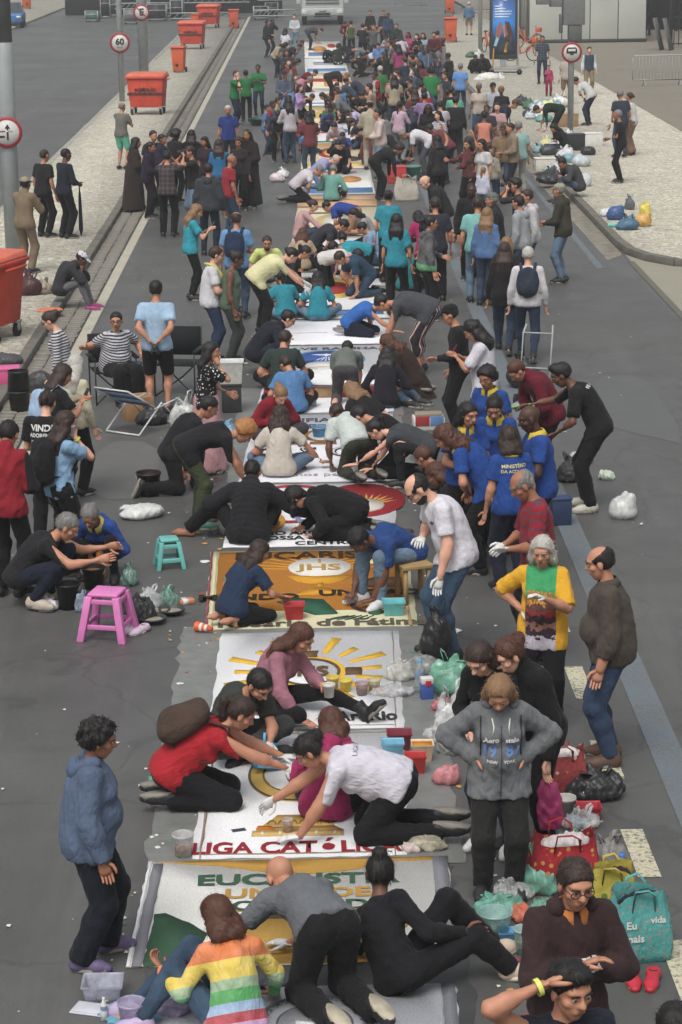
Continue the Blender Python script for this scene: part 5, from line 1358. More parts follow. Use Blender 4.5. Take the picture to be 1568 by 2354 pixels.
# bicycles of the hire station, behind the panel
def bicycle(pos, rotz, label):
    r = empty('bicycle', pos, rotz); om = solid('bicycle_orange', (186, 88, 46), .5)
    for y in (-.52, .52):
        w = empty('wheel', (0, y, .33)); w.parent = r
        g = Geo(); g.tube([(0, .32 * math.cos(t), .32 * math.sin(t)) for t in np.linspace(0, 2 * math.pi, 25)], .024, 6, cap=False); g.build('tyre', RUB, w)
        g = Geo()
        for k in range(8): g.tube([(0, 0, 0), (0, .31 * math.cos(k * math.pi / 4), .31 * math.sin(k * math.pi / 4))], .004, 4)
        g.build('spokes', STEEL, w)
        g = Geo(); g.tube([(0, .37 * math.cos(t), .37 * math.sin(t)) for t in np.linspace(.2, 2.6, 9)], .03, 5, sq=(1.6, .4)); g.build('mudguard', om, w)
    g = Geo(); g.tube([(0, -.45, .72), (0, -.30, .45), (0, .05, .32), (0, .35, .70), (0, .40, 1.0)], .035, 8); g.tube([(0, .05, .32), (0, .18, .85)], .03, 8); g.tube([(0, .05, .32), (0, .52, .33)], .02, 6); g.tube([(0, -.45, .72), (0, -.52, .33)], .025, 6); g.build('frame', om, r)
    g = Geo(); g.tube([(0, .10, .95), (0, .34, .97)], [.03, .10], 8, sq=(1, .5)); g.build('saddle', DARKP, r)
    g = Geo(); g.tube([(-.28, -.30, 1.02), (-.2, -.42, 1.04), (0, -.44, 1.02), (.2, -.42, 1.04), (.28, -.30, 1.02)], .016, 6); g.tube([(0, -.44, 1.02), (0, -.45, .70)], .02, 6); g.build('handlebar', STEEL, r)
    g = Geo(); g.box((-.16, -.68, .78), (.16, -.46, .98)); g.build('basket', om, r, bevel=.02)
    return tag(r, label, 'bicycle', 'orange hire bicycles by the advertising panel')
bicycle(gp(1200, 140, SWZ), rad(70), 'orange hire bicycle showing its front wheel beside the panel')
bicycle(gp(1212, 112, SWZ), rad(62), 'orange hire bicycle docked behind another beside the white kiosk wall')
bicycle(gp(1122, 122, SWZ), rad(15), 'orange hire bicycle half hidden behind the advertising panel')
# e-scooter lying by the panel
r = empty('electric_scooter', gp(1162, 172, SWZ), rad(80)); g = Geo(); g.box((-.08, -.45, .08), (.08, .45, .13)); g.build('deck', DARKP, r, bevel=.02)
for y in (-.55, .55):
    g = Geo(); g.tube([(-.03, y, .11), (.03, y, .11)], .11, 14); g.build('wheel', RUB, r)
g = Geo(); g.tube([(0, .52, .15), (0, .46, 1.05)], .025, 8); g.build('stem', solid('scooter_yellow', (186, 132, 40), .5), r); g = Geo(); g.tube([(-.24, .45, 1.06), (.24, .45, 1.06)], .016, 8); g.build('handlebar', DARKP, r)
tag(r, 'dark electric scooter with a yellow stem standing by the advertising panel', 'scooter')

# white kiosk block
k = empty('kiosk', (0, 0, 0)); KW = solid('kiosk_panel', (176, 178, 172), .5, .05, 1.0)
x0, x1, y0, y1 = 10.9, 16.6, 114.5, 128.0
g = Geo(); g.box((x0 + .05, y0 + .06, SWZ), (x1 - .05, y1, 3.6)); g.build('core', solid('kiosk_core', (70, 72, 72), .7), k)
g = Geo(); g.box((x0 - .03, y0 - .02, SWZ), (x1 + .03, y0 + .05, SWZ + .16)); g.build('plinth', solid('kiosk_plinth', (58, 60, 58), .7), k)
for i, (a, b) in enumerate(((0, .28), (.28, .52), (.52, .76), (.76, 1.0))):
    g = Geo(); g.box((x0 + (x1 - x0) * a + .02, y0, SWZ + .17), (x0 + (x1 - x0) * b - .02, y0 + .05, 3.55)); g.build('wall_panel', KW, k, bevel=.01)
for i in range(9):
    ya = y0 + .06 + i * 1.45; g = Geo(); g.box((x0, ya, SWZ + .1), (x0 + .049, ya + 1.38, 3.55)); g.build('side_panel', solid('kiosk_side', (138, 138, 130), .6, .06) if i % 3 else solid('kiosk_dark', (84, 84, 80), .6), k)
ac = Geo(); ac.box((14.0, y0 - .32, 2.72), (14.8, y0 - .01, 3.1)); aco = ac.build('air_conditioner', WHITEP, k, bevel=.02)
for i in range(4):
    g = Geo(); g.box((14.06, y0 - .33, 2.78 + .06 * i), (14.74, y0 - .322, 2.81 + .06 * i)); g.build('louvre', solid('ac_louvre', (120, 122, 120), .5), aco)
g = Geo(); g.box((x0 - .15, y0 - .15, 3.6), (x1 + .15, y1 + .1, 3.75)); g.build('roof', KW, k, bevel=.02)
tag(k, 'long white panelled kiosk with an air conditioner behind the right sidewalk', 'kiosk')
# dark steel fence and gate beyond the kiosk
f = empty('steel_fence', (0, 0, 0)); FM = solid('black_steel', (38, 38, 38), .5, .12)
for i in range(3):
    x = 16.9 + i * 1.15; g = Geo(); g.box((x, 109.0, SWZ), (x + .14, 109.16, 4.2)); g.build('post', FM, f)
for i in range(26):
    x = 17.1 + i * .22; g = Geo(); g.box((x, 109.05, SWZ + .1), (x + .035, 109.09, 4.0)); g.build('bar', FM, f)
for z in (.3, 1.5, 2.7, 3.9):
    g = Geo(); g.box((16.9, 109.045, z), (23, 109.11, z + .06)); g.build('rail', FM, f)
tag(f, 'tall black steel bar fence to the right of the white kiosk', 'fence')
f = empty('gate_tower', (0, 0, 0))
for i, (x, y) in enumerate(((17.2, 120), (19.6, 120), (22, 120), (17.2, 124), (19.6, 124), (22, 124))):
    g = Geo()
    for dx in (0, .4):
        for dy in (0, .4): g.tube([(x + dx, y + dy, 0), (x + dx, y + dy, 6)], .04, 6)
    for zz in range(8): g.tube([(x, y, zz * .7), (x + .4, y, zz * .7 + .7)], .025, 5); g.tube([(x, y + .4, zz * .7 + .7), (x + .4, y + .4, zz * .7)], .025, 5)
    g.build('truss_column', FM, f)
tag(f, 'dark steel truss columns standing behind the bar fence', 'truss')
g = Geo(); g.box((16.6, 126, SWZ), (40, 126.3, 7)); tag(g.build('backdrop_wall', solid('dark_hoarding', (52, 52, 50), .8, .2, .6)), 'dark hoarding wall behind the truss columns', 'wall')
for i, (x, t) in enumerate(((16.35, .26), (16.75, .20))):
    g = Geo(); g.box((-.45, -.02, 0), (.45, .02, 1.5)); o = g.build('leaning_board', solid('grey_board', (92, 92, 88), .7, .15)); o.location = (x, 107.6 - i * .3, SWZ); o.rotation_euler = (rad(-14), 0, rad(70)); tag(o, ('grey board leaning against the steel fence post', 'grey board leaning in front of another board')[i], 'board', 'leaning boards')
# crowd barriers
def barrier(pos, rotz, label, L=2.2):
    r = empty('crowd_barrier', pos, rotz); g = Geo(); g.tube([(-L / 2, 0, .22), (-L / 2, 0, 1.02), (-L / 2 + .08, 0, 1.10), (L / 2 - .08, 0, 1.10), (L / 2, 0, 1.02), (L / 2, 0, .22), (-L / 2, 0, .22)], .022, 7); g.build('frame', STEEL, r)
    for i in range(17):
        x = -L / 2 + .12 + i * (L - .24) / 16; g = Geo(); g.tube([(x, 0, .22), (x, 0, 1.10)], .008, 5); g.build('bar', STEEL, r)
    for x in (-L * .3, L * .3):
        g = Geo(); g.tube([(x, -.26, .012), (x, 0, .22), (x, .26, .012)], .016, 6); g.build('foot', STEEL, r)
    return tag(r, label, 'barrier', 'steel crowd barriers')
barrier(gp(1522, 197, SWZ + .006), rad(4), 'steel crowd barrier standing on the brown plaza')
barrier(gp(1098, 30, SWZ), rad(2), 'steel crowd barrier beside the far orange wheelie bins', 2.0)
barrier(gp(945, 20), rad(-10), 'steel crowd barrier near the lorry on the far right', 2.2)

# the lorry at the end of the carpet
tr = empty('lorry', (1.05, 139.5, 0)); WP = solid('lorry_white', (188, 190, 188), .4, .04, 1.0); DG = solid('lorry_dark', (40, 42, 44), .5)
g = Geo(); g.box((-1.28, 0, .95), (1.28, 2.0, 3.4)); g.build('cab', WP, tr, bevel=.08, seg=3)
g = Geo(); g.box((-1.25, -.16, .52), (1.25, .4, .98)); g.build('bumper', solid('lorry_bumper', (168, 172, 170), .45), tr, bevel=.06)
g = Geo(); g.box((-1.0, -.03, 1.15), (1.0, .02, 1.78)); gr = g.build('grille', solid('lorry_grille', (148, 150, 150), .4), tr, bevel=.02)
for i in range(3):
    g = Geo(); g.box((-.96, -.045, 1.24 + i * .18), (.96, -.031, 1.28 + i * .18)); g.build('grille_slat', DG, gr)
g = Geo(); g.box((-1.12, -.02, 2.05), (1.12, .02, 3.1)); g.build('windscreen', solid('lorry_glass', (52, 58, 62), .1), tr)
for sx in (-1, 1):
    g = Geo(); g.box((sx * 1.05 - .17, -.19, .66), (sx * 1.05 + .13, -.15, .88)); g.build('headlight', solid('lamp_glass', (200, 204, 204), .15), tr, bevel=.02)
    g = Geo(); g.box((sx * 1.42 - .12, -.2, 1.25), (sx * 1.42 + .12, -.08, 1.8)); g.build('mirror', WP, tr, bevel=.03)
    for yy in (.75, 3.8, 5.0):
        w = empty('wheel', (sx * 1.08, yy, .5)); w.parent = tr; g = Geo(); g.tube([(-.14, 0, 0), (.14, 0, 0)], .5, 18); g.build('tyre', RUB, w); g = Geo(); g.tube([(-.145, 0, 0), (.145, 0, 0)], .26, 14); g.build('rim', STEEL, w)
g = Geo(); g.box((-.45, -.18, .58), (.45, -.165, .72)); g.build('intake', DG, tr); g = Geo(); g.box((-.2, -.185, .76), (.2, -.17, .90)); g.build('number_plate', solid('plate_grey', (150, 152, 152), .5), tr)
g = Geo(); g.box((-1.3, 2.1, 1.0), (1.3, 8.5, 3.9)); g.build('cargo_box', WP, tr, bevel=.03); g = Geo(); g.box((-.5, 0.3, .45), (.5, 8.3, .95)); g.build('chassis', DG, tr)
tag(tr, 'white lorry facing the carpet with silver grille', 'lorry')

# stage equipment at the far left
def flight_case(pos, rotz, s, label, fam='black', wheels=True):
    r = empty('flight_case', pos, rotz); w_, d_, h_ = s; z0 = .12 if wheels else 0
    cm = solid('case_' + fam, dict(black=(38, 40, 42), teal=(78, 112, 106), grey=(110, 112, 112))[fam], .6, .15)
    g = Geo(); g.box((-w_ / 2, -d_ / 2, z0), (w_ / 2, d_ / 2, z0 + h_)); g.build('case_body', cm, r)
    for sx in (-1, 1):
        for sy in (-1, 1):
            g = Geo(); g.box((sx * w_ / 2 - .03, sy * d_ / 2 - .03, z0 - .005), (sx * w_ / 2 + .03, sy * d_ / 2 + .03, z0 + h_ + .005)); g.build('corner_trim', STEEL, r)
            if wheels:
                g = Geo(); g.tube([(sx * w_ * .4 - .03, sy * d_ * .4, .06), (sx * w_ * .4 + .03, sy * d_ * .4, .06)], .06, 10); g.build('wheel', RUB, r)
    for zz in (z0, z0 + h_ * .6, z0 + h_):
        g = Geo(); g.box((-w_ / 2, -d_ / 2 - .012, zz - .025), (w_ / 2, -d_ / 2 + .005, zz + .025)); g.build('edge_trim', STEEL, r)
    return tag(r, label, 'flight case', 'stage equipment cases across the left road')
for i, (x, y, s, fam, lb) in enumerate(((214, 50, (.8, .7, .55), 'teal', 'teal flight case at the left end of the stage equipment'), (213, 32, (.8, .7, .7), 'black', 'black flight case behind the teal case'), (243, 42, (.6, .6, 1.4), 'black', 'tall open rack of black units beside the teal case'), (302, 55, (.8, .7, .8), 'grey', 'grey case between the two sign posts'), (362, 48, (1.2, .7, .9), 'black', 'wide black case right of the no parking sign'), (408, 46, (.75, .7, 1.1), 'black', 'upright black case near the orange carts'), (393, 40, (.7, .7, .8), 'black', 'low black case behind the upright case'), (265, 38, (.7, .6, 1.1), 'black', 'black rack half hidden behind the speed limit post'), (330, 40, (.8, .7, 1.2), 'grey', 'tall grey case behind the no parking post'), (600, 45, (.9, .7, .7), 'black', 'black case beside the lorry mirror'), (625, 40, (.8, .7, .8), 'black', 'black case close to the lorry front corner'))):
    flight_case(gp(x, y), rad((i * 37) % 20 - 10), s, lb, fam)
def truss(p0, p1, s, label):
    g = Geo(); p0, p1 = A3(*p0), A3(*p1); n = 10
    for dx in (0, s):
        for dz in (0, s): g.tube([p0 + A3(0, dx, dz), p1 + A3(0, dx, dz)], .03, 6)
    for i in range(n): g.tube([p0 + (p1 - p0) * i / n, p0 + (p1 - p0) * (i + 1) / n + A3(0, 0, s)], .018, 5)
    return tag(g.build('truss_beam', STEEL), label, 'truss')
for i, (x, y, z, L) in enumerate(((-9.2, 148, .1, 4.5), (-8.0, 150, 1.0, 4.5), (-12.2, 152, .6, 3.4), (-3.2, 146, .3, 3.0), (-3.0, 150, 1.1, 3.0))):
    truss((x, y, z), (x + L, y, z), .35, ('aluminium truss beam lying across the left road', 'aluminium truss beam stacked behind the flight cases', 'aluminium truss beam behind the black racks', 'aluminium truss beam resting beside the lorry', 'aluminium truss beam raised beside the lorry cab')[i])
g = Geo(); g.box((-16, 158, 0), (-1.5, 158.4, 5)); tag(g.build('stage_backdrop', solid('stage_dark', (58, 60, 60), .8, .2, .5)), 'dark stage skirting behind the truss beams', 'stage')
# parked car at the far left edge
cr = empty('parked_car', gp(24, 62), rad(4)); cb = solid('car_blue', (60, 110, 160), .3)
g = Geo(); g.box((-.85, -2.0, .3), (.85, 2.0, .85)); g.build('body', cb, cr, bevel=.12, seg=3)
g = Geo(); g.add([(-.78, -1.2, .85), (.78, -1.2, .85), (.78, 1.6, .85), (-.78, 1.6, .85), (-.62, -.6, 1.42), (.62, -.6, 1.42), (.62, 1.1, 1.42), (-.62, 1.1, 1.42)], [(4, 5, 6, 7), (0, 1, 5, 4), (1, 2, 6, 5), (2, 3, 7, 6), (3, 0, 4, 7)]); g.build('cabin', solid('car_glass', (60, 70, 78), .15), cr)
for sx in (-1, 1):
    for sy in (-1.25, 1.25):
        g = Geo(); g.tube([(sx * .75 - .1, sy, .32), (sx * .75 + .1, sy, .32)], .32, 16); g.build('wheel', RUB, cr)
    g = Geo(); g.box((sx * .62 - .14, -2.03, .58), (sx * .62 + .14, -1.97, .72)); g.build('headlight', solid('lamp_glass', (200, 204, 204), .15), cr)
tag(cr, 'blue car parked at the far left kerb', 'car')

# -- props
def stool(pos, rotz, s, col, label):
    w_, h_ = s; r = empty('stool', pos, rotz); pm = solid('stool_%d' % col[0], desat(col, .9), .48, .12, 5.0)
    g = Geo(); t = w_ * .36; g.box((-t, -t, h_ - .035), (t, t, h_)); st = g.build('seat', pm, r, bevel=.014)
    for x in (-.05, 0, .05):
        g = Geo(); g.lathe([(.006, h_ + .0006), (.0, h_ + .0008)], 8, c=(x * w_ * 2, .0, 0)); g.build('seat_hole', solid('hole_dark', (40, 40, 40), .8), st)
    b = w_ * .5
    for sx in (-1, 1):
        for sy in (-1, 1):
            g = Geo(); a = w_ * .085
            g.add([(sx * b - a, sy * b - a, 0), (sx * b + a, sy * b - a, 0), (sx * b + a, sy * b + a, 0), (sx * b - a, sy * b + a, 0), (sx * t * .9 - a, sy * t * .9 - a, h_ - .03), (sx * t * .9 + a, sy * t * .9 - a, h_ - .03), (sx * t * .9 + a, sy * t * .9 + a, h_ - .03), (sx * t * .9 - a, sy * t * .9 + a, h_ - .03)],
                  [(0, 3, 2, 1), (4, 5, 6, 7), (0, 1, 5, 4), (1, 2, 6, 5), (2, 3, 7, 6), (3, 0, 4, 7)]); g.build('leg', pm, r, bevel=.006)
    for (zz, f) in ((h_ * .30, .86), (h_ - .075, .72)):
        e = w_ * .5 * f + .0
        for k_ in range(4):
            g = Geo(); g.box((-e, -.012, zz - .022), (e, .012, zz + .022)); o = g.build('brace', pm, r, bevel=.005); a = k_ * math.pi / 2
            o.location = (e * math.sin(a), -e * math.cos(a), 0); o.rotation_euler = (0, 0, a)
    return tag(r, label, 'stool')

def bucket(pos, R, h, col, label, name='bucket', fill=None, handle=True, clear=False, square=False, taper=.78, rotz=0.0, group=None, tilt=None):
    r = empty(name, pos, rotz); m = clear_mat('clear_%d_%d' % (col[0], col[2]), col, .55) if clear else solid('plastic_%d_%d_%d' % tuple(col), desat(col, .9), .42, .15, 14.0)
    g = Geo()
    if square:
        n = 4; t = taper; V = []
        for (rr, z) in ((t, 0), (1, h), (1.06, h), (1.06, h - .015), (.93, h - .004), (t * .93, .012)):
            for (sx, sy) in ((-1, -1), (1, -1), (1, 1), (-1, 1)): V.append((sx * R * rr, sy * R * rr * .8, z))
        Fs = [(i * 4 + k_, i * 4 + (k_ + 1) % 4, i * 4 + 4 + (k_ + 1) % 4, i * 4 + 4 + k_) for i in (0, 1, 2) for k_ in range(4)] + [(8 + k_, 8 + (k_ + 1) % 4, 16 + (k_ + 1) % 4, 16 + k_) for k_ in range(4)] + [(16 + k_, 16 + (k_ + 1) % 4, 20 + (k_ + 1) % 4, 20 + k_) for k_ in range(4)] + [(0, 3, 2, 1), (20, 21, 22, 23)]
        g.add(V, Fs); g.build('tub', m, r, bevel=.006)
    else:
        g.lathe([(.001, 0), (R * taper, 0), (R, h), (R * 1.05, h), (R * 1.05, h - .018), (R * .96, h - .018)], 22); g.lathe([(R * .96, h - .002), (R * taper * .96, .010), (.001, .010)], 22); g.build('tub', m, r, smooth=False)
        if handle:
            g = Geo(); g.tube([(R * 1.04 * math.cos(t), -.02 - R * .35 * math.sin(t), h - .02 - R * .72 * math.sin(t)) for t in np.linspace(0, math.pi, 9)], .004, 5); g.build('handle', STEEL, r)
    if fill:
        fh = h * fill[1]; fr = R * (taper + (1 - taper) * fill[1]) * .92; g = Geo()
        if square: g.box((-fr, -fr * .8, fh - .01), (fr, fr * .8, fh))
        else: g.lathe([(.001, fh + .012), (fr * .6, fh + .008), (fr, fh)], 18);
        if clear: g.lathe([(fr * .98, fh), (R * taper * .9, .012)], 18)
        g.build('contents', salt(fill[0]), r, smooth=True)
    if tilt: r.rotation_euler = (tilt[0], tilt[1], rotz)
    return tag(r, label, 'tub' if square else 'bucket', group)

def bag(pos, s, col, label, seed=1, clear=0.0, rotz=0.0, name='plastic_bag', ears=True, cat='bag', wob=.016, wl=.09, flat=.55, spots=None, group=None):
    """crumpled carrier bag: sagging body with a gathered neck and two limp handle loops"""
    rg = random.Random(seed); w_, d_, h_ = s; pr = [ell((0, 0, h_ * .30), (w_ / 2, d_ / 2, h_ * .36)), ell((rg.uniform(-.15, .15) * w_, rg.uniform(-.1, .1) * d_, h_ * .18), (w_ * .5, d_ * .48, h_ * .24))]
    if ears: pr.append(cone((0, 0, h_ * .5), (rg.uniform(-.16, .16) * w_, rg.uniform(-.1, .1) * d_, h_ * .84), min(w_, d_) * flat * .45, min(w_, d_) * .10))
    for _ in range(5): a = rg.uniform(0, 6.28); pr.append(ell((w_ * .30 * math.cos(a), d_ * .30 * math.sin(a), h_ * rg.uniform(.15, .55)), (w_ * rg.uniform(.12, .24), d_ * rg.uniform(.12, .24), h_ * rg.uniform(.12, .26)), rz(rg.uniform(0, 3))))
    V, Q = volume([cutp(q, (0, 0, .0), (0, 0, -1)) for q in pr], max(.014, min(w_, h_) / (20 if pos[1] < 30 else 13)), 0, .025, wr=(wob * .8, seed, wl, 1))
    V[:, 2] = np.maximum(V[:, 2], 0); col = desat(col, .82)
    m = clear_mat('film_%d_%d_%d_%d' % (*col, int(clear * 100)), col, clear) if clear else (fabric(col, 'print', spots) if spots else solid('bag_%d_%d_%d' % tuple(col), col, .42, .2, 11.0, bmp=.9, bscale=22))
    r = empty(name, pos, rotz); me = mesh_from('bag_body', V, Q, [m], None, True, V - A3(0, 0, h_ * .5)); link('bag_body', me, r)
    if ears:
        for sx in (-1, 1):
            g = Geo(); x = sx * w_ * .09; ty = rg.uniform(-.5, .5) * d_; hh = rg.uniform(.72, .96)
            g.tube([(x - w_ * .06, 0, h_ * .58), (x - w_ * .06 + sx * w_ * .1, ty * .4, h_ * hh), (x + sx * w_ * .16, ty * .7, h_ * hh * 1.04), (x + w_ * .05 + sx * w_ * .12, ty * .5, h_ * hh * .95), (x + w_ * .06, 0, h_ * .58)], min(.022, w_ * .06), 6, sq=(1.0, .22)); g.build('handle', m, r, smooth=True)
    return tag(r, label, cat, group)

def tote(pos, s, col, label, seed, stuff=(40, 42, 48), rotz=0.0, words=(), marks=None):
    """open-topped shopping bag with soft sides, straps and clothes inside"""
    rg = random.Random(seed); w_, d_, h_ = s; r = empty('tote_bag', pos, rotz); n, L = 32, 9; V = []
    m = fabric(col, 'print', marks) if marks else fabric(col)
    ph = [rg.uniform(0, 6) for _ in range(6)]
    for j in range(L + 1):
        t = j / L; bul = 1 + .16 * math.sin(math.pi * min(1, t * 1.15)) - .10 * t
        for i in range(n):
            a = 2 * math.pi * i / n; c, s_ = math.cos(a), math.sin(a); e = .35
            x = math.copysign(abs(c) ** e, c) * w_ / 2 * bul; y = math.copysign(abs(s_) ** e, s_) * d_ / 2 * bul
            wv = 1 + .05 * math.sin(3 * a + ph[0] + 4 * t) + .035 * math.sin(7 * a + ph[1] - 6 * t) * t + .03 * math.sin(11 * a + ph[2] + 9 * t)
            V.append((x * wv, y * wv, t * h_ * (1 + .10 * math.sin(2 * a + ph[3]) * t)))
    Fs = [(j * n + i, j * n + (i + 1) % n, (j + 1) * n + (i + 1) % n, (j + 1) * n + i) for j in range(L) for i in range(n)] + [tuple(range(n))[::-1]]
    V = np.array(V); me = mesh_from('bag_body', V, Fs, [m], None, True, V - A3(0, 0, h_ * .5)); link('bag_body', me, r)
    W, Q = volume([ell((0, 0, h_ * .74), (w_ * .42, d_ * .40, h_ * .26)), ell((w_ * .15, 0, h_ * .86), (w_ * .25, d_ * .3, h_ * .16))], .014, 0, .03, wr=(.014, seed, .08, 1)); link('contents', mesh_from('contents', W, Q, [fabric(stuff)], None, True, W), r)
    for sy in (-1, 1):
        g = Geo(); y = sy * d_ * .46; g.tube([(-w_ * .2, y, h_ * .8), (-w_ * .16, y * 1.2, h_ * 1.12), (w_ * .05, y * 1.5, h_ * 1.16), (w_ * .18, y * 1.25, h_ * 1.05), (w_ * .2, y, h_ * .8)], .016, 6, sq=(1, .3)); g.build('strap', m, r, smooth=True)
    for (t, sz, x, z) in words: flat_text(r, t, sz, (x, -d_ * .60, z), (rad(90), 0, 0), solid('tote_print', (200, 206, 204), .7), .002)
    return tag(r, label, 'bag')

def bottle(pos, h, col, cap, label, clear=True):
    r = empty('bottle', pos); R = h * .14; g = Geo(); g.lathe([(.001, 0), (R, .005), (R, h * .35), (R * .92, h * .4), (R, h * .45), (R, h * .68), (R * .4, h * .86), (R * .38, h * .92), (.001, h * .92)], 14)
    g.build('bottle_body', clear_mat('bottle_clear', col, .45, .1) if clear else solid('bottle_%d' % col[0], col, .35), r, smooth=True)
    g = Geo(); g.lathe([(R * .45, h * .91), (R * .45, h), (.001, h)], 12); g.build('cap', solid('cap_%d_%d' % (cap[0], cap[2]), cap, .4), r)
    g = Geo(); g.lathe([(R * 1.02, h * .46), (R * 1.02, h * .64)], 14); g.build('label_band', solid('label_band', (120, 140, 170), .5), r)
    return tag(r, label, 'bottle')

def sitem(name, pos, shape, col, label, cat, rotz=0.0, bevel=.006, extra=None):
    """small boxed thing with a lid or band as a part"""
    r = empty(name, pos, rotz); w_, d_, h_ = shape; g = Geo(); g.box((-w_ / 2, -d_ / 2, 0), (w_ / 2, d_ / 2, h_)); g.build('body', solid('item_%d_%d_%d' % tuple(col), col, .5, .1), r, bevel=bevel)
    if extra:
        for (nm, lo, hi, c) in extra: g = Geo(); g.box(lo, hi); g.build(nm, solid('item_%d_%d_%d' % tuple(c), c, .5, .08), r, bevel=.003)
    return tag(r, label, cat)

def pair_of_shoes(pos, rotz, col, label, sole=(200, 196, 188), gap=.12):
    for i, s in enumerate((-1, 1)):
        U, So = tpl(('shoe', 'shoe', 0), lambda: shoe_template('shoe', .0095)); r = empty('shoe', (pos[0] + s * gap / 2 * math.cos(rotz), pos[1] + s * gap / 2 * math.sin(rotz), pos[2]), rotz + s * .12); r.scale = (.95, .95, .68)
        me = mesh_from('upper', U[0], U[1], [solid('shoe_%d_%d_%d' % tuple(col), col, .5)], None, True); link('upper', me, r); me = mesh_from('sole', So[0], So[1], [solid('sole_%d' % sole[0], sole, .7)]); link('sole', me, r)
        g = Geo(); g.prism([(-.025, .09), (.025, .09), (.02, .13), (-.02, .13)], .075, .079); g.build('tongue', solid('tongue_pale', (200, 196, 190), .7), r)
        g = Geo(); g.lathe([(.034, .0995), (.001, .0995)], 12, c=(0, -.016, 0)); g.build('opening', solid('shoe_lining', (40, 30, 30), .9), r)
        tag(r, label, 'shoe', label.split(' standing')[0])

stool(gp(390, 1303), rad(12), (.26, .31), (98, 178, 172), 'small teal plastic stool standing alone on the asphalt')
stool(gp(250, 1462), rad(-14), (.40, .44), (204, 112, 176), 'tall pink plastic stool beside black buckets')
TR = (168, 172, 180)
bucket(gp(158, 1398), .115, .25, (38, 38, 40), 'empty black bucket beside the pink stool')
bucket(gp(216, 1352), .115, .22, (36, 36, 38), 'black bucket between the two people pouring sawdust', fill=((150, 100, 50), .8))
bucket(gp(343, 1138), .14, .27, (52, 34, 38), 'dark bucket with red inside behind the stooping curly person', fill=((110, 40, 48), .75))
bag(gp(330, 1188), (.46, .34, .22), (196, 198, 196), 'white sack lying on its side near the dark bucket', 3, rotz=.4, wob=.007, ears=False, name='sack')
bag(gp(290, 1172), (.10, .1, .07), (200, 200, 200), 'crumpled white paper ball near the dark bucket', 8, ears=False, name='paper_ball', cat='paper')
bag(gp(345, 1400), (.26, .22, .26), (190, 196, 196), 'clear crumpled bag beside the pink stool', 4, clear=.5)
bag(gp(388, 1392), (.20, .2, .22), (110, 158, 140), 'green mesh bag beside wire bowls', 5, clear=.7)
bag(gp(298, 1345), (.16, .16, .26), (110, 150, 138), 'green net bag standing behind the pink stool', 6, clear=.7)
bag(gp(190, 1405), (.13, .14, .24), (150, 170, 190), 'small clear bag of blue and red things by the black bucket', 7, clear=.6)
bag(gp(110, 1402), (.22, .16, .16), (196, 194, 196), 'white carrier bag behind the crouching man', 9)
bag(gp(316, 1425), (.34, .28, .30), (44, 44, 46), 'black rubbish bag behind the pink stool', 10)
for i, (x, y, lb) in enumerate(((352, 1432, 'shallow black bowl of scraps beside the pink stool'), (362, 1412, 'shallow wire bowl behind another bowl'), (395, 1412, 'shallow wire bowl beneath the green mesh bag'))):
    bucket(gp(x, y), .12, .06, (58, 60, 60), lb, 'bowl', ((150, 140, 128), .6), False, taper=.6)
pair_of_shoes(gp(318, 1450), rad(150), (188, 170, 186), 'pale lilac shoe standing behind the pink stool')
r = empty('toy_cone', gp(452, 1452), rad(60)); g = Geo(); g.lathe([(.05, 0), (.022, .17), (.001, .17)], 16); cb_ = g.build('cone_body', solid('cone_orange', (206, 92, 54), .5), r); cb_.rotation_euler = (rad(90), 0, 0); cb_.location = (0, 0, .05)
for z in (.05, .10):
    g = Geo(); g.lathe([(.051 - z * .165, z), (.051 - (z + .025) * .165, z + .025)], 16); o = g.build('white_band', solid('white_band', (206, 200, 194), .5), cb_)
tag(r, 'small orange cone with white bands lying by the brown panel', 'cone')
r = empty('packet', gp(425, 1388), rad(20)); g = Geo(); g.box((-.09, -.05, 0), (.09, .05, .05)); g.build('body', solid('packet_orange', (196, 120, 90), .5), r, bevel=.012); g = Geo(); g.box((-.03, -.052, .001), (.03, .052, .052)); g.build('band', WHITEP, r); tag(r, 'small orange and white packet by the wire bowls', 'packet')
# around the sunburst panel
bag(gp(918, 1562), (.26, .2, .22), (196, 196, 186), 'clear bag with orange logo on the edge of the sunburst panel', 12, clear=.55)
bag(gp(905, 1598), (.36, .18, .12), (186, 186, 190), 'flat clear bag with purple mark beside the seated foot', 13, clear=.55, ears=False)
bag(gp(975, 1548), (.30, .26, .24), (150, 152, 152), 'grey film bundle beside the standing man in jeans', 14, clear=.6, ears=False)
bottle(gp(965, 1592), .30, (170, 186, 196), (90, 150, 190), 'clear water bottle with blue cap on the plastic sheet')
sitem('carton', gp(981, 1606), (.10, .08, .14), (60, 84, 150), 'blue and white carton beside the water bottle', 'carton', .2, extra=[('white_top', (-.05, -.04, .14), (.05, .04, .19), (200, 198, 196)), ('red_mark', (-.02, -.045, .12), (.03, -.041, .17), (170, 50, 56))])
bag(gp(1040, 1592), (.40, .28, .40), (110, 176, 150), 'sheer green carrier bag standing on the road', 15, clear=.72)
bag(gp(1022, 1632), (.20, .18, .14), (176, 96, 100), 'red and white bundle beside the tall printed bag', 16, ears=False)
bag(gp(1040, 1730), (.30, .24, .62), (196, 200, 202), 'tall clear printed bag leaning beside the woman in grey hoodie', 17, clear=.72, spots=None)
bag(gp(1028, 1800), (.20, .18, .20), (196, 120, 126), 'red and white bag at the foot of the tall clear bag', 18, ears=False)
bucket(gp(903, 1748), .085, .16, (110, 172, 200), 'light blue square tub on the white panel edge', 'tub', None, square=True)
bucket(gp(918, 1722), .095, .15, (122, 40, 58), 'maroon square tub behind the light blue tub', 'tub', None, square=True)
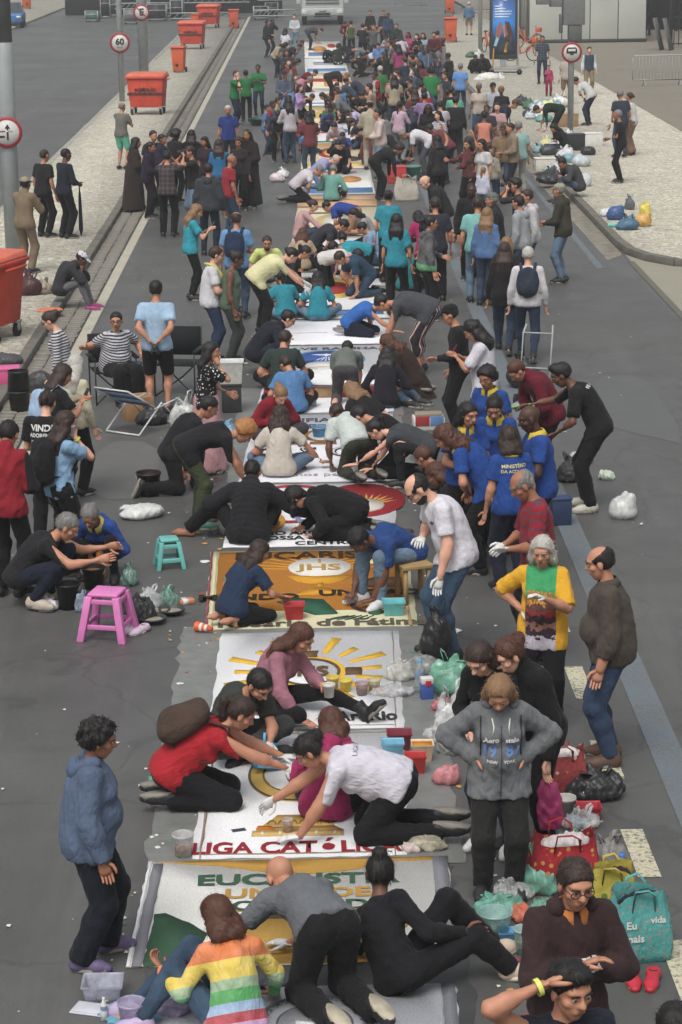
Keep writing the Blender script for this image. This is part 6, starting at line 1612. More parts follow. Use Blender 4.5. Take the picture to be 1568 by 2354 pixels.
bucket(gp(971, 1748), .085, .15, (210, 186, 156), 'cream tub of orange sawdust on the plastic sheet', 'tub', ((206, 136, 40), .9), square=True)
bucket(gp(955, 1776), .080, .15, (186, 50, 50), 'small red square tub on the plastic sheet', 'tub', None, square=True)
for i, (x, y, c, lb) in enumerate(((765, 1585, (214, 190, 92), 'yellow tub beside the seated woman in pink'), (795, 1592, (220, 200, 80), 'larger yellow tub beside the seated woman in pink'), (832, 1600, (176, 150, 150), 'small tub of lilac powder near the outstretched leg'), (860, 1592, (204, 196, 160), 'clear tub of cream powder near the outstretched leg'))):
    bucket(gp(x, y), .055, .12, c, lb, 'tub', (c, .6), False, clear=(i > 1))
bucket(gp(677, 1424), .095, .16, (176, 46, 50), 'red tub in front of the kneeling girl with long hair', 'tub', None, square=True)
bucket(gp(905, 1415), .105, .15, (92, 172, 180), 'teal square tub on the brown panel', 'tub', None, square=True)
bag(gp(968, 1945), (.36, .22, .16), (170, 164, 140), 'beige translucent sack slumped at the panel edge', 19, clear=.85, rotz=-.6, ears=False, name='sack')
bag(gp(945, 1958), (.12, .10, .10), (196, 176, 172), 'small pink and white packet beside the beige sack', 20, ears=False, name='packet', cat='packet')
bucket(gp(662, 1918), .040, .12, (200, 190, 180), 'clear cup of orange sawdust on the altar motif', 'cup', ((190, 110, 56), .55), False, clear=True)
bucket(gp(422, 1968), .075, .17, (196, 196, 198), 'clear bucket with orange dust left at the panel edge', 'bucket', ((206, 150, 110), .35), False, clear=True)
sitem('phone', gp(549, 1912), (.12, .07, .012), (34, 34, 36), 'black phone lying on the white panel', 'phone', .3, .003, [('screen', (-.052, -.03, .012), (.052, .03, .0135), (60, 62, 66))])
sitem('stencil_paper', gp(520, 1858), (.34, .22, .004), (206, 196, 198), 'pink and white paper stencil on the panel', 'paper', .2, .001, [('pen', (.02, -.05, .004), (.03, .05, .014), (60, 50, 44))])
sitem('packet', gp(372, 1800), (.20, .10, .05), (84, 150, 120), 'green and white packet lying beside the kneeling woman in red', 'packet', .15, .015, [('white_band', (-.03, -.052, .001), (.04, .052, .052), (206, 206, 206))])
sitem('ruler', gp(352, 1806), (.22, .03, .01), (206, 206, 204), 'white stick beside the green packet', 'stick', .05, .002, [('mark', (-.02, -.012, .01), (.0, .012, .0115), (120, 120, 120))])
# left foreground
bucket(gp(238, 2290), .12, .11, (172, 174, 190), 'clear oblong food tub on the asphalt', 'tub', None, square=True, clear=True, taper=.85)
sitem('plastic_cover', gp(212, 2322), (.24, .16, .012), (176, 178, 188), 'clear tub lid lying on the asphalt', 'lid', -.3, .01, [('rim', (-.10, -.06, .012), (.10, .06, .016), (186, 188, 196))])
bucket(gp(305, 2362), .085, .17, (176, 168, 196), 'clear tub of violet powder beside a patterned cloth', 'bucket', ((150, 140, 186), .3), False, clear=True)
bag(gp(388, 2325), (.34, .20, .09), (128, 118, 150), 'folded violet cloth beside the seated rainbow jumper', 21, ears=False, name='cloth', cat='cloth')
bag(gp(292, 2335), (.34, .26, .035), (96, 160, 186), 'bright patterned cloth under the violet tub', 22, ears=False, name='cloth', cat='cloth', wob=.006, spots=((206, 130, 80), 14.0))
bottle(gp(240, 2345), .15, (206, 206, 204), (206, 206, 204), 'short white bottle beside the tub lid', False)
bag(gp(610, 2268), (.20, .14, .10), (70, 68, 84), 'dark violet shoe-like bundle beside the rainbow jumper', 23, ears=False, name='cloth', cat='cloth')
# right foreground belongings
tote(gp(1468, 2200), (.36, .20, .44), (82, 164, 162), 'large teal printed tote bag stuffed with dark navy clothes', 30, (42, 44, 54), .12, (('Eu', .07, -.08, .27), ('mais', .07, -.06, .18), ('vida', .06, .09, .30)), ((176, 120, 110), 44.0))
pair_of_shoes(gp(1477, 2252), rad(172), (166, 40, 54), 'red trainer with pale tongue standing before the teal tote', (170, 100, 70), .13)
tote(gp(1405, 2115), (.32, .18, .36), (178, 164, 66), 'yellow and green printed bag behind the teal tote', 32, (60, 40, 44), -.1, (), ((84, 120, 60), 12.0))
tote(gp(1295, 2040), (.44, .24, .38), (166, 46, 56), 'red printed shopping bag behind the man in brown', 33, (190, 184, 184), .1, (), ((176, 130, 70), 18.0))
bag(gp(1305, 1985), (.24, .18, .26), (110, 176, 156), 'mint carrier bag on top of the red shopping bag', 34, clear=.8)
bag(gp(1245, 2050), (.30, .2, .34), (110, 180, 158), 'mint carrier bag hanging beside the red shopping bag', 35, clear=.8)
bag(gp(1398, 2010), (.30, .22, .36), (120, 120, 118), 'dark and white carrier bag knotted at its top', 36)
bottle(gp(1428, 2050), .28, (176, 186, 196), (70, 110, 186), 'clear bottle with blue cap behind the teal tote')
bag(gp(1148, 2098), (.34, .22, .16), (100, 168, 148), 'green carrier bag slumped at the feet of the woman in grey', 37, clear=.8)
bag(gp(1196, 2110), (.12, .22, .14), (190, 96, 70), 'orange and red cloth between green bags', 38, ears=False, name='cloth', cat='cloth')
bucket(gp(1138, 2150), .11, .17, (150, 184, 180), 'clear greenish bowl beside raised knees', 'tub', None, False, clear=True)
bucket(gp(1168, 2160), .06, .07, (92, 150, 196), 'small blue box tub beside the clear bowl', 'tub', None, square=True)
bucket(gp(1204, 2190), .065, .17, (170, 196, 190), 'tall clear measuring jug beside the man in brown', 'jug', None, False, clear=True)
tote(gp(1290, 1825), (.36, .18, .36), (150, 66, 66), 'red printed tote bag near the heavy man in brown', 40, (196, 190, 186), .05, (), ((200, 170, 160), 13.0))
bag(gp(1368, 1832), (.44, .28, .28), (42, 42, 44), 'black rubbish bag beside the printed tote', 41)
bucket(gp(1300, 1870), .075, .13, (200, 198, 192), 'white bucket beside the red tub', 'bucket', None, True)
bucket(gp(1345, 1840), .055, .09, (204, 204, 202), 'small white lidded tub behind the red tub', 'tub', ((206, 206, 204), .95), False)
bucket(gp(1353, 1882), .085, .11, (176, 42, 52), 'bright red tub in front of the black bag', 'tub', None, square=True)
sitem('plastic_cover', gp(1276, 1892), (.15, .16, .022), (200, 72, 56), 'orange-red tub lid lying on the asphalt', 'lid', .2, .008, [('rim', (-.06, -.065, .022), (.06, .065, .026), (206, 86, 70))])
sitem('plastic_cover', gp(1325, 1890), (.18, .11, .022), (104, 160, 190), 'light blue tub lid lying on the asphalt', 'lid', .1, .008, [('rim', (-.075, -.04, .022), (.075, .04, .026), (116, 170, 198))])
for i, (x, y, c, a, lb) in enumerate(((1215, 1965, (150, 190, 176), .5, 'thin mint film bag behind the woman in grey hoodie'), (1330, 1965, (196, 198, 198), .5, 'clear film bag beside the knotted carrier bag'), (1178, 2060, (196, 198, 200), .45, 'clear wrapper beside the green carrier bag'), (1262, 2105, (120, 180, 160), .6, 'mint film bag beside the man in brown hoodie'), (1340, 1900, (200, 200, 200), .5, 'clear wrapper in front of the light blue cover'), (1010, 1700, (196, 200, 202), .5, 'clear film sheet beside the tall printed bag'), (1080, 1600, (200, 200, 200), .5, 'clear wrapper beside the sheer green bag'))):
    bag(gp(x, y), (.26, .20, .16), c, lb, 220 + i, clear=a, ears=(i % 2 == 0), wob=.02, wl=.06)
# right middle
sitem('cooler_bag', gp(1288, 1205), (.22, .16, .28), (40, 54, 84), 'navy cooler bag with a loop handle', 'cooler bag', .1, .015, [('lid', (-.115, -.085, .28), (.115, .085, .305), (48, 64, 96))])
bag(gp(1432, 1190), (.30, .26, .38), (206, 208, 206), 'white translucent sack of salt beside the stooping young man', 50, clear=.9, ears=False, name='sack', wob=.006)
bag(gp(1315, 1105), (.36, .30, .34), (60, 60, 64), 'black and grey bag heap behind the stooping young man', 51)
bag(gp(1332, 1062), (.26, .22, .20), (170, 170, 172), 'grey and white striped cloth on the black bag heap', 52, ears=False, name='cloth', cat='cloth'); PEND = None
bag(gp(1394, 1102), (.18, .16, .16), (176, 190, 170), 'green and white packet behind the stooping young man', 53, ears=False, name='packet', cat='packet')
bag(gp(1205, 890), (.50, .4, .5), (44, 44, 46), 'big black bag strapped to a folding trolley', 54)
r = empty('folding_trolley', gp(1225, 935), rad(-20)); g = Geo()
for x in (-.2, .2): g.tube([(x, .0, .08), (x, .25, .95), (x * .9, .33, 1.05)], .014, 7)
g.tube([(-.2, .25, .95), (.2, .25, .95)], .012, 6); g.tube([(-.2, .12, .5), (.2, .12, .5)], .012, 6); g.build('frame', STEEL, r); g = Geo(); g.box((-.22, -.28, .05), (.22, .02, .07)); g.build('platform', STEEL, r)
for x in (-.24, .24): g = Geo(); g.tube([(x - .02, .02, .08), (x + .02, .02, .08)], .08, 12); g.build('wheel', RUB, r)
tag(r, 'silver folding luggage trolley behind the group in blue', 'trolley')
# left middle: beach chair, boxes, tubs
r = empty('beach_chair', gp(330, 985), rad(-35)); CH = solid('chair_white_tube', (200, 202, 202), .4)
for x in (-.27, .27):
    g = Geo(); g.tube([(x, -.42, .02), (x, .05, .36), (x, .42, .02)], .012, 7); g.build('side_frame', CH, r); g = Geo(); g.tube([(x, -.05, .30), (x, -.62, .62)], .012, 7); g.tube([(x, .42, .36), (x, -.1, .30)], .012, 7); g.build('side_rail', CH, r)
g = Geo(); g.tube([(-.27, -.42, .02), (.27, -.42, .02)], .012, 7); g.tube([(-.27, .42, .02), (.27, .42, .02)], .012, 7); g.tube([(-.27, -.62, .62), (.27, -.62, .62)], .012, 7); g.build('cross_bar', CH, r)
for i, c in enumerate(((74, 120, 176), (176, 196, 214), (74, 120, 176), (176, 196, 214), (74, 120, 176))):
    y = -.10 - i * .105; z = .33 + i * .058; g = Geo(); g.add([(-.26, y, z), (.26, y, z), (.26, y - .10, z + .056), (-.26, y - .10, z + .056), (-.26, y, z + .01), (.26, y, z + .01), (.26, y - .10, z + .066), (-.26, y - .10, z + .066)], [(0, 3, 2, 1), (4, 5, 6, 7), (0, 1, 5, 4), (2, 3, 7, 6), (1, 2, 6, 5), (3, 0, 4, 7)]); g.build('webbing_strip', fabric(c), r)
tag(r, 'low white-framed beach chair with blue striped webbing', 'beach chair')
bag(gp(350, 975), (.40, .28, .30), (42, 40, 44), 'black bag on the seat of the beach chair', 60)
sitem('cardboard_box', gp(318, 962), (.36, .26, .30), (150, 116, 82), 'open cardboard box behind the beach chair', 'cardboard box', .4, .004, [('flap', (-.18, .13, .29), (.18, .20, .30), (166, 132, 96))])
bag(gp(425, 985), (.40, .22, .50), (190, 192, 190), 'big white translucent bag standing behind the beach chair', 61, clear=.85)
bag(gp(523, 995), (.28, .24, .20), (110, 160, 190), 'light blue crumpled bag at the feet of the girl in floral tee', 62, clear=.85)
sitem('storage_bin', gp(533, 945), (.26, .24, .36), (44, 44, 46), 'black storage bin under a white tub', 'storage bin', .05, .01, [('rim', (-.14, -.13, .36), (.14, .13, .385), (52, 52, 54))])
o = bucket((gp(533, 945)[0], gp(533, 945)[1], .386), .165, .30, (198, 198, 192), 'tall white tub of brushes on a black bin', 'tub', ((120, 140, 176), .8), square=True, taper=.85)
bucket(gp(46, 948), .15, .30, (50, 50, 52), 'black bucket below another upturned black bucket by the kerb', 'bucket', None, False)
o = bucket((gp(46, 948)[0], gp(46, 948)[1], .31), .135, .26, (40, 40, 42), 'upturned black bucket on top of another bucket', 'bucket', None, False, taper=1.12)
bag(gp(92, 905), (.36, .30, .50), (52, 52, 54), 'black bin bag standing open behind stacked buckets', 63, ears=False)
sitem('crate', gp(4, 880, SWZ), (.5, .3, .22), (190, 84, 132), 'pink plastic crate at the kerb', 'crate', .1, .01, [('rim', (-.26, -.16, .20), (.26, .16, .225), (200, 96, 144))])
bag(gp(22, 838, SWZ), (.4, .3, .24), (66, 66, 72), 'dark bundle of clothes behind the pink crate', 64, ears=False, name='clothes', cat='clothes')
bag(gp(114, 714, SWZ), (.40, .30, .05), (206, 110, 66), 'orange cloth spread on the sidewalk edge', 65, ears=False, name='cloth', cat='cloth', wob=.008)
bag(gp(72, 678, SWZ), (.40, .30, .46), (70, 34, 40), 'red and black backpack on the sidewalk', 66, name='backpack', cat='backpack')
bag(gp(103, 676, SWZ), (.26, .2, .32), (150, 132, 116), 'tan paper bag between backpack and seated person', 67)
# right sidewalk heaps
i = 0
for (x, y, s, c, lb) in ((1415, 505, (.36, .3, .44), (52, 84, 140), 'blue bag in the bright heap on the right sidewalk corner'), (1445, 528, (.44, .34, .36), (60, 100, 130), 'printed teal and navy bag in the bright heap'), (1478, 520, (.36, .3, .40), (200, 150, 70), 'orange bag in the bright heap'), (1482, 495, (.24, .2, .36), (206, 190, 70), 'yellow carrier bag on the bright heap'), (1392, 498, (.24, .2, .26), (196, 198, 200), 'white tub-like bag at the left of the bright heap'), (1448, 482, (.22, .2, .36), (90, 94, 100), 'grey umbrella bag upright in the bright heap'), (1405, 522, (.14, .14, .12), (100, 190, 170), 'mint pot at the foot of the bright heap'),
    (1262, 420, (.62, .5, .34), (44, 46, 48), 'black bag stuffed with papers by the right kerb'), (1345, 428, (.32, .28, .46), (186, 188, 192), 'white printed bag behind the man seated on the kerb'), (1300, 372, (.5, .4, .5), (180, 184, 190), 'white and blue bag beside the seated woman'), (1352, 356, (.4, .34, .34), (46, 46, 50), 'black round bag near the sign post heap'), (1342, 322, (.6, .3, .12), (190, 60, 90), 'pink cloth beside the sign post foot'), (1270, 340, (.5, .4, .34), (190, 192, 194), 'white carrier bag behind the seated woman'), (1285, 246, (.7, .5, .5), (206, 206, 204), 'white bag in the heap by the traffic post'), (1262, 250, (.5, .4, .4), (206, 204, 120), 'yellow carrier bag in the heap by the traffic post'), (1238, 258, (.6, .5, .36), (200, 200, 202), 'pale bag in the heap behind the bending person'), (1252, 280, (.5, .4, .36), (96, 150, 146), 'teal and white bag in the heap behind the bending person'), (1215, 250, (.4, .4, .40), (60, 100, 70), 'green bag at the left of the white heap'),
    (1122, 190, (.9, .6, .6), (206, 206, 200), 'white sack mound by the crowd on the right kerb'), (1148, 188, (.5, .4, .4), (196, 196, 196), 'smaller white sack beside the white mound'), (1085, 132, (.5, .4, .4), (70, 90, 70), 'dark green bag on the far right kerb'), (1100, 136, (.4, .4, .5), (190, 190, 188), 'white bag on the far right kerb'), (636, 418, (.34, .3, .34), (196, 180, 182), 'white and pink bag beside the kneeling man in white'), (650, 408, (.3, .26, .3), (204, 204, 204), 'white bag behind the kneeling man in white')):
    i += 1; zz = SWZ if x > 1150 or (x > 1080 and y < 150) else 0
    bag(gp(x, y, zz), s, c, lb, 70 + i, ears=(i % 2 == 0), wob=.02)
rq = random.Random(8)
for j in range(26):
    x, y = rq.choice(((rq.uniform(1195, 1300), rq.uniform(238, 275)), (rq.uniform(1235, 1345), rq.uniform(325, 430))))
    c, nm = rq.choice((((202, 202, 204), 'white'), ((176, 184, 190), 'pale grey'), ((60, 62, 64), 'black'), ((110, 150, 160), 'blue-green'), ((196, 190, 130), 'pale yellow')))
    hp = 'heap by the traffic post' if y < 300 else 'heap by the right kerb'; u = rq.uniform(.8, 1.3)
    bag(gp(x, y, SWZ), (.38 * u, .32 * u, .34 * u), c, '%s carrier bag lying loose in the %s' % (nm, hp), 120 + j, ears=(j % 2 == 0), wob=.02, group='%s bags in the %s' % (nm, hp))
for (x, y, s, c, lb, rot) in ((1302, 290, (.6, .5, .36), (150, 120, 92), 'brown cardboard box in front of the traffic post', .2), (1322, 345, (.5, .36, .42), (42, 42, 44), 'black box at the foot of the traffic post', .0), (1252, 392, (.5, .34, .30), (196, 194, 184), 'white box beside the black bag by the right kerb', .1), (1362, 335, (.5, .36, .34), (206, 206, 202), 'white foam box near the black bag', .1), (1050, 555, (.50, .36, .20), (150, 116, 90), 'shallow cardboard box behind the man in navy tee', .0)):
    sitem('box', gp(x, y, SWZ if x > 1200 else 0), s, c, lb, 'box', rot, .01, [('lid', (-s[0] / 2 - .01, -s[1] / 2 - .01, s[2]), (s[0] / 2 + .01, s[1] / 2 + .01, s[2] + .02), tuple(min(255, q + 10) for q in c))])
bucket(gp(948, 415), .22, .36, (92, 150, 136), 'mint bucket in front of the man in black jacket', 'bucket')
bucket(gp(930, 372), .26, .34, (60, 92, 84), 'dark green tub on the road beside the leaning man in white', 'tub', None, False)
bucket(gp(598, 288), .34, .22, (40, 78, 58), 'wide dark green tub beside the men in green', 'tub', None, False)
sitem('crate', gp(912, 420), (.46, .34, .40), (176, 58, 56), 'red crate beside the bending woman in black', 'crate', .0, .01, [('rim', (-.24, -.18, .38), (.24, .18, .41), (190, 70, 66))])
tote(gp(935, 462), (.50, .18, .52), (186, 180, 168), 'cream tote bag held low by the bending woman in black', 98, (120, 116, 110))
sitem('magazine_crate', gp(985, 985), (.40, .28, .16), (200, 198, 196), 'white crate packed with coloured cartons', 'crate', .05, .01, [('carton', (-.18, -.145, .06), (.0, -.13, .19), (150, 56, 60)), ('carton', (.01, -.145, .06), (.18, -.13, .19), (96, 130, 176)), ('contents', (-.17, -.1, .16), (.17, .1, .21), (140, 128, 110))])
bucket(gp(716, 935), .08, .14, (170, 196, 190), 'clear tub on the red band panel', 'tub', None, False, clear=True)
bucket(gp(735, 1005), .10, .14, (84, 150, 190), 'blue bowl of red powder between the kneeling women', 'tub', ((170, 60, 70), .8), False)
# camp chair with seated striped woman
def camp_chair(pos, rotz, label, col=(40, 42, 46), s=1.0):
    r = empty('camp_chair', pos, rotz); r.scale = (s,) * 3
    for x in (-.28, .28): g = Geo(); g.tube([(x, .24, .01), (-x * .2, -.02, .24), (-x, -.24, .46)], .011, 6); g.tube([(x, -.24, .01), (x, -.26, .9)], .011, 6); g.build('leg', DARKP, r)
    for x in (-.28, .28): g = Geo(); g.tube([(x, .24, .01), (x, .24, .62)], .011, 6); g.build('leg', DARKP, r)
    g = Geo(); g.box((-.27, -.24, .43), (.27, .24, .445)); g.build('seat', fabric(col), r); g = Geo(); g.box((-.27, -.265, .50), (.27, -.25, .90)); g.build('backrest', fabric(col), r)
    for x in (-.29, .29): g = Geo(); g.box((x - .035, -.26, .62), (x + .035, .26, .635)); g.build('armrest', fabric(col), r)
    return tag(r, label, 'camp chair')
camp_chair(gp(262, 922), rad(195), 'black folding camp chair holding the woman in striped tee')
camp_chair(gp(412, 905), rad(170), 'black folding camp chair behind the man in pale blue tee')
bucket((gp(310, 905)[0], gp(310, 905)[1], .30), .12, .14, (60, 84, 110), 'dark blue tub on the lap side of the seated striped woman', 'tub', None, False)
sitem('low_box', gp(310, 908), (.3, .3, .29), (52, 54, 60), 'dark box under the blue tub', 'box', 0, .01, [('lid', (-.155, -.155, .27), (.155, .155, .289), (60, 62, 68))])
r = empty('low_bench', gp(950, 1385), rad(20)); g = Geo(); g.box((-.16, -.14, .36), (.16, .14, .40)); g.build('seat', solid('bench_wood', (150, 124, 84), .7, .2, 6), r, bevel=.008)
for sx in (-1, 1):
    for sy in (-1, 1): g = Geo(); g.box((sx * .12 - .02, sy * .10 - .02, 0), (sx * .12 + .02, sy * .10 + .02, .36)); g.build('leg', solid('bench_wood', (150, 124, 84), .7, .2, 6), r)
tag(r, 'low wooden bench under the seated man in light jeans', 'bench')
# -- people
def c4(x, y): return (x / 2.24 * .8167, (300 + y / 2.24) * .8167)
def c5(x, y): return ((600 + x / 2.24) * .8167, (300 + y / 2.24) * .8167)
def c6(x, y): return ((1200 + x / 2.178) * .8167, (300 + y / 2.178) * .8167)
def c7(x, y): return (x / 1.96 * .8167, y / 1.96 * .8167)
def c8(x, y): return ((700 + x / 2.24) * .8167, y / 2.24 * .8167)
def cT(x, y): return ((1200 + x / 2.178) * .8167, y / 2.178 * .8167)
def H(xy, ang, pose, top, bot, label, **k): return person(xy[0], xy[1], ang, pose, top, bot, label, mode='h', **k)
def B(xy, ang, pose, top, bot, label, **k): return person(xy[0], xy[1], ang, pose, top, bot, label, mode='b', **k)
WH, RED, TEALC, BLU, LBL, NVY, ROY, PNK, MAG, GRN, LAV, CRM, YLW, MAR, MINT, BEI = (204, 203, 212), (160, 38, 48), (46, 140, 158), (62, 112, 186), (146, 176, 204), (40, 48, 66), (42, 74, 146), (160, 108, 124), (166, 44, 96), (40, 118, 66), (182, 172, 200), (206, 198, 180), (208, 204, 140), (112, 36, 48), (104, 160, 152), (172, 148, 124)
bk = ('pants', BLK); bl = ('leggings', BLK); jn = ('jeans', JEAN); dj = ('jeans', DJEAN); lj = ('jeans', LJEAN)
def T(c, *a): return ('tee', c, *a)
def L_(c, *a): return ('long', c, *a)

# ---- nearest
w1 = B((215, 2212), 84, 'stance', ('hoodie', (88, 104, 130)), ('flare', (36, 40, 50)), 'standing woman in grey-blue hoodie and dark trousers watching at the panel corner', f=1, fat=.7, hair='curly', hc='k', skin='t', hgt=1.62, hp=14, shc=(92, 80, 112), hem=.13)
sw_b = [(-.5, (206, 196, 150)), (-.33, (196, 150, 190)), (-.285, (170, 44, 60)), (-.225, (150, 176, 206)), (-.165, (74, 160, 84)), (-.09, (150, 176, 140)), (-.03, (214, 188, 72)), (.085, (206, 110, 44))]
w2 = H((490, 2068), -18, 'knees', ('long', (206, 110, 44), 'bands', sw_b), ('jeans', (58, 78, 100)), 'person in rainbow striped jumper sitting on the ground with knees up', f=1, hair='bob', hc='r', skin='t', hp=30, hy=-25, curl=24, lean=6,
       legs=[lg((-.52, .18, .08), (-.30, .22, .36), toe=(-1, .1, 0)), lg((-.50, .40, .08), (-.14, .40, .40), toe=(-1, .3, 0))], hands=[(-.36, .30, .34, -.5, -.3, -1), (.34, .26, .08)], shc=(176, 160, 190), hgt=1.62)
w3 = B((752, 2308), -24, 'fours', ('polo', (104, 108, 114)), ('pants', (36, 36, 38)), 'bald man in grey polo kneeling on all fours showing pale shoe soles', hair='none', skin='m', hp=64, glove=1, lean=76, curl=18, hem=.03, pel=(0, -.02, .47), hands=[(-.34, .72, .20), (.06, .64, .08)], solec=(176, 168, 150), fat=.2, hgt=1.78)
w4 = H((873, 1972), 40, 'knees', ('long', (36, 36, 40)), ('pants', (34, 34, 37)), 'person in black leaning on one arm with knees raised and hair in a topknot', hair='topknot', hc='k', skin='d', sl=-36, lean=2, curl=26, hp=14, hy=-40, legs=[lg((.16, .66, .08), (.02, .38, .44), toe=(.5, 1, 0)), lg((.44, .46, .08), (.30, .30, .30), toe=(1, .5, .2))], hands=[(-.44, .12, .07), (.26, .24, .34)], shc=(186, 170, 152), solec=(206, 196, 176), hgt=1.66)
w5 = H((1325, 1988), 166, 'stand', ('hoodie', (66, 48, 50)), dj, 'man with glasses and crossed arms in dark brown hoodie over orange collar', hair='short', hc='b', skin='m', hands=['crossed', 'crossed'], glasses=1, hp=12, collar=1, colc=(196, 120, 60), hgt=1.74, fat=.15)
w6 = H((1312, 2224), 168, 'stand', T((42, 46, 58)), dj, 'young man in navy tee holding one hand to his dark hair', hair='quiff', hc='k', skin='m', hands=['down', 'crown'], hp=10, hy=-14, hgt=1.78)
w7 = H((1556, 2322), 180, 'stand', T((60, 60, 64)), dj, 'person whose dark hair alone shows at the lower right road edge', hair='short', hgt=1.7)
w8 = H((1147, 1570), 180, 'stand', ('hoodie', (112, 114, 118)), ('pants', (48, 48, 48)), 'woman in grey zip hoodie with blue numbers and hands on hips', f=1, fat=.45, hair='med', hc='l', skin='m', hands=['hips', 'hips'], hp=38, hy=8, hgt=1.62, hem=.16)
w9 = H((1160, 1476), 222, 'stoop', ('jacket', (36, 36, 38)), bk, 'woman in black blazer with brown hair tied up bending towards her friend', f=1, hair='bun', hc='r', skin='l', lean=16, curl=16, hp=30, hy=20, hands=['down', 'front'], hgt=1.72)
w10 = H((1094, 1490), 216, 'stand', L_((36, 36, 38)), dj, 'young woman in black top and jeans with long dark hair looking down', f=1, hair='long', hc='b', skin='l', lean=8, curl=14, hp=38, hands=['front', 'front'], shc=(196, 196, 196), hgt=1.66)
w11 = B((1402, 1752), 278, 'stand', ('polo', (82, 74, 68)), ('jeans', (56, 72, 98)), 'heavy man in brown long-sleeved polo and jeans looking down', fat=.8, hair='bald', hc='k', skin='m', sleeve=1.6, hp=14, shc=(84, 62, 50), hgt=1.74)
yb = [(-.5, (176, 170, 182)), (-.34, (60, 50, 60)), (-.27, (150, 110, 96)), (-.22, (66, 48, 52)), (-.15, (140, 56, 60)), (-.10, (84, 62, 56)), (-.05, (176, 120, 66)), (-.01, (110, 156, 90)), (.05, (66, 146, 96))]
w12 = H((1246, 1240), 194, 'stand', T((206, 156, 50), 'bandsides', ((206, 156, 50), .125, yb)), bk, 'grey-haired woman in yellow-sleeved green printed tee', f=1, fat=.5, hair='bob', hc='w', skin='m', hands=['phone', 'hips'], hp=12, glove=1, hgt=1.62, hem=.2, sleeve=.9)
w13 = H((1190, 1090), 262, 'stand', T((150, 42, 54), 'stripes', ((86, 62, 76), .062, .74)), bk, 'man with shaved head in red striped tee pulling on gloves', hair='bald', hc='g', skin='t', hands=['front', 'front'], hp=34, glove=1, hgt=1.78, fat=.2, hem=.2, sleeve=.85)
w14 = H((943, 1102), 256, 'stoop', T(WH), ('jeans', (62, 84, 108)), 'balding bearded man in white tee and jeans carrying a black bag', hair='bald', hc='k', skin='l', glasses=1, beard=1, lean=14, curl=18, hp=46, hands=['down', 'lap'], glove=1, fat=.35, hgt=1.82)
w15 = B((938, 1372), 232, 'chair', T((44, 74, 134)), lj, 'man in blue tee and light jeans bent low on a small bench', hair='short', hc='k', skin='d', lean=50, curl=34, hp=60, pel=(0, -.10, .46), hands=[(-.10, .42, .10), (.12, .46, .12)], shc=(196, 196, 196), hgt=1.7)
w16 = H((602, 1247), 52, 'heels', T((44, 60, 88)), bl, 'girl in navy blue tee with long dark hair kneeling by a red tub', f=1, hair='long', hc='b', skin='m', hp=26, hy=10, hands=['lap', (.14, .44, .26)], shoe='bare', hgt=1.46)
w17 = H((702, 1443), 116, 'out', L_((156, 104, 120)), bl, 'woman in pink jumper sitting with one black-booted leg stretched out', f=1, fat=.2, hair='long', hc='r', skin='m', hp=34, lean=10, curl=26, legs=[lg((-.05, .80, .10), (-.08, .42, .20), toe=(.1, .7, .7), up=(0, -.7, .7)), lg((.22, .12, .08), (.36, .40, .14), toe=(-1, 0, 0))], hands=[(.04, .46, .30), (.34, .40, .10)], shoe='boot', shc=(30, 30, 32), hgt=1.68)
w18 = H((606, 1553), 138, 'cross', T((62, 64, 58)), ('pants', (70, 70, 70)), 'bearded young man in olive tee sitting cross-legged holding a blue scoop', hair='fade', hc='k', skin='m', hp=42, glove=1, beard=1, lean=18, hands=[(.06, .52, .20), (.20, .40, .18)], hgt=1.74)
w19 = H((566, 1612), 86, 'heels', T((178, 40, 50)), bk, 'kneeling woman in red tee with a brown backpack reaching towards the medallion', f=1, fat=.4, hair='pony', hc='b', skin='m', pel=(0, -.12, .30), lean=40, curl=22, hp=34, glove=1, hands=[(-.18, .92, .14), (.10, .96, .16)], shc=(40, 40, 46), hgt=1.7)
w20 = H((757, 1634), 22, 'cross', ('hoodie', (160, 48, 96)), bk, 'person in magenta hoodie with brown bob sitting back-on between white-shirted and olive-shirted painters', f=1, hair='bob', hc='r', skin='m', hp=40, hy=-40, hgt=1.6)
w21 = H((692, 1700), 272, 'fours', T((198, 196, 208)), bk, 'woman in white tee and black trousers on all fours gluing the altar motif', f=1, fat=.6, hair='bun', hc='k', skin='m', lean=64, curl=14, hp=44, glove=1, pel=(0, -.04, .42), hem=.06, legs=[lg((-.13, -.36, .085), (-.14, .16, .08), toe=(0, -1, -.1), up=(0, .1, -1)), lg((.13, -.36, .085), (.14, .16, .08), toe=(0, -1, -.1), up=(0, .1, -1))], hands=[(-.16, .62, .07), (.10, .92, .16)], sleeve=.8, hgt=1.7)
# ---- left middle
B((52, 1392), 96, 'squat', L_((42, 42, 46)), ('jeans', NAVY), 'grey-haired man in black jumper squatting with a stretched arm', hair='short', hc='g', skin='m', hands=['reach', 'reach'], hp=34, sleeve=1.5, shc=(170, 160, 146), hgt=1.76)
p23 = B((250, 1322), 196, 'squat', ('polo', (44, 78, 150)), bl, 'woman in blue polo with yellow collar squatting and pouring from an orange bag', f=1, hair='tied', hc='g', skin='t', colc=(206, 186, 90), hands=['front', 'front'], hp=36, sleeve=1.4, hgt=1.62)
p24 = H((22, 972), 20, 'stand', ('jacket', (148, 36, 48), 'sides', ((36, 36, 40), .215)), bk, 'man in red track jacket with black sleeves seen from behind', hair='short', skin='m', hands=['front', 'front'], hp=24, hgt=1.74)
p25 = H((152, 950), 58, 'stand', ('polo', (128, 166, 200)), ('wide', (36, 36, 40)), 'girl in light blue polo and wide black trousers drinking from a cup', f=1, hair='long', hc='b', skin='l', hands=['down', 'chin'], hp=12, hgt=1.66)
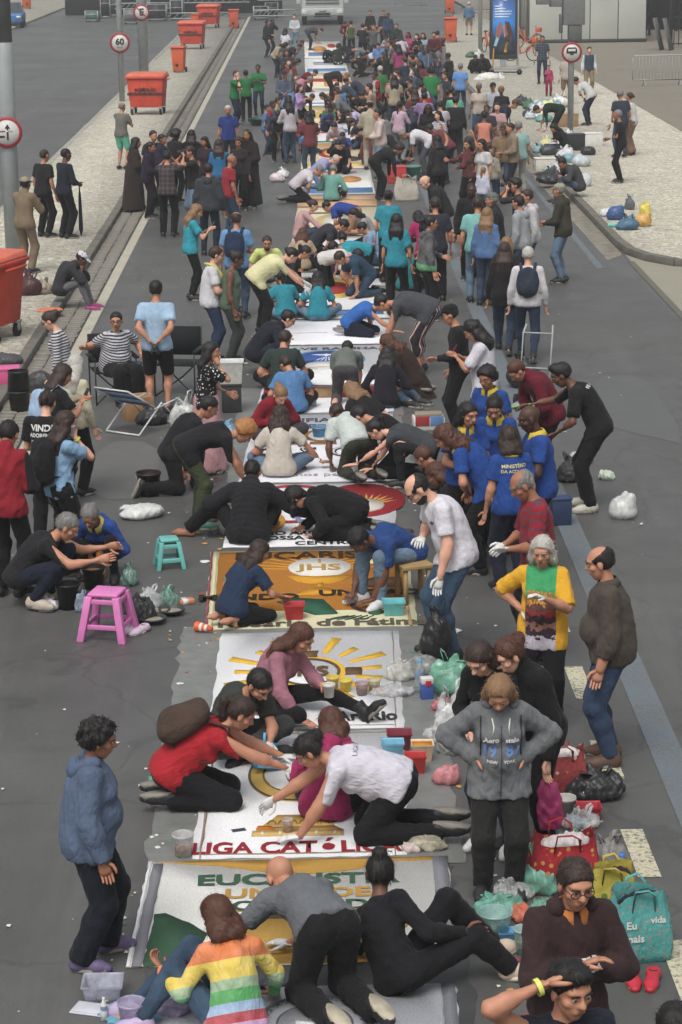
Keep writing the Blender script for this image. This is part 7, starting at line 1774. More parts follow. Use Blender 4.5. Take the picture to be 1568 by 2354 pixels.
p26 = H((110, 904), 10, 'stand', T((38, 38, 42)), bk, 'person in black tee with white lettering across the back', hair='tied', hc='b', skin='l', hgt=1.66, hands=['front', 'front'], hp=30)
p27 = H((150, 842), 64, 'stand', T((40, 40, 44)), bk, 'woman in black tee with pale blue backpack looking at a phone', f=1, fat=.2, hair='med', hc='b', skin='m', hands=['phone', 'phone'], hp=28, hgt=1.64)
H((176, 820), 30, 'stand', L_((190, 184, 160)), bk, 'woman in cream cardigan with long pale grey hair', f=1, hair='long', hc='w', skin='l', hp=20, hgt=1.62)
H((108, 720), 276, 'stand', L_((196, 196, 200), 'stripes', ((60, 60, 70), .036, .5)), bk, 'woman in navy and white striped jumper standing by black bin bags', f=1, hair='bun', hc='b', skin='l', glasses=1, hp=30, hgt=1.64, sleeve=1.5)
B((268, 925), 152, 'chair', T((190, 190, 196), 'stripes', ((62, 62, 72), .034, .5)), bk, 'heavy woman with glasses in striped tee seated in a camp chair', f=1, fat=1.0, hair='tied', hc='k', skin='m', glasses=1, hy=28, hands=[(-.30, .10, .66), (.45, -.05, .80)], hp=6, hgt=1.66)
p31 = B((366, 952), 4, 'stand', T((150, 178, 204)), ('shorts', (34, 34, 37)), 'man in pale blue tee and black shorts with gloved hands behind his back', hair='fade', hc='k', skin='m', hands=['behind', 'behind'], glove=1, glovec=(40, 42, 44), hgt=1.78, fat=.1)
H((484, 790), 92, 'stand', ('tee', (38, 38, 42), 'print', ((206, 206, 206), 26.0)), ('longskirt', (186, 140, 146)), 'girl in black floral tee and pink skirt with a hand at her cheek', f=1, hair='long', hc='k', skin='m', hands=['front', 'chin'], hp=6, hgt=1.56, sleeve=.8)
B((398, 1132), 78, 'lunge', L_((40, 40, 44)), bk, 'man in black kneeling behind the stooping curly-haired person', hair='fade', hc='k', skin='t', lean=26, hp=36, hands=['front', 'knee'], hgt=1.74)
B((436, 1212), 82, 'bend', T((40, 40, 44)), ('pants', (66, 76, 52)), 'person in black tee and olive trousers bending over with curly ginger hair', hair='curly', hc='o', skin='m', lean=62, curl=30, hp=56, hands=[(-.10, .55, .40), (.12, .52, .34)], sleeve=.8, shc=(70, 110, 96), hgt=1.7)
B((572, 1248), 6, 'knees', ('puffer', (40, 41, 45)), bk, 'man in black quilted puffer jacket sitting with one arm stretched out', hair='buzz', hc='k', skin='t', hp=34, lean=18, curl=26, hands=[(-.36, .20, .22), (.52, .36, .20)], legs=[lg((-.62, .14, .08), (-.34, .12, .36), toe=(-1, .2, 0)), lg((.16, .46, .08), (.22, .30, .30), toe=(.3, 1, 0))], shoe='bare', hgt=1.78)
B((812, 1236), 276, 'kneel', ('hoodie', (36, 35, 37)), ('wide', (34, 34, 36)), 'woman in loose black clothes crouched low over the golden hands', f=1, fat=.4, hair='med', hc='k', skin='m', lean=62, curl=26, hp=66, pel=(0, -.12, .30), hands=['ground', 'ground'], hgt=1.66)
B((642, 1096), 4, 'cross', T((190, 182, 170)), ('jeans', (96, 116, 140)), 'woman in beige tee and jeans sitting cross-legged seen from behind', f=1, hair='wavy', hc='b', skin='m', hp=34, hands=['lap', (.50, .30, .08)], hgt=1.66)
B((822, 1100), -22, 'fours', T((184, 194, 190)), ('leggings', (58, 62, 50)), 'person in pale tee and tight olive trousers crawling towards the brown oval', f=1, fat=.3, hair='short', hc='b', skin='d', lean=52, curl=26, hp=60, pel=(0, -.06, .42), hem=.04, hgt=1.68)
B((618, 1012), 152, 'cross', ('jacket', (138, 34, 48)), ('pants', (70, 70, 74)), 'woman in crimson jacket sitting cross-legged with hair tied up', f=1, hair='bun', hc='l', skin='l', hp=42, hands=['lap', 'lap'], hgt=1.66)
B((676, 950), -10, 'cross', T((84, 128, 178)), bk, 'boy in sky blue tee sitting behind the woman in crimson', hair='short', hc='b', skin='m', hp=44, hy=-30, hgt=1.58)
B((652, 902), 0, 'cross', T((52, 66, 62)), bk, 'man in dark green tee sitting with his back turned by the blue disc', hair='short', hc='b', skin='m', hp=26, hy=24, fat=.3, hgt=1.72)
B((795, 930), 4, 'fours', T((104, 112, 106)), ('pants', (76, 74, 78)), 'barefoot boy in grey-green tee kneeling forward over the blue disc', hair='short', hc='k', skin='l', lean=58, curl=24, hp=60, hem=.04, shoe='bare', hgt=1.56)
B((885, 938), 8, 'side', L_((40, 38, 46)), ('jeans', (66, 84, 104)), 'woman with long black hair in dark jumper sitting back-on by the red band', f=1, hair='long', hc='k', skin='m', hp=36, hgt=1.64)
B((955, 912), 290, 'heels', L_((60, 46, 42)), ('longskirt', (58, 44, 40)), 'woman in brown dress with long brown hair kneeling at the panel edge', f=1, hair='wavy', hc='r', skin='m', hp=44, hgt=1.64, sleeve=1.2)
B((862, 1030), 326, 'heels', T((40, 40, 42)), bk, 'woman in black tee with wavy light brown hair kneeling', f=1, hair='wavy', hc='l', skin='l', hp=50, lean=34, hgt=1.64)
B((985, 1118), 282, 'lunge', T((70, 72, 78)), ('leggings', (40, 40, 44)), 'woman in charcoal tee reaching far across with a bare arm', f=1, hair='pony', hc='k', skin='l', lean=60, curl=24, hp=56, hands=[(-.10, .90, .14), (.18, .66, .10)], hgt=1.68)
B((930, 1098), 290, 'kneel', L_((36, 36, 38)), bk, 'person in black kneeling behind the woman in charcoal', hair='short', hc='k', skin='m', hp=60, hgt=1.66)
H((962, 1034), 300, 'squat', T((60, 44, 44)), bk, 'person with short auburn hair squatting beside the blue polo group', f=1, hair='short', hc='r', skin='t', hp=50, hgt=1.66)
H((992, 1070), 290, 'squat', T((44, 40, 46)), bk, 'person with dark auburn hair squatting behind the man in white tee', hair='bob', hc='r', skin='t', hp=40, hgt=1.66, f=1)
# ---- the group in blue polos
PB = ('polo', (40, 76, 150)); YC = (206, 178, 56)
gb = 'helpers in blue polos with yellow collars'
H((1012, 985), 282, 'stoop', PB, bk, 'woman in blue polo with a yellow patterned hair scarf leaning forward', f=1, fat=.3, hair='wavy', hc='r', skin='m', colc=YC, lean=26, hp=40, hgt=1.68, group=gb)
H((1078, 930), 166, 'stand', PB, bk, 'woman in blue polo with long straight black hair', f=1, hair='long', hc='k', skin='m', colc=YC, hands=['front', 'front'], hp=14, hy=-20, glove=1, hgt=1.66, group=gb)
H((1136, 918), 190, 'stand', PB, bk, 'smiling woman in blue polo with hair pulled back looking down', f=1, hair='pony', hc='k', skin='m', colc=YC, hands=['front', 'front'], hp=30, glove=1, hgt=1.68, group=gb)
H((1118, 848), 214, 'stand', PB, bk, 'woman in blue polo with curly dark hair behind the others', f=1, hair='curly', hc='k', skin='t', colc=YC, hp=18, hgt=1.66, group=gb)
p53 = H((1213, 938), 262, 'stand', PB, bk, 'bald dark-skinned man in blue polo with arms folded', hair='none', skin='k', colc=YC, hands=['crossed', 'crossed'], hp=20, hgt=1.76, fat=.3, group=gb)
p54 = H((1168, 984), 344, 'stand', PB, ('pants', (38, 42, 58)), 'woman in blue polo with printed back and short brown hair', f=1, hair='bob', hc='b', skin='m', colc=YC, fat=.3, hp=14, hgt=1.62, group=gb)
H((1176, 838), 250, 'stoop', ('jacket', (110, 34, 50)), bk, 'person in maroon jacket behind the blue polo group', hair='short', hc='r', skin='m', lean=20, hgt=1.7)
p56 = H((1078, 742), 282, 'stand', T((196, 194, 204)), ('shorts', (36, 36, 38)), 'woman in long white tee tapping a red phone', f=1, fat=.3, hair='wavy', hc='k', skin='m', hands=['phone', 'phone'], hp=36, hgt=1.72, hem=.22, sleeve=.85)
H((1030, 704), 270, 'stand', L_((38, 38, 40)), bk, 'person in black with a dark cap standing behind the woman in white', hair='short', hat='cap', hatc=(38, 38, 40), skin='m', hp=22, hands=['front', 'down'], hgt=1.72)
B((985, 858), 280, 'bend', T((74, 76, 82)), ('capri', (52, 44, 50), 'vstripes', ((176, 150, 150), .042, .62)), 'person in charcoal tee and striped trousers bent double', f=1, fat=.5, hair='short', hc='k', skin='m', lean=66, hp=70, hands=[(-.16, .50, .30), (.16, .52, .30)], hgt=1.76)
B((806, 772), 108, 'heels', T((52, 106, 184)), ('pants', NAVY), 'boy in bright blue tee kneeling alone on the blank white panel', hair='short', hc='k', skin='m', lean=44, curl=28, hp=52, hands=['ground', (.10, .72, .10)], shc=(150, 140, 160), hgt=1.58)
p60 = B((1372, 1172), 276, 'stoop', T((38, 38, 40)), bk, 'slim young man in black tee stooping with a green shovel', hair='quiff', hc='k', skin='d', lean=22, curl=22, hp=28, hands=[(-.14, .34, .82), (.10, .62, 1.06)], glove=0, shc=(176, 172, 160), hgt=1.80, sleeve=.8)
H((1160, 560), 8, 'walk', L_((40, 38, 40)), ('jeans', (50, 64, 86)), 'woman with very long dark hair in black walking away in jeans', f=1, hair='long', hc='b', skin='m', hgt=1.68, hem=.2)
p62 = H((1214, 570), 6, 'walk', ('long', (196, 194, 198)), ('jeans', (48, 60, 82)), 'white-haired man in white shirt walking away with a navy backpack', hair='short', hc='w', skin='l', hgt=1.70)
H((1165, 548), 20, 'stand', ('jacket', (48, 48, 50)), bk, 'person in black with cream hood between the walking pair', f=1, hair='med', hc='l', skin='m', hgt=1.6)
H((1286, 424), 290, 'stand', ('jacket', (66, 64, 54)), lj, 'man in olive hooded jacket and light jeans wearing a beige cap', hair='short', hc='g', hat='cap', hatc=(150, 146, 124), skin='m', hood=1, hgt=1.76, hands=['front', 'front'])
H((1098, 455), 6, 'stand', T((120, 178, 176)), lj, 'man in aqua tee and light jeans seen from behind', hair='short', hc='b', skin='m', fat=.2, hgt=1.78)
H((1120, 480), 20, 'stand', L_((86, 116, 160)), jn, 'woman with long blonde hair in blue beside the man in aqua', f=1, hair='long', hc='l', skin='l', hgt=1.64)
H((1192, 452), 300, 'stand', ('hoodie', (150, 152, 158)), jn, 'man in pale grey hoodie with dark hair seen from behind', hair='short', hc='k', skin='m', hgt=1.74)
H((1212, 438), 260, 'stand', ('hoodie', (186, 184, 186)), jn, 'man in off-white hooded top behind the pale grey hoodie', hair='short', hc='b', skin='m', hgt=1.76)
H((1132, 446), 280, 'stand', ('jacket', (46, 50, 54)), bk, 'man in dark jacket and grey knit cap', hair='short', hat='beanie', hatc=(104, 108, 100), hc='g', skin='m', hgt=1.72)
H((1084, 424), 180, 'stand', ('jacket', (44, 44, 46)), bk, 'dark-skinned man in black jacket among the onlookers', hair='buzz', hc='k', skin='k', hgt=1.74)
H((1186, 412), 270, 'stand', L_((60, 60, 64)), bk, 'bearded man with dark hair holding a camera behind the grey hoodie', hair='quiff', hc='k', skin='m', hands=['camera', 'camera'], hgt=1.76)
p68 = H((990, 498), 82, 'stand', ('hoodie', (38, 38, 42), 'bands', [(-.5, (60, 140, 84)), (-.27, (38, 38, 42))]), bk, 'woman in black hoodie with green hem and tied-back hair', f=1, hair='pony', hc='k', skin='m', glasses=1, hands=['front', 'down'], hgt=1.70)
H((912, 494), 10, 'stand', T(TEALC), bk, 'woman in turquoise tee with long black hair standing back-on', f=1, hair='long', hc='k', skin='m', hgt=1.66)
H((893, 440), 4, 'stand', T(TEALC), bk, 'person in turquoise tee with dark lettering standing back-on', f=1, hair='bun', hc='k', skin='m', hgt=1.64)
H((1000, 456), 352, 'stand', T((52, 56, 68)), bk, 'man in dark navy tee with cropped brown hair seen from behind', hair='short', hc='b', skin='m', hgt=1.76)
H((958, 490), 340, 'stoop', ('jacket', MAG), bk, 'person in magenta jacket holding up a hand behind the navy tee', f=1, hair='med', hc='k', skin='m', lean=14, hands=['phone', 'phone'], hgt=1.6)
H((972, 408), 262, 'stoop', ('jacket', (48, 48, 50)), bk, 'bald man in black jacket with a camera bag on his back', hair='none', skin='l', lean=18, hp=34, hgt=1.74)
tg = 'painters in turquoise tees sitting on the carpet'
for (x, y, a, lb, hr) in ((658, 735, -14, 'girl in turquoise tee with a long plait sitting back-on', 'pony'), (732, 738, 0, 'girl in turquoise tee with long loose hair sitting back-on', 'long')):
    B((x, y), a, 'cross', T(TEALC), lj, lb, f=1, hair=hr, hc='k', skin='m', hp=30, hgt=1.62, group=tg, hem=.05)
B((842, 640), 250, 'fours', T((48, 150, 166)), bk, 'person in turquoise tee bent low facing left', hair='short', hc='k', skin='m', hp=60, hgt=1.66, group=tg, hem=.04)
B((845, 682), 240, 'kneel', T((50, 76, 98)), jn, 'person in slate blue tee kneeling and reaching left', hair='short', hc='b', skin='m', hp=56, hgt=1.66)
B((935, 668), 10, 'cross', T((44, 128, 128)), bk, 'person in dark turquoise tee sitting behind the green-hemmed hoodie', hair='short', hc='k', skin='m', hp=30, hgt=1.62, group=tg)
B((745, 662), 110, 'fours', T((198, 196, 196)), bk, 'person in white tee leaning across the carpet behind the turquoise pair', hair='short', hc='k', skin='m', hp=60, hgt=1.66, hem=.04)
B((592, 768), 80, 'stoop', T((206, 202, 156)), bk, 'woman in pale yellow tee leaning forward with gloved hands', f=1, fat=.3, hair='tied', hc='k', skin='l', lean=46, hp=52, glove=1, hands=[(-.08, .70, .74), (.14, .66, .70)], hgt=1.7)
B((532, 835), 92, 'stand', ('tank', (88, 106, 88)), ('pants', (62, 66, 64)), 'woman in sage green tank top with hair in a bun', f=1, fat=.4, hair='bun', hc='k', skin='d', hp=26, hgt=1.68)
B((590, 858), 86, 'squat', ('jacket', (40, 42, 54)), dj, 'man in navy jacket and glasses crouching at the blank panel', hair='short', hc='k', skin='l', glasses=1, hp=34, hands=['front', 'knee'], hgt=1.74)
sc1 = H((498, 570), 84, 'stand', T((196, 196, 202)), ('jeans', (48, 62, 88)), 'man in white tee with a yellow scarf round his neck', hair='short', hc='b', skin='l', fat=.4, hands=['front', 'front'], hp=14, hgt=1.72)
p79 = H((543, 490), 8, 'stand', T((104, 148, 196)), jn, 'man in sky blue tee wearing a navy backpack', hair='bald', hc='b', skin='m', hands=['down', 'front'], hgt=1.74)
B((615, 642), 178, 'cross', T((196, 208, 120)), ('pants', (104, 104, 112)), 'bearded man in lime yellow tee sitting cross-legged facing the camera', hair='fade', hc='b', skin='m', beard=1, hp=16, hands=['lap', 'lap'], hgt=1.74)
B((692, 622), 8, 'cross', T(BEI), bk, 'woman in sand coloured top with brown hair sitting back-on', f=1, hair='wavy', hc='r', skin='l', hgt=1.6)
B((725, 605), 96, 'kneel', T((56, 58, 66)), bk, 'dark-haired man bending forward beside the sand coloured top', hair='short', hc='k', skin='m', hgt=1.66)
B((655, 672), 100, 'heels', L_((44, 42, 44)), bk, 'person in black with hair tied back beside the turquoise girls', f=1, hair='pony', hc='k', skin='m', hgt=1.6)
B((785, 632), 6, 'cross', L_((40, 44, 66)), bk, 'person in navy jumper and cap sitting back-on', hair='short', hat='beanie', hatc=(40, 42, 60), skin='m', hgt=1.6)
B((880, 612), 280, 'heels', T((120, 156, 190)), jn, 'person in light blue tee kneeling behind the long-haired turquoise girl', hair='short', hc='k', skin='m', hgt=1.6)
B((856, 572), 250, 'heels', L_((150, 150, 152)), bk, 'woman in grey with a white hood kneeling by the cream panel', f=1, hair='med', hc='k', skin='l', hgt=1.6)
p82 = B((442, 690), 78, 'stand', T((50, 154, 172)), bl, 'woman in turquoise tee and black leggings looking at her phone', f=1, hair='long', hc='l', skin='l', hands=['phone', 'phone'], hp=26, hgt=1.66)
B((527, 545), 64, 'stand', T((150, 48, 56)), jn, 'bald man in brick red tee walking past the onlookers', hair='none', skin='t', hp=16, hgt=1.68, fat=.3)
B((483, 588), 8, 'stand', ('hoodie', (62, 66, 72)), dj, 'man in dark grey hoodie and jeans seen from behind', hair='short', hc='k', skin='m', hgt=1.78)
B((388, 545), 12, 'stand', L_((66, 62, 64), 'plaid', ((92, 82, 84),)), bk, 'photographer in plaid shirt raising a camera', hair='short', hc='k', skin='m', hands=['camera', 'camera'], hgt=1.76)
rg_ = 'robed visitors gathered at the left kerb'
for (x, y, a, c, hr, lb) in ((312, 318, 80, (58, 50, 46), 'med', 'woman in brown patterned robe at the kerb edge'), (345, 328, 100, (46, 40, 60), 'short', 'young man in dark violet jacket beside the brown robe'), (372, 310, 110, (54, 46, 70), 'short', 'young man in purple jacket among the robed visitors'), (404, 300, 40, (44, 40, 42), 'afro', 'person in black with a big afro by the gutter'), (440, 300, 10, (40, 40, 42), 'long', 'person in black with thick long hair by the gutter')):
    H((x, y), a, 'stand', ('robe' if x < 330 else 'jacket', c), bk, lb, f=int(hr in ('med', 'long')), hair=hr, hc='k', skin='t', hgt=1.66, group=rg_, hands=['front', 'front'])
H((352, 302), 150, 'stand', T((56, 56, 60)), bk, 'dark-haired young man behind the robed visitors', hair='short', hc='k', skin='m', hgt=1.74)
H((436, 338), 250, 'stand', T((50, 48, 50)), lj, 'photographer in black tee pointing a camera left', hair='short', hc='b', skin='m', hands=['camera', 'camera'], hgt=1.74)
H((470, 316), 210, 'stand', T((60, 50, 60)), bk, 'person in black cap behind the photographer', f=1, hair='med', hat='beanie', hatc=(36, 36, 38), skin='t', hgt=1.62)
H((503, 322), 4, 'stand', L_((44, 112, 160)), jn, 'woman in bright blue jumper seen from behind', f=1, hair='long', hc='b', skin='m', hgt=1.66, hands=['down', 'reach'])
H((568, 300), 200, 'stand', ('robe', (50, 44, 44)), bk, 'tall woman in dark robe with a golden headband holding papers', f=1, hair='long', hc='k', skin='t', hands=['front', 'down'], hgt=1.76, hat='beanie', hatc=(150, 124, 70))
H((548, 318), 190, 'stand', L_((56, 50, 54)), bk, 'woman in dark top beside the golden headband', f=1, hair='curly', hc='b', skin='t', hgt=1.62)
H((524, 244), 176, 'stand', ('polo', (48, 66, 136)), bk, 'grey-bearded man in blue polo carrying a yellow bag', hair='short', hc='w', skin='t', hgt=1.72, fat=.2)
# ---- sidewalk onlookers
B((104, 545), 40, 'stand', T((44, 44, 46)), bk, 'bald security man in black tee on the left sidewalk', hair='buzz', hc='b', skin='m', gz=SWZ, hgt=1.76)
um = B((152, 548), 52, 'stand', L_((46, 48, 58)), bk, 'security man in dark shirt holding a folded umbrella', hair='buzz', hc='k', skin='d', gz=SWZ, hands=['front', 'front'], hgt=1.80)
B((62, 628), 30, 'stand', ('jacket', (128, 112, 92)), ('pants', (122, 106, 88)), 'officer in khaki uniform filming with a phone behind the pole', hair='short', hat='cap', hatc=(150, 140, 118), hc='k', skin='d', gz=SWZ, hands=['phone', 'phone'], hgt=1.74)
B((282, 390), 30, 'stand', T((112, 110, 104)), ('shorts', (100, 190, 164)), 'man in grey tee and mint green shorts on the left sidewalk', hair='bald', hc='g', skin='m', gz=SWZ, hands=['chin', 'crossed'], hgt=1.70)
B((142, 694), 96, 'kerb', ('jacket', (58, 58, 62)), ('leggings', (104, 104, 110)), 'person in dark jacket and white cap sitting on the left kerb', hair='short', hat='cap', hatc=(196, 196, 202), skin='d', gz=SWZ, hands=['chin', 'chin'], shc=(140, 50, 104), hgt=1.64)
B((1425, 420), 280, 'stand', T((40, 40, 42)), bk, 'man in black tee and black trousers on the right sidewalk', hair='buzz', hc='g', skin='t', gz=SWZ, hands=['front', 'front'], hgt=1.72)
H((1426, 207), 340, 'stand', T((56, 64, 80)), jn, 'man in dark blue shirt beside the man in black tee', hair='bald', hc='g', skin='t', gz=SWZ, hgt=1.76)
H((1448, 214), 300, 'stand', T((196, 194, 190)), ('wide', (140, 110, 90)), 'woman in white tee and tan trousers on the right sidewalk', f=1, hair='tied', hc='b', skin='m', gz=SWZ, hgt=1.64)
B((1330, 452), 262, 'kerb', ('jacket', (70, 70, 74)), ('jeans', (74, 92, 112)), 'man in dark grey jacket sitting on the right kerb', hair='short', hc='k', skin='t', gz=SWZ, hands=['knee', 'chin'], hgt=1.72)
H(cT(712, 222), 186, 'stand', ('tee', (52, 60, 70), 'plaid', ((84, 96, 108),)), dj, 'man in dark checked shirt walking on the right sidewalk', hair='short', hc='k', skin='t', gz=SWZ, hgt=1.78)
H(cT(752, 400), 180, 'stand', L_((186, 66, 110)), ('pants', (150, 40, 76)), 'small girl in pink tracksuit holding an adult hand', f=1, hair='tied', hc='k', skin='m', gz=SWZ, hgt=1.08, hands=['down', 'reach'])
H(cT(1000, 290), 176, 'stand', ('long', (62, 78, 96), 'sides', ((190, 192, 198), .17)), ('pants', (140, 122, 96)), 'boy in blue vest over white sleeves holding a green bag', hair='short', hc='b', skin='l', gz=SWZ, hgt=1.66)
H(cT(862, 330), 10, 'stand', T((170, 160, 150)), ('shorts', (150, 128, 100)), 'person in beige shorts half hidden behind the vehicle ban sign', hair='short', hc='b', skin='m', gz=SWZ, hgt=1.68, f=1)
H(cT(905, 480), 300, 'stoop', T((190, 190, 190)), ('jeans', (46, 54, 70)), 'person in white tee and dark jeans behind the traffic post', hair='short', hc='k', skin='t', gz=SWZ, hgt=1.70)
H(cT(262, 12), 4, 'stand', L_((86, 116, 150)), ('shorts', (150, 136, 112)), 'man in blue shirt and beige shorts walking away far on the right sidewalk', hair='short', hc='w', skin='m', gz=SWZ, hgt=1.72)
H(cT(770, 765), 250, 'side', L_((40, 40, 44)), ('jeans', (50, 62, 76)), 'woman with long dark hair in black sitting beside the bags on the right', f=1, hair='long', hc='k', skin='m', gz=SWZ, hgt=1.62)
H(cT(660, 660), 270, 'bend', L_((36, 52, 44)), bk, 'person in dark green bending over the bags', hair='short', hc='k', skin='m', gz=SWZ, hgt=1.7, lean=74)
H(cT(300, 340), 190, 'squat', ('jacket', (42, 44, 48)), bk, 'person in dark jacket crouching by the white sack mound', hair='short', hc='k', skin='d', hgt=1.7)
H(cT(340, 335), 200, 'squat', ('jacket', (46, 46, 48)), bk, 'second person in dark jacket crouching close by the white sack mound', hair='short', hc='k', skin='d', hgt=1.7)
# ---- middle crowd round the cream panels
B(c5(520, 605), 84, 'kneel', T((190, 186, 194)), bk, 'grey-haired man in white tee kneeling at the blue-hemmed panel', hair='short', hc='g', skin='m', hgt=1.68)
B(c5(640, 520), 110, 'kneel', T((150, 150, 190)), lj, 'person in lilac tee and light jeans leaning behind the man in white', hair='bald', hc='w', skin='l', hgt=1.66)
B(c5(745, 600), 12, 'out', L_(MINT), bk, 'man in mint jumper sitting with stretched legs on the peach strip', hair='bald', hc='g', skin='l', hgt=1.72)
B(c5(545, 835), 96, 'out', L_((186, 146, 146)), jn, 'woman in dusty pink jumper and jeans sitting by the cream panel', f=1, hair='tied', hc='b', skin='l', hgt=1.66, hands=['ground', (.24, .56, .16)])
B(c5(890, 810), 292, 'fours', T((48, 72, 150)), ('shorts', (170, 132, 104)), 'boy in royal blue sports tee crawling over the cream panel', hair='short', hc='k', skin='m', hgt=1.58, hem=.05)
H(c5(1195, 245), 80, 'bend', ('long', (44, 42, 44)), bk, 'woman in black dress bending with a cream bag strap', f=1, hair='curly', hc='b', skin='t', lean=50, hp=50, hgt=1.7)
H(c5(1175, 165), 272, 'bend', T((198, 196, 202)), ('pants', (80, 84, 90)), 'man in white tee leaning low over the dark green tub', hair='short', hc='g', skin='t', lean=60, hgt=1.74)
H(c5(1412, 185), 330, 'stand', ('jacket', (50, 50, 52)), bk, 'person in black jacket raising an arm to take a picture', f=1, hair='med', hc='k', skin='m', hands=['down', 'up'], hgt=1.68)
H(c6(255, 205), 220, 'stand', ('long', (96, 60, 62), 'print', ((150, 90, 80), 14.0)), bk, 'woman in rust patterned top gesturing with raised hands', f=1, hair='med', hc='k', skin='m', hands=['up', 'reach'], hgt=1.64)
H(c6(340, 205), 230, 'stand', T((190, 188, 190)), jn, 'person in white behind the woman in rust pattern', f=1, hair='med', hc='k', skin='m', hgt=1.66)
H(c6(398, 265), 10, 'stand', ('hoodie', (150, 144, 130)), jn, 'boy in beige fleece with sandy hair', hair='short', hc='l', skin='l', hgt=1.30)
H(c6(350, 375), 30, 'stand', L_((180, 184, 200)), lj, 'small girl in pale top with a brown ponytail', f=1, hair='pony', hc='l', skin='l', hgt=1.12)
H(c6(515, 105), 250, 'stand', ('jacket', (140, 120, 104)), ('pants', (44, 44, 50)), 'man in tan jacket and dark trousers', hair='short', hc='b', skin='m', hgt=1.72, hands=['front', 'front'])
H(c6(470, 115), 190, 'stand', ('tee', (140, 116, 92)), jn, 'man in tan lettered tee and cap', hair='short', hat='cap', hatc=(70, 66, 62), hc='k', skin='m', hgt=1.68)
H(c6(565, 95), 340, 'stand', T((140, 176, 172)), ('pants', (170, 166, 156)), 'person in pale aqua tee and cap behind the tan jacket', hair='short', hat='cap', hatc=(140, 132, 116), hc='g', skin='m', hgt=1.7)
H(c6(355, 30), 6, 'stand', ('tank', (206, 130, 108)), ('shorts', (90, 70, 66)), 'person in coral top with a small blue backpack', hair='short', hc='k', skin='d', hgt=1.68)
H(c6(180, -60), 8, 'stand', L_((44, 44, 48)), ('pants', (56, 56, 60)), 'man in black jumper standing back-on at the carpet edge', hair='short', hc='k', skin='m', hgt=1.74)
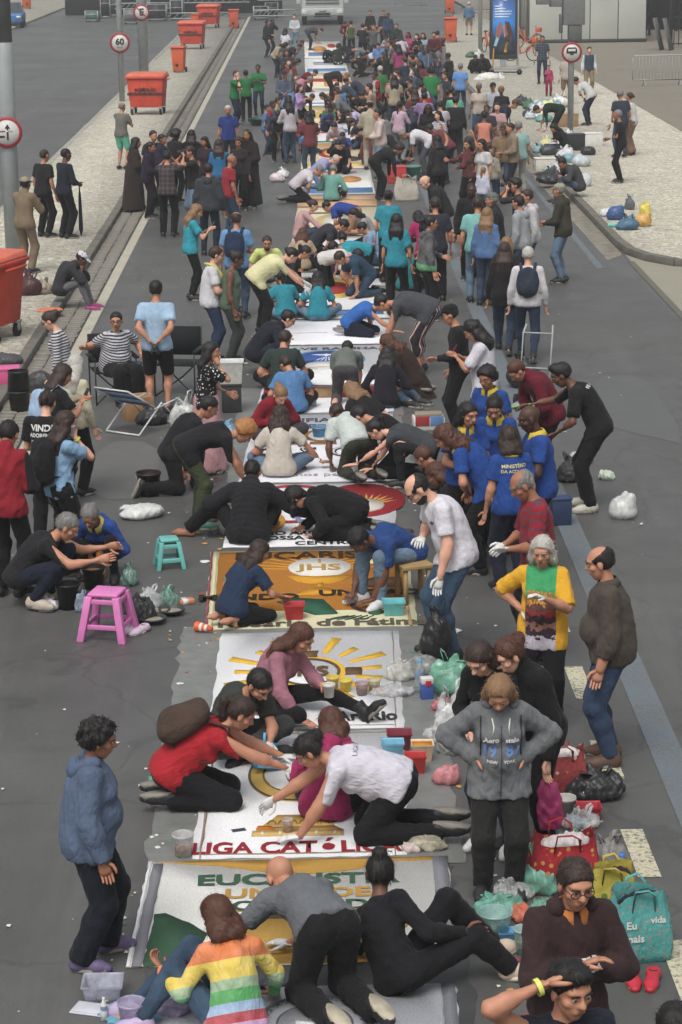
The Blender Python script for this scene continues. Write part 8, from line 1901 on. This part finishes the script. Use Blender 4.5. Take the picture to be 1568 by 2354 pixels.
# ---- far crowd: (crop position, facing, pose, shirt, trousers, label, hair, options)
FAR = [
 (c7(1302, 392), 120, 'stand', T(GRN), dj, 'bearded man in green tee holding his chin among the green trio', 'buzz', dict(hands=['crossed', 'chin'])),
 (c7(1355, 388), 0, 'stand', T(GRN), bk, 'man in green tee with a round back emblem', 'short', {}),
 (c7(1423, 358), 186, 'stand', T((46, 126, 74)), dj, 'man in green tee facing the camera beside the green trio', 'short', {}),
 (c8(148, 120), 90, 'stand', ('jacket', (40, 42, 46)), bk, 'man in black jacket drinking beside the road by the lorry', 'buzz', dict(hands=['chin', 'down'])),
 (c8(116, 128), 80, 'stand', ('jacket', (42, 46, 54)), dj, 'man in dark jacket standing behind another near the lorry', 'short', {}),
 (c8(232, 180), 30, 'stand', T(WH), lj, 'person in white tee and pale jeans seen from behind near the lorry', 'med', dict(f=1)),
 (c8(288, 92), 184, 'stand', L_((184, 190, 200)), lj, 'person in pale shirt reading a board before the lorry', 'short', dict(hands=['front', 'front'])),
 (c8(468, 186), 84, 'bend', T((70, 72, 76)), dj, 'person in grey tee bending over at the last panel', 'short', {}),
 (c8(645, 132), 2, 'stand', ('tank', (70, 94, 60)), dj, 'person in moss green tank top seen from behind', 'short', dict(skin='m')),
 (c8(718, 150), 0, 'stand', T((42, 44, 48)), bk, 'person in black tee with pale print seen from behind', 'short', {}),
 (c8(600, 140), 200, 'stoop', L_((120, 36, 48)), bk, 'person in dark red top leaning beside the moss green tank', 'short', {}),
 (c8(786, 158), 180, 'stand', T((96, 96, 98)), dj, 'person in grey tee with both arms raised to the head', 'short', dict(hands=['crown', 'crown'])),
 (c8(765, 68), 190, 'stand', L_((44, 44, 48)), bk, 'person in black near the far sacks', 'short', {}),
 (c8(852, 66), 170, 'stand', L_((52, 56, 66)), bk, 'person in dark navy near the far sacks', 'short', {}),
 (c8(880, 84), 176, 'stand', L_((58, 76, 104)), bk, 'person in slate blue at the back of the crowd', 'short', {}),
 (c8(932, 150), 190, 'stand', ('jacket', (54, 66, 58)), bk, 'person in dark green jacket at the back of the crowd', 'short', {}),
 (c8(1006, 205), 200, 'stand', T((184, 76, 120)), bk, 'woman in pink tee and pink cap', 'long', dict(f=1, hat='cap', hatc=(176, 40, 80))),
 (c8(1060, 215), 210, 'stand', L_((42, 40, 42)), bk, 'woman with long black hair in black beside the pink cap', 'long', dict(f=1)),
 (c8(1100, 210), 190, 'stand', T((140, 164, 180)), lj, 'woman in light blue top with dark hair beside the maroon jumper', 'med', dict(f=1)),
 (c8(1166, 204), 184, 'stand', L_((92, 40, 46)), ('jeans', (66, 84, 110)), 'young man in maroon jumper and jeans carrying a carrier bag', 'short', {}),
 (c8(222, 452), 180, 'stand', L_((84, 96, 116)), dj, 'person in blue-grey shirt and dark cap beside the crowd', 'short', dict(hat='cap', hatc=(48, 50, 56))),
 (c8(322, 376), 100, 'stoop', L_((66, 54, 48)), bk, 'person in brown top stooping over the carpet on the left side', 'med', dict(f=1)),
 (c8(330, 282), 90, 'stoop', T((44, 44, 46)), bk, 'person in black tee stooping at the far left of the carpet', 'short', {}),
 (c8(345, 258), 80, 'stoop', L_((96, 112, 122)), jn, 'person in grey-blue stooping behind the black tee', 'short', {}),
 (c8(562, 285), 0, 'heels', T((40, 56, 48)), bk, 'person in dark sports shirt with number 18 kneeling', 'short', {}),
 (c8(650, 296), 270, 'kneel', T((112, 122, 122)), bk, 'person in pale grey-green tee bending on the carpet', 'short', {}),
 (c8(718, 340), 260, 'fours', T((176, 186, 206)), jn, 'person in icy blue tee crawling in the crowd', 'short', {}),
 (c8(752, 300), 200, 'heels', L_((50, 46, 48)), bk, 'dark-haired person in black kneeling behind the icy blue tee', 'med', dict(f=1)),
 (c8(816, 275), 190, 'stand', T((104, 140, 196)), bk, 'person in sky blue tee standing in the crowd with bent head', 'short', dict(hp=40)),
 (c8(890, 258), 280, 'stand', T((112, 108, 106)), bk, 'man in taupe tee standing in the crowd', 'short', {}),
 (c8(945, 282), 340, 'stand', T((160, 60, 110)), bk, 'woman in magenta tee with dark hair standing in the crowd', 'long', dict(f=1)),
 (c8(985, 362), 330, 'stand', T((56, 62, 82)), bk, 'man in navy tee beside the tall white tee', 'short', {}),
 (c8(1028, 345), 280, 'stand', T((196, 190, 190)), dj, 'tall man in white tee among the right onlookers', 'short', dict(hgt=1.82)),
 (c8(1052, 432), 290, 'stand', ('jacket', (70, 84, 106)), jn, 'woman in denim jacket with dark hair', 'med', dict(f=1)),
 (c8(1150, 428), 4, 'stand', T((44, 128, 70)), bk, 'stout person in bright green tee with round emblem on the back', 'afro', dict(fat=.6)),
 (c8(1335, 402), 6, 'stand', T((100, 144, 206)), jn, 'grey-haired man in sky blue vest seen from behind', 'short', dict(hc='g')),
 (c8(830, 418), 10, 'stand', T((60, 116, 66)), bk, 'grey-haired person in leaf green tee in the crowd', 'short', dict(hc='w')),
 (c8(795, 455), 250, 'stand', ('tee', (186, 180, 176), 'sides', ((140, 40, 50), .12)), bk, 'man in red and white tee in the crowd', 'short', {}),
 (c8(765, 382), 260, 'bend', L_((42, 42, 46)), bk, 'person in black bending in the middle of the crowd', 'short', {}),
 (c8(632, 468), 80, 'bend', T((50, 48, 46)), bk, 'person in black and yellow tee bending over the carpet', 'short', dict(hc='l')),
 (c8(545, 528), 270, 'kneel', T((60, 72, 92)), bk, 'person in slate navy tee kneeling low in the crowd', 'short', {}),
 (c8(432, 448), 110, 'kneel', L_((110, 36, 48)), bk, 'person in dark red hoodie kneeling on the left of the carpet', 'short', {}),
 (c8(398, 490), 100, 'kneel', T((178, 120, 136)), bk, 'person in rose pink tee kneeling on the left of the carpet', 'short', dict(hc='g')),
 (c8(322, 536), 120, 'stand', L_((170, 140, 190)), bk, 'girl in lilac top with long dark hair at the carpet edge', 'long', dict(f=1, hgt=1.5)),
 (c8(455, 590), 250, 'heels', L_((46, 44, 46)), bk, 'person in black kneeling among children', 'med', dict(f=1)),
 (c8(252, 606), 92, 'stand', T((70, 70, 76)), jn, 'woman in charcoal tee and jeans beside the small children', 'med', dict(f=1, hgt=1.7)),
 (c8(185, 618), 100, 'stand', ('tee', (150, 150, 110)), ('pants', (150, 140, 120)), 'boy in khaki top beside the woman in charcoal', 'short', dict(hgt=1.5)),
 (c8(150, 640), 110, 'stand', ('tee', (90, 110, 150), 'sides', ((150, 50, 56), .1)), bk, 'boy in red and blue vest beside the khaki boy', 'short', dict(hgt=1.45)),
 (c8(410, 698), 90, 'heels', T(LAV), lj, 'child in lavender tee kneeling by the green-tee child', 'short', dict(hgt=1.4)),
 (c8(492, 668), 200, 'heels', T((60, 140, 84)), bk, 'child in bright green tee kneeling on the carpet', 'short', dict(hgt=1.4)),
 (c8(608, 700), 250, 'kneel', T((176, 170, 200)), jn, 'child in pale lavender tee crawling right of the green-tee child', 'short', dict(hgt=1.45)),
 (c8(645, 752), 270, 'heels', T((186, 180, 206)), bk, 'child in lavender tee with brown hair leaning left', 'med', dict(f=1, hgt=1.45)),
 (c8(768, 640), 6, 'stand', ('jacket', (170, 160, 140)), ('pants', (166, 158, 142)), 'man in cream suit standing back-on at the carpet edge', 'bald', dict(hgt=1.76)),
 (c8(812, 690), 262, 'stand', ('hoodie', (196, 178, 172)), lj, 'man in pale pink hoodie standing at the carpet edge', 'fade', dict(hands=['front', 'front'], hgt=1.76)),
 (c8(955, 640), 30, 'stand', L_((190, 160, 178)), ('pants', (130, 140, 140)), 'woman in pale pink jumper with long dark hair', 'pony', dict(f=1)),
 (c8(1132, 668), 180, 'stand', L_((46, 42, 44)), dj, 'woman with black hair in black looking down in the right crowd', 'long', dict(f=1, hp=40, hands=['front', 'front'])),
 (c8(1195, 705), 220, 'stand', ('tee', (186, 186, 190), 'stripes', ((110, 110, 120), .05, .6)), dj, 'woman in white lettered tee with long dark hair', 'long', dict(f=1, hgt=1.6)),
 (c8(1108, 586), 0, 'stand', T((140, 116, 160)), bk, 'person in mauve tee before the red tee', 'short', {}),
 (c8(1105, 556), 20, 'stand', T((160, 44, 52)), bk, 'person in red tee behind the mauve tee', 'short', dict(fat=.3)),
 (c8(1250, 566), 300, 'stand', ('tee', (190, 190, 196), 'stripes', ((90, 100, 140), .05, .5)), jn, 'person in blue and white striped tee in the right crowd', 'short', {}),
 (c8(1300, 572), 10, 'stand', T((96, 170, 140)), bk, 'person in mint green tee beside the striped tee', 'short', {}),
 (c8(1452, 526), 190, 'stand', T((186, 172, 162)), jn, 'woman in cream top with grey hair by the white mound', 'short', dict(f=1, hc='g')),
 (c8(1540, 524), 200, 'stand', T((176, 180, 190)), jn, 'man in pale grey top and dark cap by the white mound', 'short', dict(hat='cap', hatc=(44, 44, 48))),
 (cT(460, 530), 200, 'stand', L_((44, 44, 46)), bk, 'fair-haired woman in black by the bag heap', 'short', dict(f=1, hc='l')),
 (cT(560, 620), 100, 'stoop', L_((48, 48, 70)), jn, 'person in dark indigo stooping by the bag heap', 'short', dict(hc='r')),
 (cT(435, 632), 190, 'stand', T((186, 150, 150)), jn, 'woman in blush pink tee by the right onlookers', 'tied', dict(f=1)),
 (cT(372, 648), 200, 'stand', T((60, 62, 74)), jn, 'man in dark tee between the coral top and pink tee', 'short', {}),
 (c5(530, 95), 170, 'fours', T((110, 150, 206)), bk, 'child in sky blue vest bending head down', 'short', dict(hgt=1.4)),
 (c5(590, 185), 180, 'fours', T((96, 140, 200)), bk, 'child in blue vest with dark hair crawling towards the camera', 'short', dict(hgt=1.4)),
 (c5(665, 140), 120, 'heels', T((176, 170, 206)), jn, 'child in violet-white tee kneeling left of the crouching pair', 'short', dict(hgt=1.4)),
 (c5(760, 110), 200, 'kneel', T((184, 176, 204)), jn, 'child in lavender tee bending towards the drawing', 'short', dict(hgt=1.4)),
 (c5(815, 168), 190, 'heels', T((64, 92, 156)), bk, 'child in royal blue vest with black hair kneeling', 'short', dict(hgt=1.4)),
 (c5(925, 165), 250, 'heels', T((70, 100, 160)), bk, 'child in blue vest with light brown hair kneeling at the edge', 'med', dict(hgt=1.4, f=1, hc='l')),
 (c5(340, -10), 100, 'stand', ('tee', (86, 120, 160)), jn, 'child in blue beside the charcoal woman', 'short', dict(hgt=1.4)),
 (c8(480, 325), 200, 'kneel', L_((46, 48, 56)), jn, 'person in black lying low across the carpet', 'long', dict(f=1, lean=70)),
 (c8(640, 360), 230, 'kneel', L_((44, 42, 46)), bk, 'person in black kneeling right of the dark lying figure', 'short', {}),
 (c8(855, 330), 300, 'stand', L_((50, 50, 52)), bk, 'person in black standing before the taupe tee', 'long', dict(f=1)),
 (c8(935, 445), 260, 'stand', L_((60, 60, 70)), bk, 'person in dark grey standing before the navy tee', 'short', {}),
 (c8(915, 235), 190, 'stand', L_((52, 54, 60)), bk, 'person in dark cap and dark jacket at the crowd back', 'short', dict(hat='cap', hatc=(40, 40, 46))),
 (c8(620, 600), 240, 'kneel', L_((52, 46, 48)), bk, 'person in dark brown crouching by the yellow panel', 'long', dict(f=1)),
 (c8(700, 585), 260, 'stoop', T((48, 46, 48)), bk, 'person in black stooping over the yellow panel', 'short', {}),
 (c8(520, 690), 150, 'heels', T((70, 90, 140)), bk, 'child in indigo tee kneeling behind the lavender children', 'short', dict(hgt=1.4)),
 (c8(355, 640), 100, 'heels', L_((48, 44, 48)), bk, 'child in dark top with long hair kneeling at the left edge', 'long', dict(f=1, hgt=1.4)),
 (c8(410, 600), 130, 'kneel', L_((60, 58, 60)), bk, 'person in grey-black bending left of the yellow panel', 'short', {}),
 (c8(760, 530), 280, 'stand', T((150, 130, 110)), bk, 'person in sand tee standing behind the red and white tee', 'short', {}),
 (c8(1055, 350), 200, 'stand', T((110, 40, 50)), bk, 'person in wine red behind the denim jacket', 'short', {}),
 (c8(1020, 560), 300, 'stand', T((120, 110, 60)), bk, 'person in mustard tee in the right crowd', 'short', {}),
 (c8(905, 470), 200, 'stand', T((160, 110, 90)), bk, 'bare-armed person in tan tee facing the camera in the crowd', 'short', dict(skin='t')),
]
fr = random.Random(4)
CN = [((44, 42, 46), 'black'), ((60, 66, 84), 'navy'), ((112, 112, 114), 'grey'), ((176, 170, 178), 'off-white'), ((120, 60, 64), 'wine red'), ((90, 120, 160), 'soft blue'), ((84, 100, 76), 'olive green'), ((164, 150, 128), 'sand')]
for j in range(46):
    c, nm = fr.choice(CN[:5] if j % 3 else CN); ps = fr.choice(('stand', 'stand', 'stoop', 'heels', 'kneel')); y = fr.uniform(60, 330); u = (y - 60) / 270
    x = fr.uniform(905 - 20 * u, 1015 + 120 * u) if fr.random() < .62 else fr.uniform(660 - 30 * u, 720 - 10 * u); x = x if ps in ('stand', 'stoop') else fr.uniform(720, 905)
    wd = dict(stand='standing', stoop='stooping', heels='kneeling upright', kneel='kneeling low')[ps]
    FAR.append(((x, y), fr.choice((90, 120, 180, 250, 280, 340)) if x < 760 else fr.choice((0, 200, 250, 280, 300)), ps, (fr.choice(('tee', 'long')), c), fr.choice((bk, dj, jn)), 'person in %s %s deep in the far crowd' % (nm, wd), fr.choice(('short', 'long', 'med', 'short')), {}))
for xy, a, ps, tp_, bt, lb, hr, ex in FAR:
    k_ = dict(hair=hr, skin=fr.choice('mmltd'), hc=fr.choice('kkkb'), hgt=fr.choice((1.64, 1.68, 1.72)), group='painters and onlookers in the far crowd')
    if ps in ('stand',) and 'hands' not in ex: k_['hands'] = fr.choice((['down', 'down'], ['front', 'front'], ['front', 'down'], ['crossed', 'crossed']))
    k_.update(ex); gz_ = SWZ if xy[0] > 1190 else 0
    H(xy, a, ps, tp_, bt, lb, gz=gz_, **k_)

# -- prints on shirts, things held and worn
shirt_print(w8, '19  87', .105, True, (92, 122, 172), 0, -.055, bold=.004); shirt_print(w8, 'Aero   stale', .050, True, (206, 206, 206), 0, .025, bold=.002); shirt_print(w8, 'NEW     YORK', .030, True, (200, 200, 200), 0, -.125, bold=.001)
shirt_print(w5, 'SURFBR', .060, True, (196, 194, 190), 0, -.02, bold=.002)
for i, (t, s) in enumerate((('VINDE', .09), ('ADOREMOS', .055), ('O SENHOR', .055), ('SALMO 95', .045))): shirt_print(p26, t, s, False, (196, 196, 194), 0, .10 - .075 * i, bold=.003)
shirt_print(p54, 'MINISTÉRIO', .048, False, (196, 186, 120), 0, .10, bold=.001); shirt_print(p54, 'DA ACOLHIDA', .040, False, (196, 186, 120), 0, .05, bold=.001)
shirt_print(w21, 'LIGA 2024', .05, False, (110, 110, 124), 0, .05)
shirt_print(w12, 'FÉRIAS', .07, True, (206, 130, 60), .0, .03, bold=.003); shirt_print(w12, 'EM FAMÍLIA', .05, True, (206, 150, 70), .0, -.03, bold=.003)
shirt_print(w14, '+', .06, True, (70, 70, 66), .09, .08, bold=.004)
shirt_print(p60, 'FÉ VIVA', .05, False, (190, 190, 190), 0, .10, bold=.001)
def worn_backpack(rec, label, col, size=(.30, .17, .42), straps=True):
    K = rec['K']; R = rec['R'] @ K['Rc']; w_, d_, h_ = np.array(size) * rec['sc']
    c = wpt(rec, K['C'] + K['Rc'] @ A3(0, -.115 - size[1] * .42, .0)); m = fabric(col)
    r = empty('backpack', tuple(c))
    V, Q = volume([ell((0, 0, -.02), (w_ / 2, d_ / 2, h_ / 2)), cone((-w_ * .28, 0, -h_ * .32), (-w_ * .26, 0, h_ * .25), d_ * .42, d_ * .36), cone((w_ * .28, 0, -h_ * .32), (w_ * .26, 0, h_ * .25), d_ * .42, d_ * .36), ell((0, -d_ * .35, -h_ * .18), (w_ * .36, d_ * .3, h_ * .22))], .014, 0, .04, wr=(.005, 3, .1))
    me = mesh_from('pack_body', V @ R.T, Q, [m], None, True, V); link('pack_body', me, r)
    for s in (-1, 1):
        loc = [A3(s * .09, -.13, .15), A3(s * .105, -.02, .255), A3(s * .11, .10, .16), A3(s * .12, .135, .02), A3(s * .13, .05, -.12), A3(s * .11, -.12, -.16)]
        g = Geo(); g.tube([wpt(rec, K['C'] + K['Rc'] @ q) - c for q in loc], .022 * rec['sc'], 6, sq=(1, .35)); g.build('strap', m, r, smooth=True)
    return tag(r, label, 'backpack')
worn_backpack(w19, 'brown leather backpack on the kneeling woman in red', (78, 62, 54), (.36, .2, .42))
worn_backpack(p25, 'black backpack on the girl in light blue polo', (38, 38, 42), (.34, .2, .5))
worn_backpack(p27, 'pale blue backpack on the woman looking at a phone', (150, 176, 206))
worn_backpack(p62, 'navy drawstring backpack on the white-haired man', (52, 60, 74), (.32, .12, .44))
worn_backpack(p79, 'navy blue backpack on the man in sky blue tee', (44, 58, 84))
def hand_at(rec, i):
    E_, W_, _ = rec['K']['arms'][i]; return wpt(rec, W_ + nrm(W_ - E_) * .09)
def held(rec, i, fn): return fn(hand_at(rec, i))
def phone_at(p, col, label, rz_=0.0):
    r = empty('phone', tuple(p)); g = Geo(); g.box((-.037, -.004, -.045), (.037, .004, .10)); o = g.build('case', solid('phone_%d' % col[0], col, .4), r, bevel=.004); g = Geo(); g.box((-.033, .0042, -.04), (.033, .005, .095)); g.build('screen', solid('phone_screen', (40, 42, 48), .2), r); r.rotation_euler = (rad(-30), 0, rz_); return tag(r, label, 'phone')
phone_at(hand_at(p56, 0), (170, 50, 74), 'red phone in the hands of the woman in white tee', rad(-100)); phone_at(hand_at(p27, 1), (34, 34, 36), 'black phone in the hand of the woman with pale blue backpack', rad(-60)); phone_at(hand_at(p82, 1), (60, 60, 64), 'dark phone held by the woman in turquoise tee', rad(-80))
pt = hand_at(w14, 0); bag((pt[0], pt[1], pt[2] - .60), (.26, .20, .52), (34, 34, 36), 'black carrier bag hanging from the gloved hand of the man in white tee', 201, wob=.012, flat=1.0)
pt = hand_at(w18, 0); r = empty('scoop', (pt[0], pt[1], pt[2])); g = Geo(); g.box((-.11, -.11, -.10), (.11, .09, -.092)); g.box((-.11, .08, -.10), (.11, .09, -.04)); g.box((-.11, -.11, -.10), (-.10, .09, -.05)); g.build('pan', solid('scoop_blue', (90, 160, 200), .4), r); g = Geo(); g.tube([(0, .08, -.06), (0, .16, .0)], .012, 8); g.build('handle', solid('scoop_blue', (90, 160, 200), .4), r); r.rotation_euler = (rad(35), rad(10), rad(20)); tag(r, 'light blue dustpan scoop held by the man in olive tee', 'scoop')
pt = hand_at(w17, 0); bucket((pt[0] + .03, pt[1] - .03, pt[2] - .07), .05, .11, (206, 204, 196), 'white pot held by the woman in pink jumper', 'pot', ((200, 196, 188), .9), False)
pt = hand_at(p25, 1); bucket((pt[0] + .02, pt[1] - .02, pt[2] - .05), .035, .10, (200, 200, 204), 'white paper cup held by the girl in light blue polo', 'cup', None, False)
pt = hand_at(p23, 0); r = empty('sawdust_bag', tuple(pt)); V, Q = volume([ell((0, 0, -.06), (.06, .05, .12)), cone((0, 0, .02), (0, 0, .11), .03, .04)], .012, 0, .03, wr=(.005, 3, .07)); link('bag_body', mesh_from('bag_body', V, Q, [solid('sawdust_bag', (190, 128, 66), .5, .15)], None, True), r); g = Geo(); g.lathe([(.038, .10), (.040, .115)], 12); g.build('rim', solid('sawdust_rim', (206, 150, 90), .5), r); tag(r, 'orange bag of sawdust being emptied into a black bucket', 'bag')
# young man's shovel
pa, pb2 = hand_at(p60, 1), hand_at(p60, 0); r = empty('shovel', (0, 0, 0)); d_ = nrm(A3(-1, -.15, -.12)); g = Geo(); g.tube([pa - d_ * .12, pa + d_ * .30], .013, 8); g.build('handle', solid('shovel_green', (120, 176, 90), .4), r); g = Geo(); q = pa + d_ * .30; g.tube([q, q + d_ * .06, q + d_ * .16, q + d_ * .22], [.012, .05, .055, .01], 10, sq=(1, .25)); g.build('blade', solid('shovel_red', (186, 54, 50), .4), r); tag(r, 'small shovel with green handle and red blade held by the stooping young man', 'shovel')
# wrist bands and small worn pieces
for rec, i, c in ((w1, 1, (206, 206, 90)), (w8, 0, (200, 206, 90)), (w6, 1, (200, 206, 100)), (p25, 1, (196, 200, 80)), (w5, 1, (196, 190, 80))):
    E_, W_, _ = rec['K']['arms'][i]; d_ = nrm(W_ - E_); q = W_ - d_ * .03; g = Geo(); g.tube([q - d_ * .011, q + d_ * .011], .039, 12, cap=False); g.build('wristband', solid('wristband_%d' % c[2], c, .5), rec['root'])
# pink jacket carried by the woman in blazer
pt = hand_at(w9, 0); bag((pt[0] + .02, pt[1], pt[2] - .40), (.17, .12, .56), (166, 44, 100), 'bright pink jacket hanging over the arm of the woman in blazer', 202, ears=False, name='jacket', cat='jacket', wob=.014)
# zip and cords of the grey hoodie
K = w8['K']; sh_ = w8['objs']['shirt']
def on_shirt(rec, pts, name, col, wd=.006):
    K = rec['K']; me = rec['objs']['shirt'].data; V = np.zeros(len(me.vertices) * 3, np.float32); me.vertices.foreach_get('co', V); V = V.reshape(-1, 3)
    bv = rec.get('bvh') or BVHTree.FromPolygons([Vector(map(float, q)) for q in V], [tuple(q.vertices) for q in me.polygons]); path = []
    for u, v in pts:
        h = bv.ray_cast(Vector(K['C'] + K['Rc'] @ A3(-u, .6, v)), Vector(K['Rc'] @ A3(0, -1, 0)))
        if h[0] is not None: path.append(np.array(h[0]) + K['Rc'] @ A3(0, .004, 0))
    if len(path) > 1: g = Geo(); g.tube(path, wd, 5); g.build(name, solid(name + '_%d' % col[0], col, .6), rec['objs']['shirt'])
on_shirt(w8, [(0, .12 - .03 * i) for i in range(18)], 'zip', (70, 70, 74), .004)
for s in (-1, 1): on_shirt(w8, [(s * .06, .16), (s * .05, .11), (s * .055, .06)], 'drawcord', (206, 206, 204), .005); on_shirt(w8, [(s * .135, .17 - .03 * i) for i in range(10)], 'bag_strap', (40, 40, 44), .006)
on_shirt(w5, [(s, .02) for s in (-.0, .001)], 'seam', (50, 36, 38), .002)
# scarf, cameras, umbrella
K = sc1['K']; q = lambda *v: K['N'] + K['Rc'] @ A3(*v)
g = Geo(); g.tube([q(-.10, .13, -.24), q(-.10, .12, -.08), q(-.09, .04, .02), q(0, -.085, .035), q(.09, .04, .02), q(.10, .12, -.08), q(.09, .14, -.30)], .034, 7, sq=(1, .5)); g.build('scarf', fabric((196, 188, 90)), sc1['root'], smooth=True)
for rec in PEOPLE:
    if rec['o'].get('hands', [''])[0] == 'camera':
        p_ = (hand_at(rec, 0) + hand_at(rec, 1)) / 2; r = empty('camera', tuple(p_), rec['root'].rotation_euler.z); g = Geo(); g.box((-.07, -.03, -.05), (.07, .03, .05)); g.build('body', DARKP, r, bevel=.01); g = Geo(); g.tube([(0, .03, 0), (0, .15, 0)], .036, 12); g.build('lens', DARKP, r)
        tag(r, 'black camera raised by the ' + rec['root']['label'].split(' raising')[0].split(' pointing')[0].split(' holding')[0].split(' behind')[0], 'camera')
p_ = hand_at(um, 1); r = empty('umbrella', (p_[0], p_[1], SWZ)); g = Geo(); g.tube([(0, 0, .02), (0, 0, .15), (0, 0, .8), (0, 0, .95)], [.008, .045, .03, .012], 8); g.build('folded_canopy', fabric((52, 56, 76)), r); g = Geo(); g.tube([(0, 0, .94), (0, 0, 1.08)], .014, 8); g.build('grip', solid('umbrella_grip', (130, 70, 44), .5), r); tag(r, 'folded dark umbrella held by the security man', 'umbrella')
# -- air
g = Geo(); g.box((-70, -8, -1.0), (70, 170, 9.5)); hz = g.build('haze', [])
m = bpy.data.materials.new('haze_air'); m.use_nodes = True; n = m.node_tree.nodes; l = m.node_tree.links
n.remove(n['Principled BSDF']); pv = n.new('ShaderNodeVolumePrincipled'); pv.inputs['Color'].default_value = (.86, .88, .90, 1); pv.inputs['Density'].default_value = 0.0012; pv.inputs['Anisotropy'].default_value = 0.2
l.new(pv.outputs[0], n['Material Output'].inputs['Volume']); hz.data.materials.append(m); tag(hz, 'thin pale haze over the whole street', 'haze', kind='stuff')
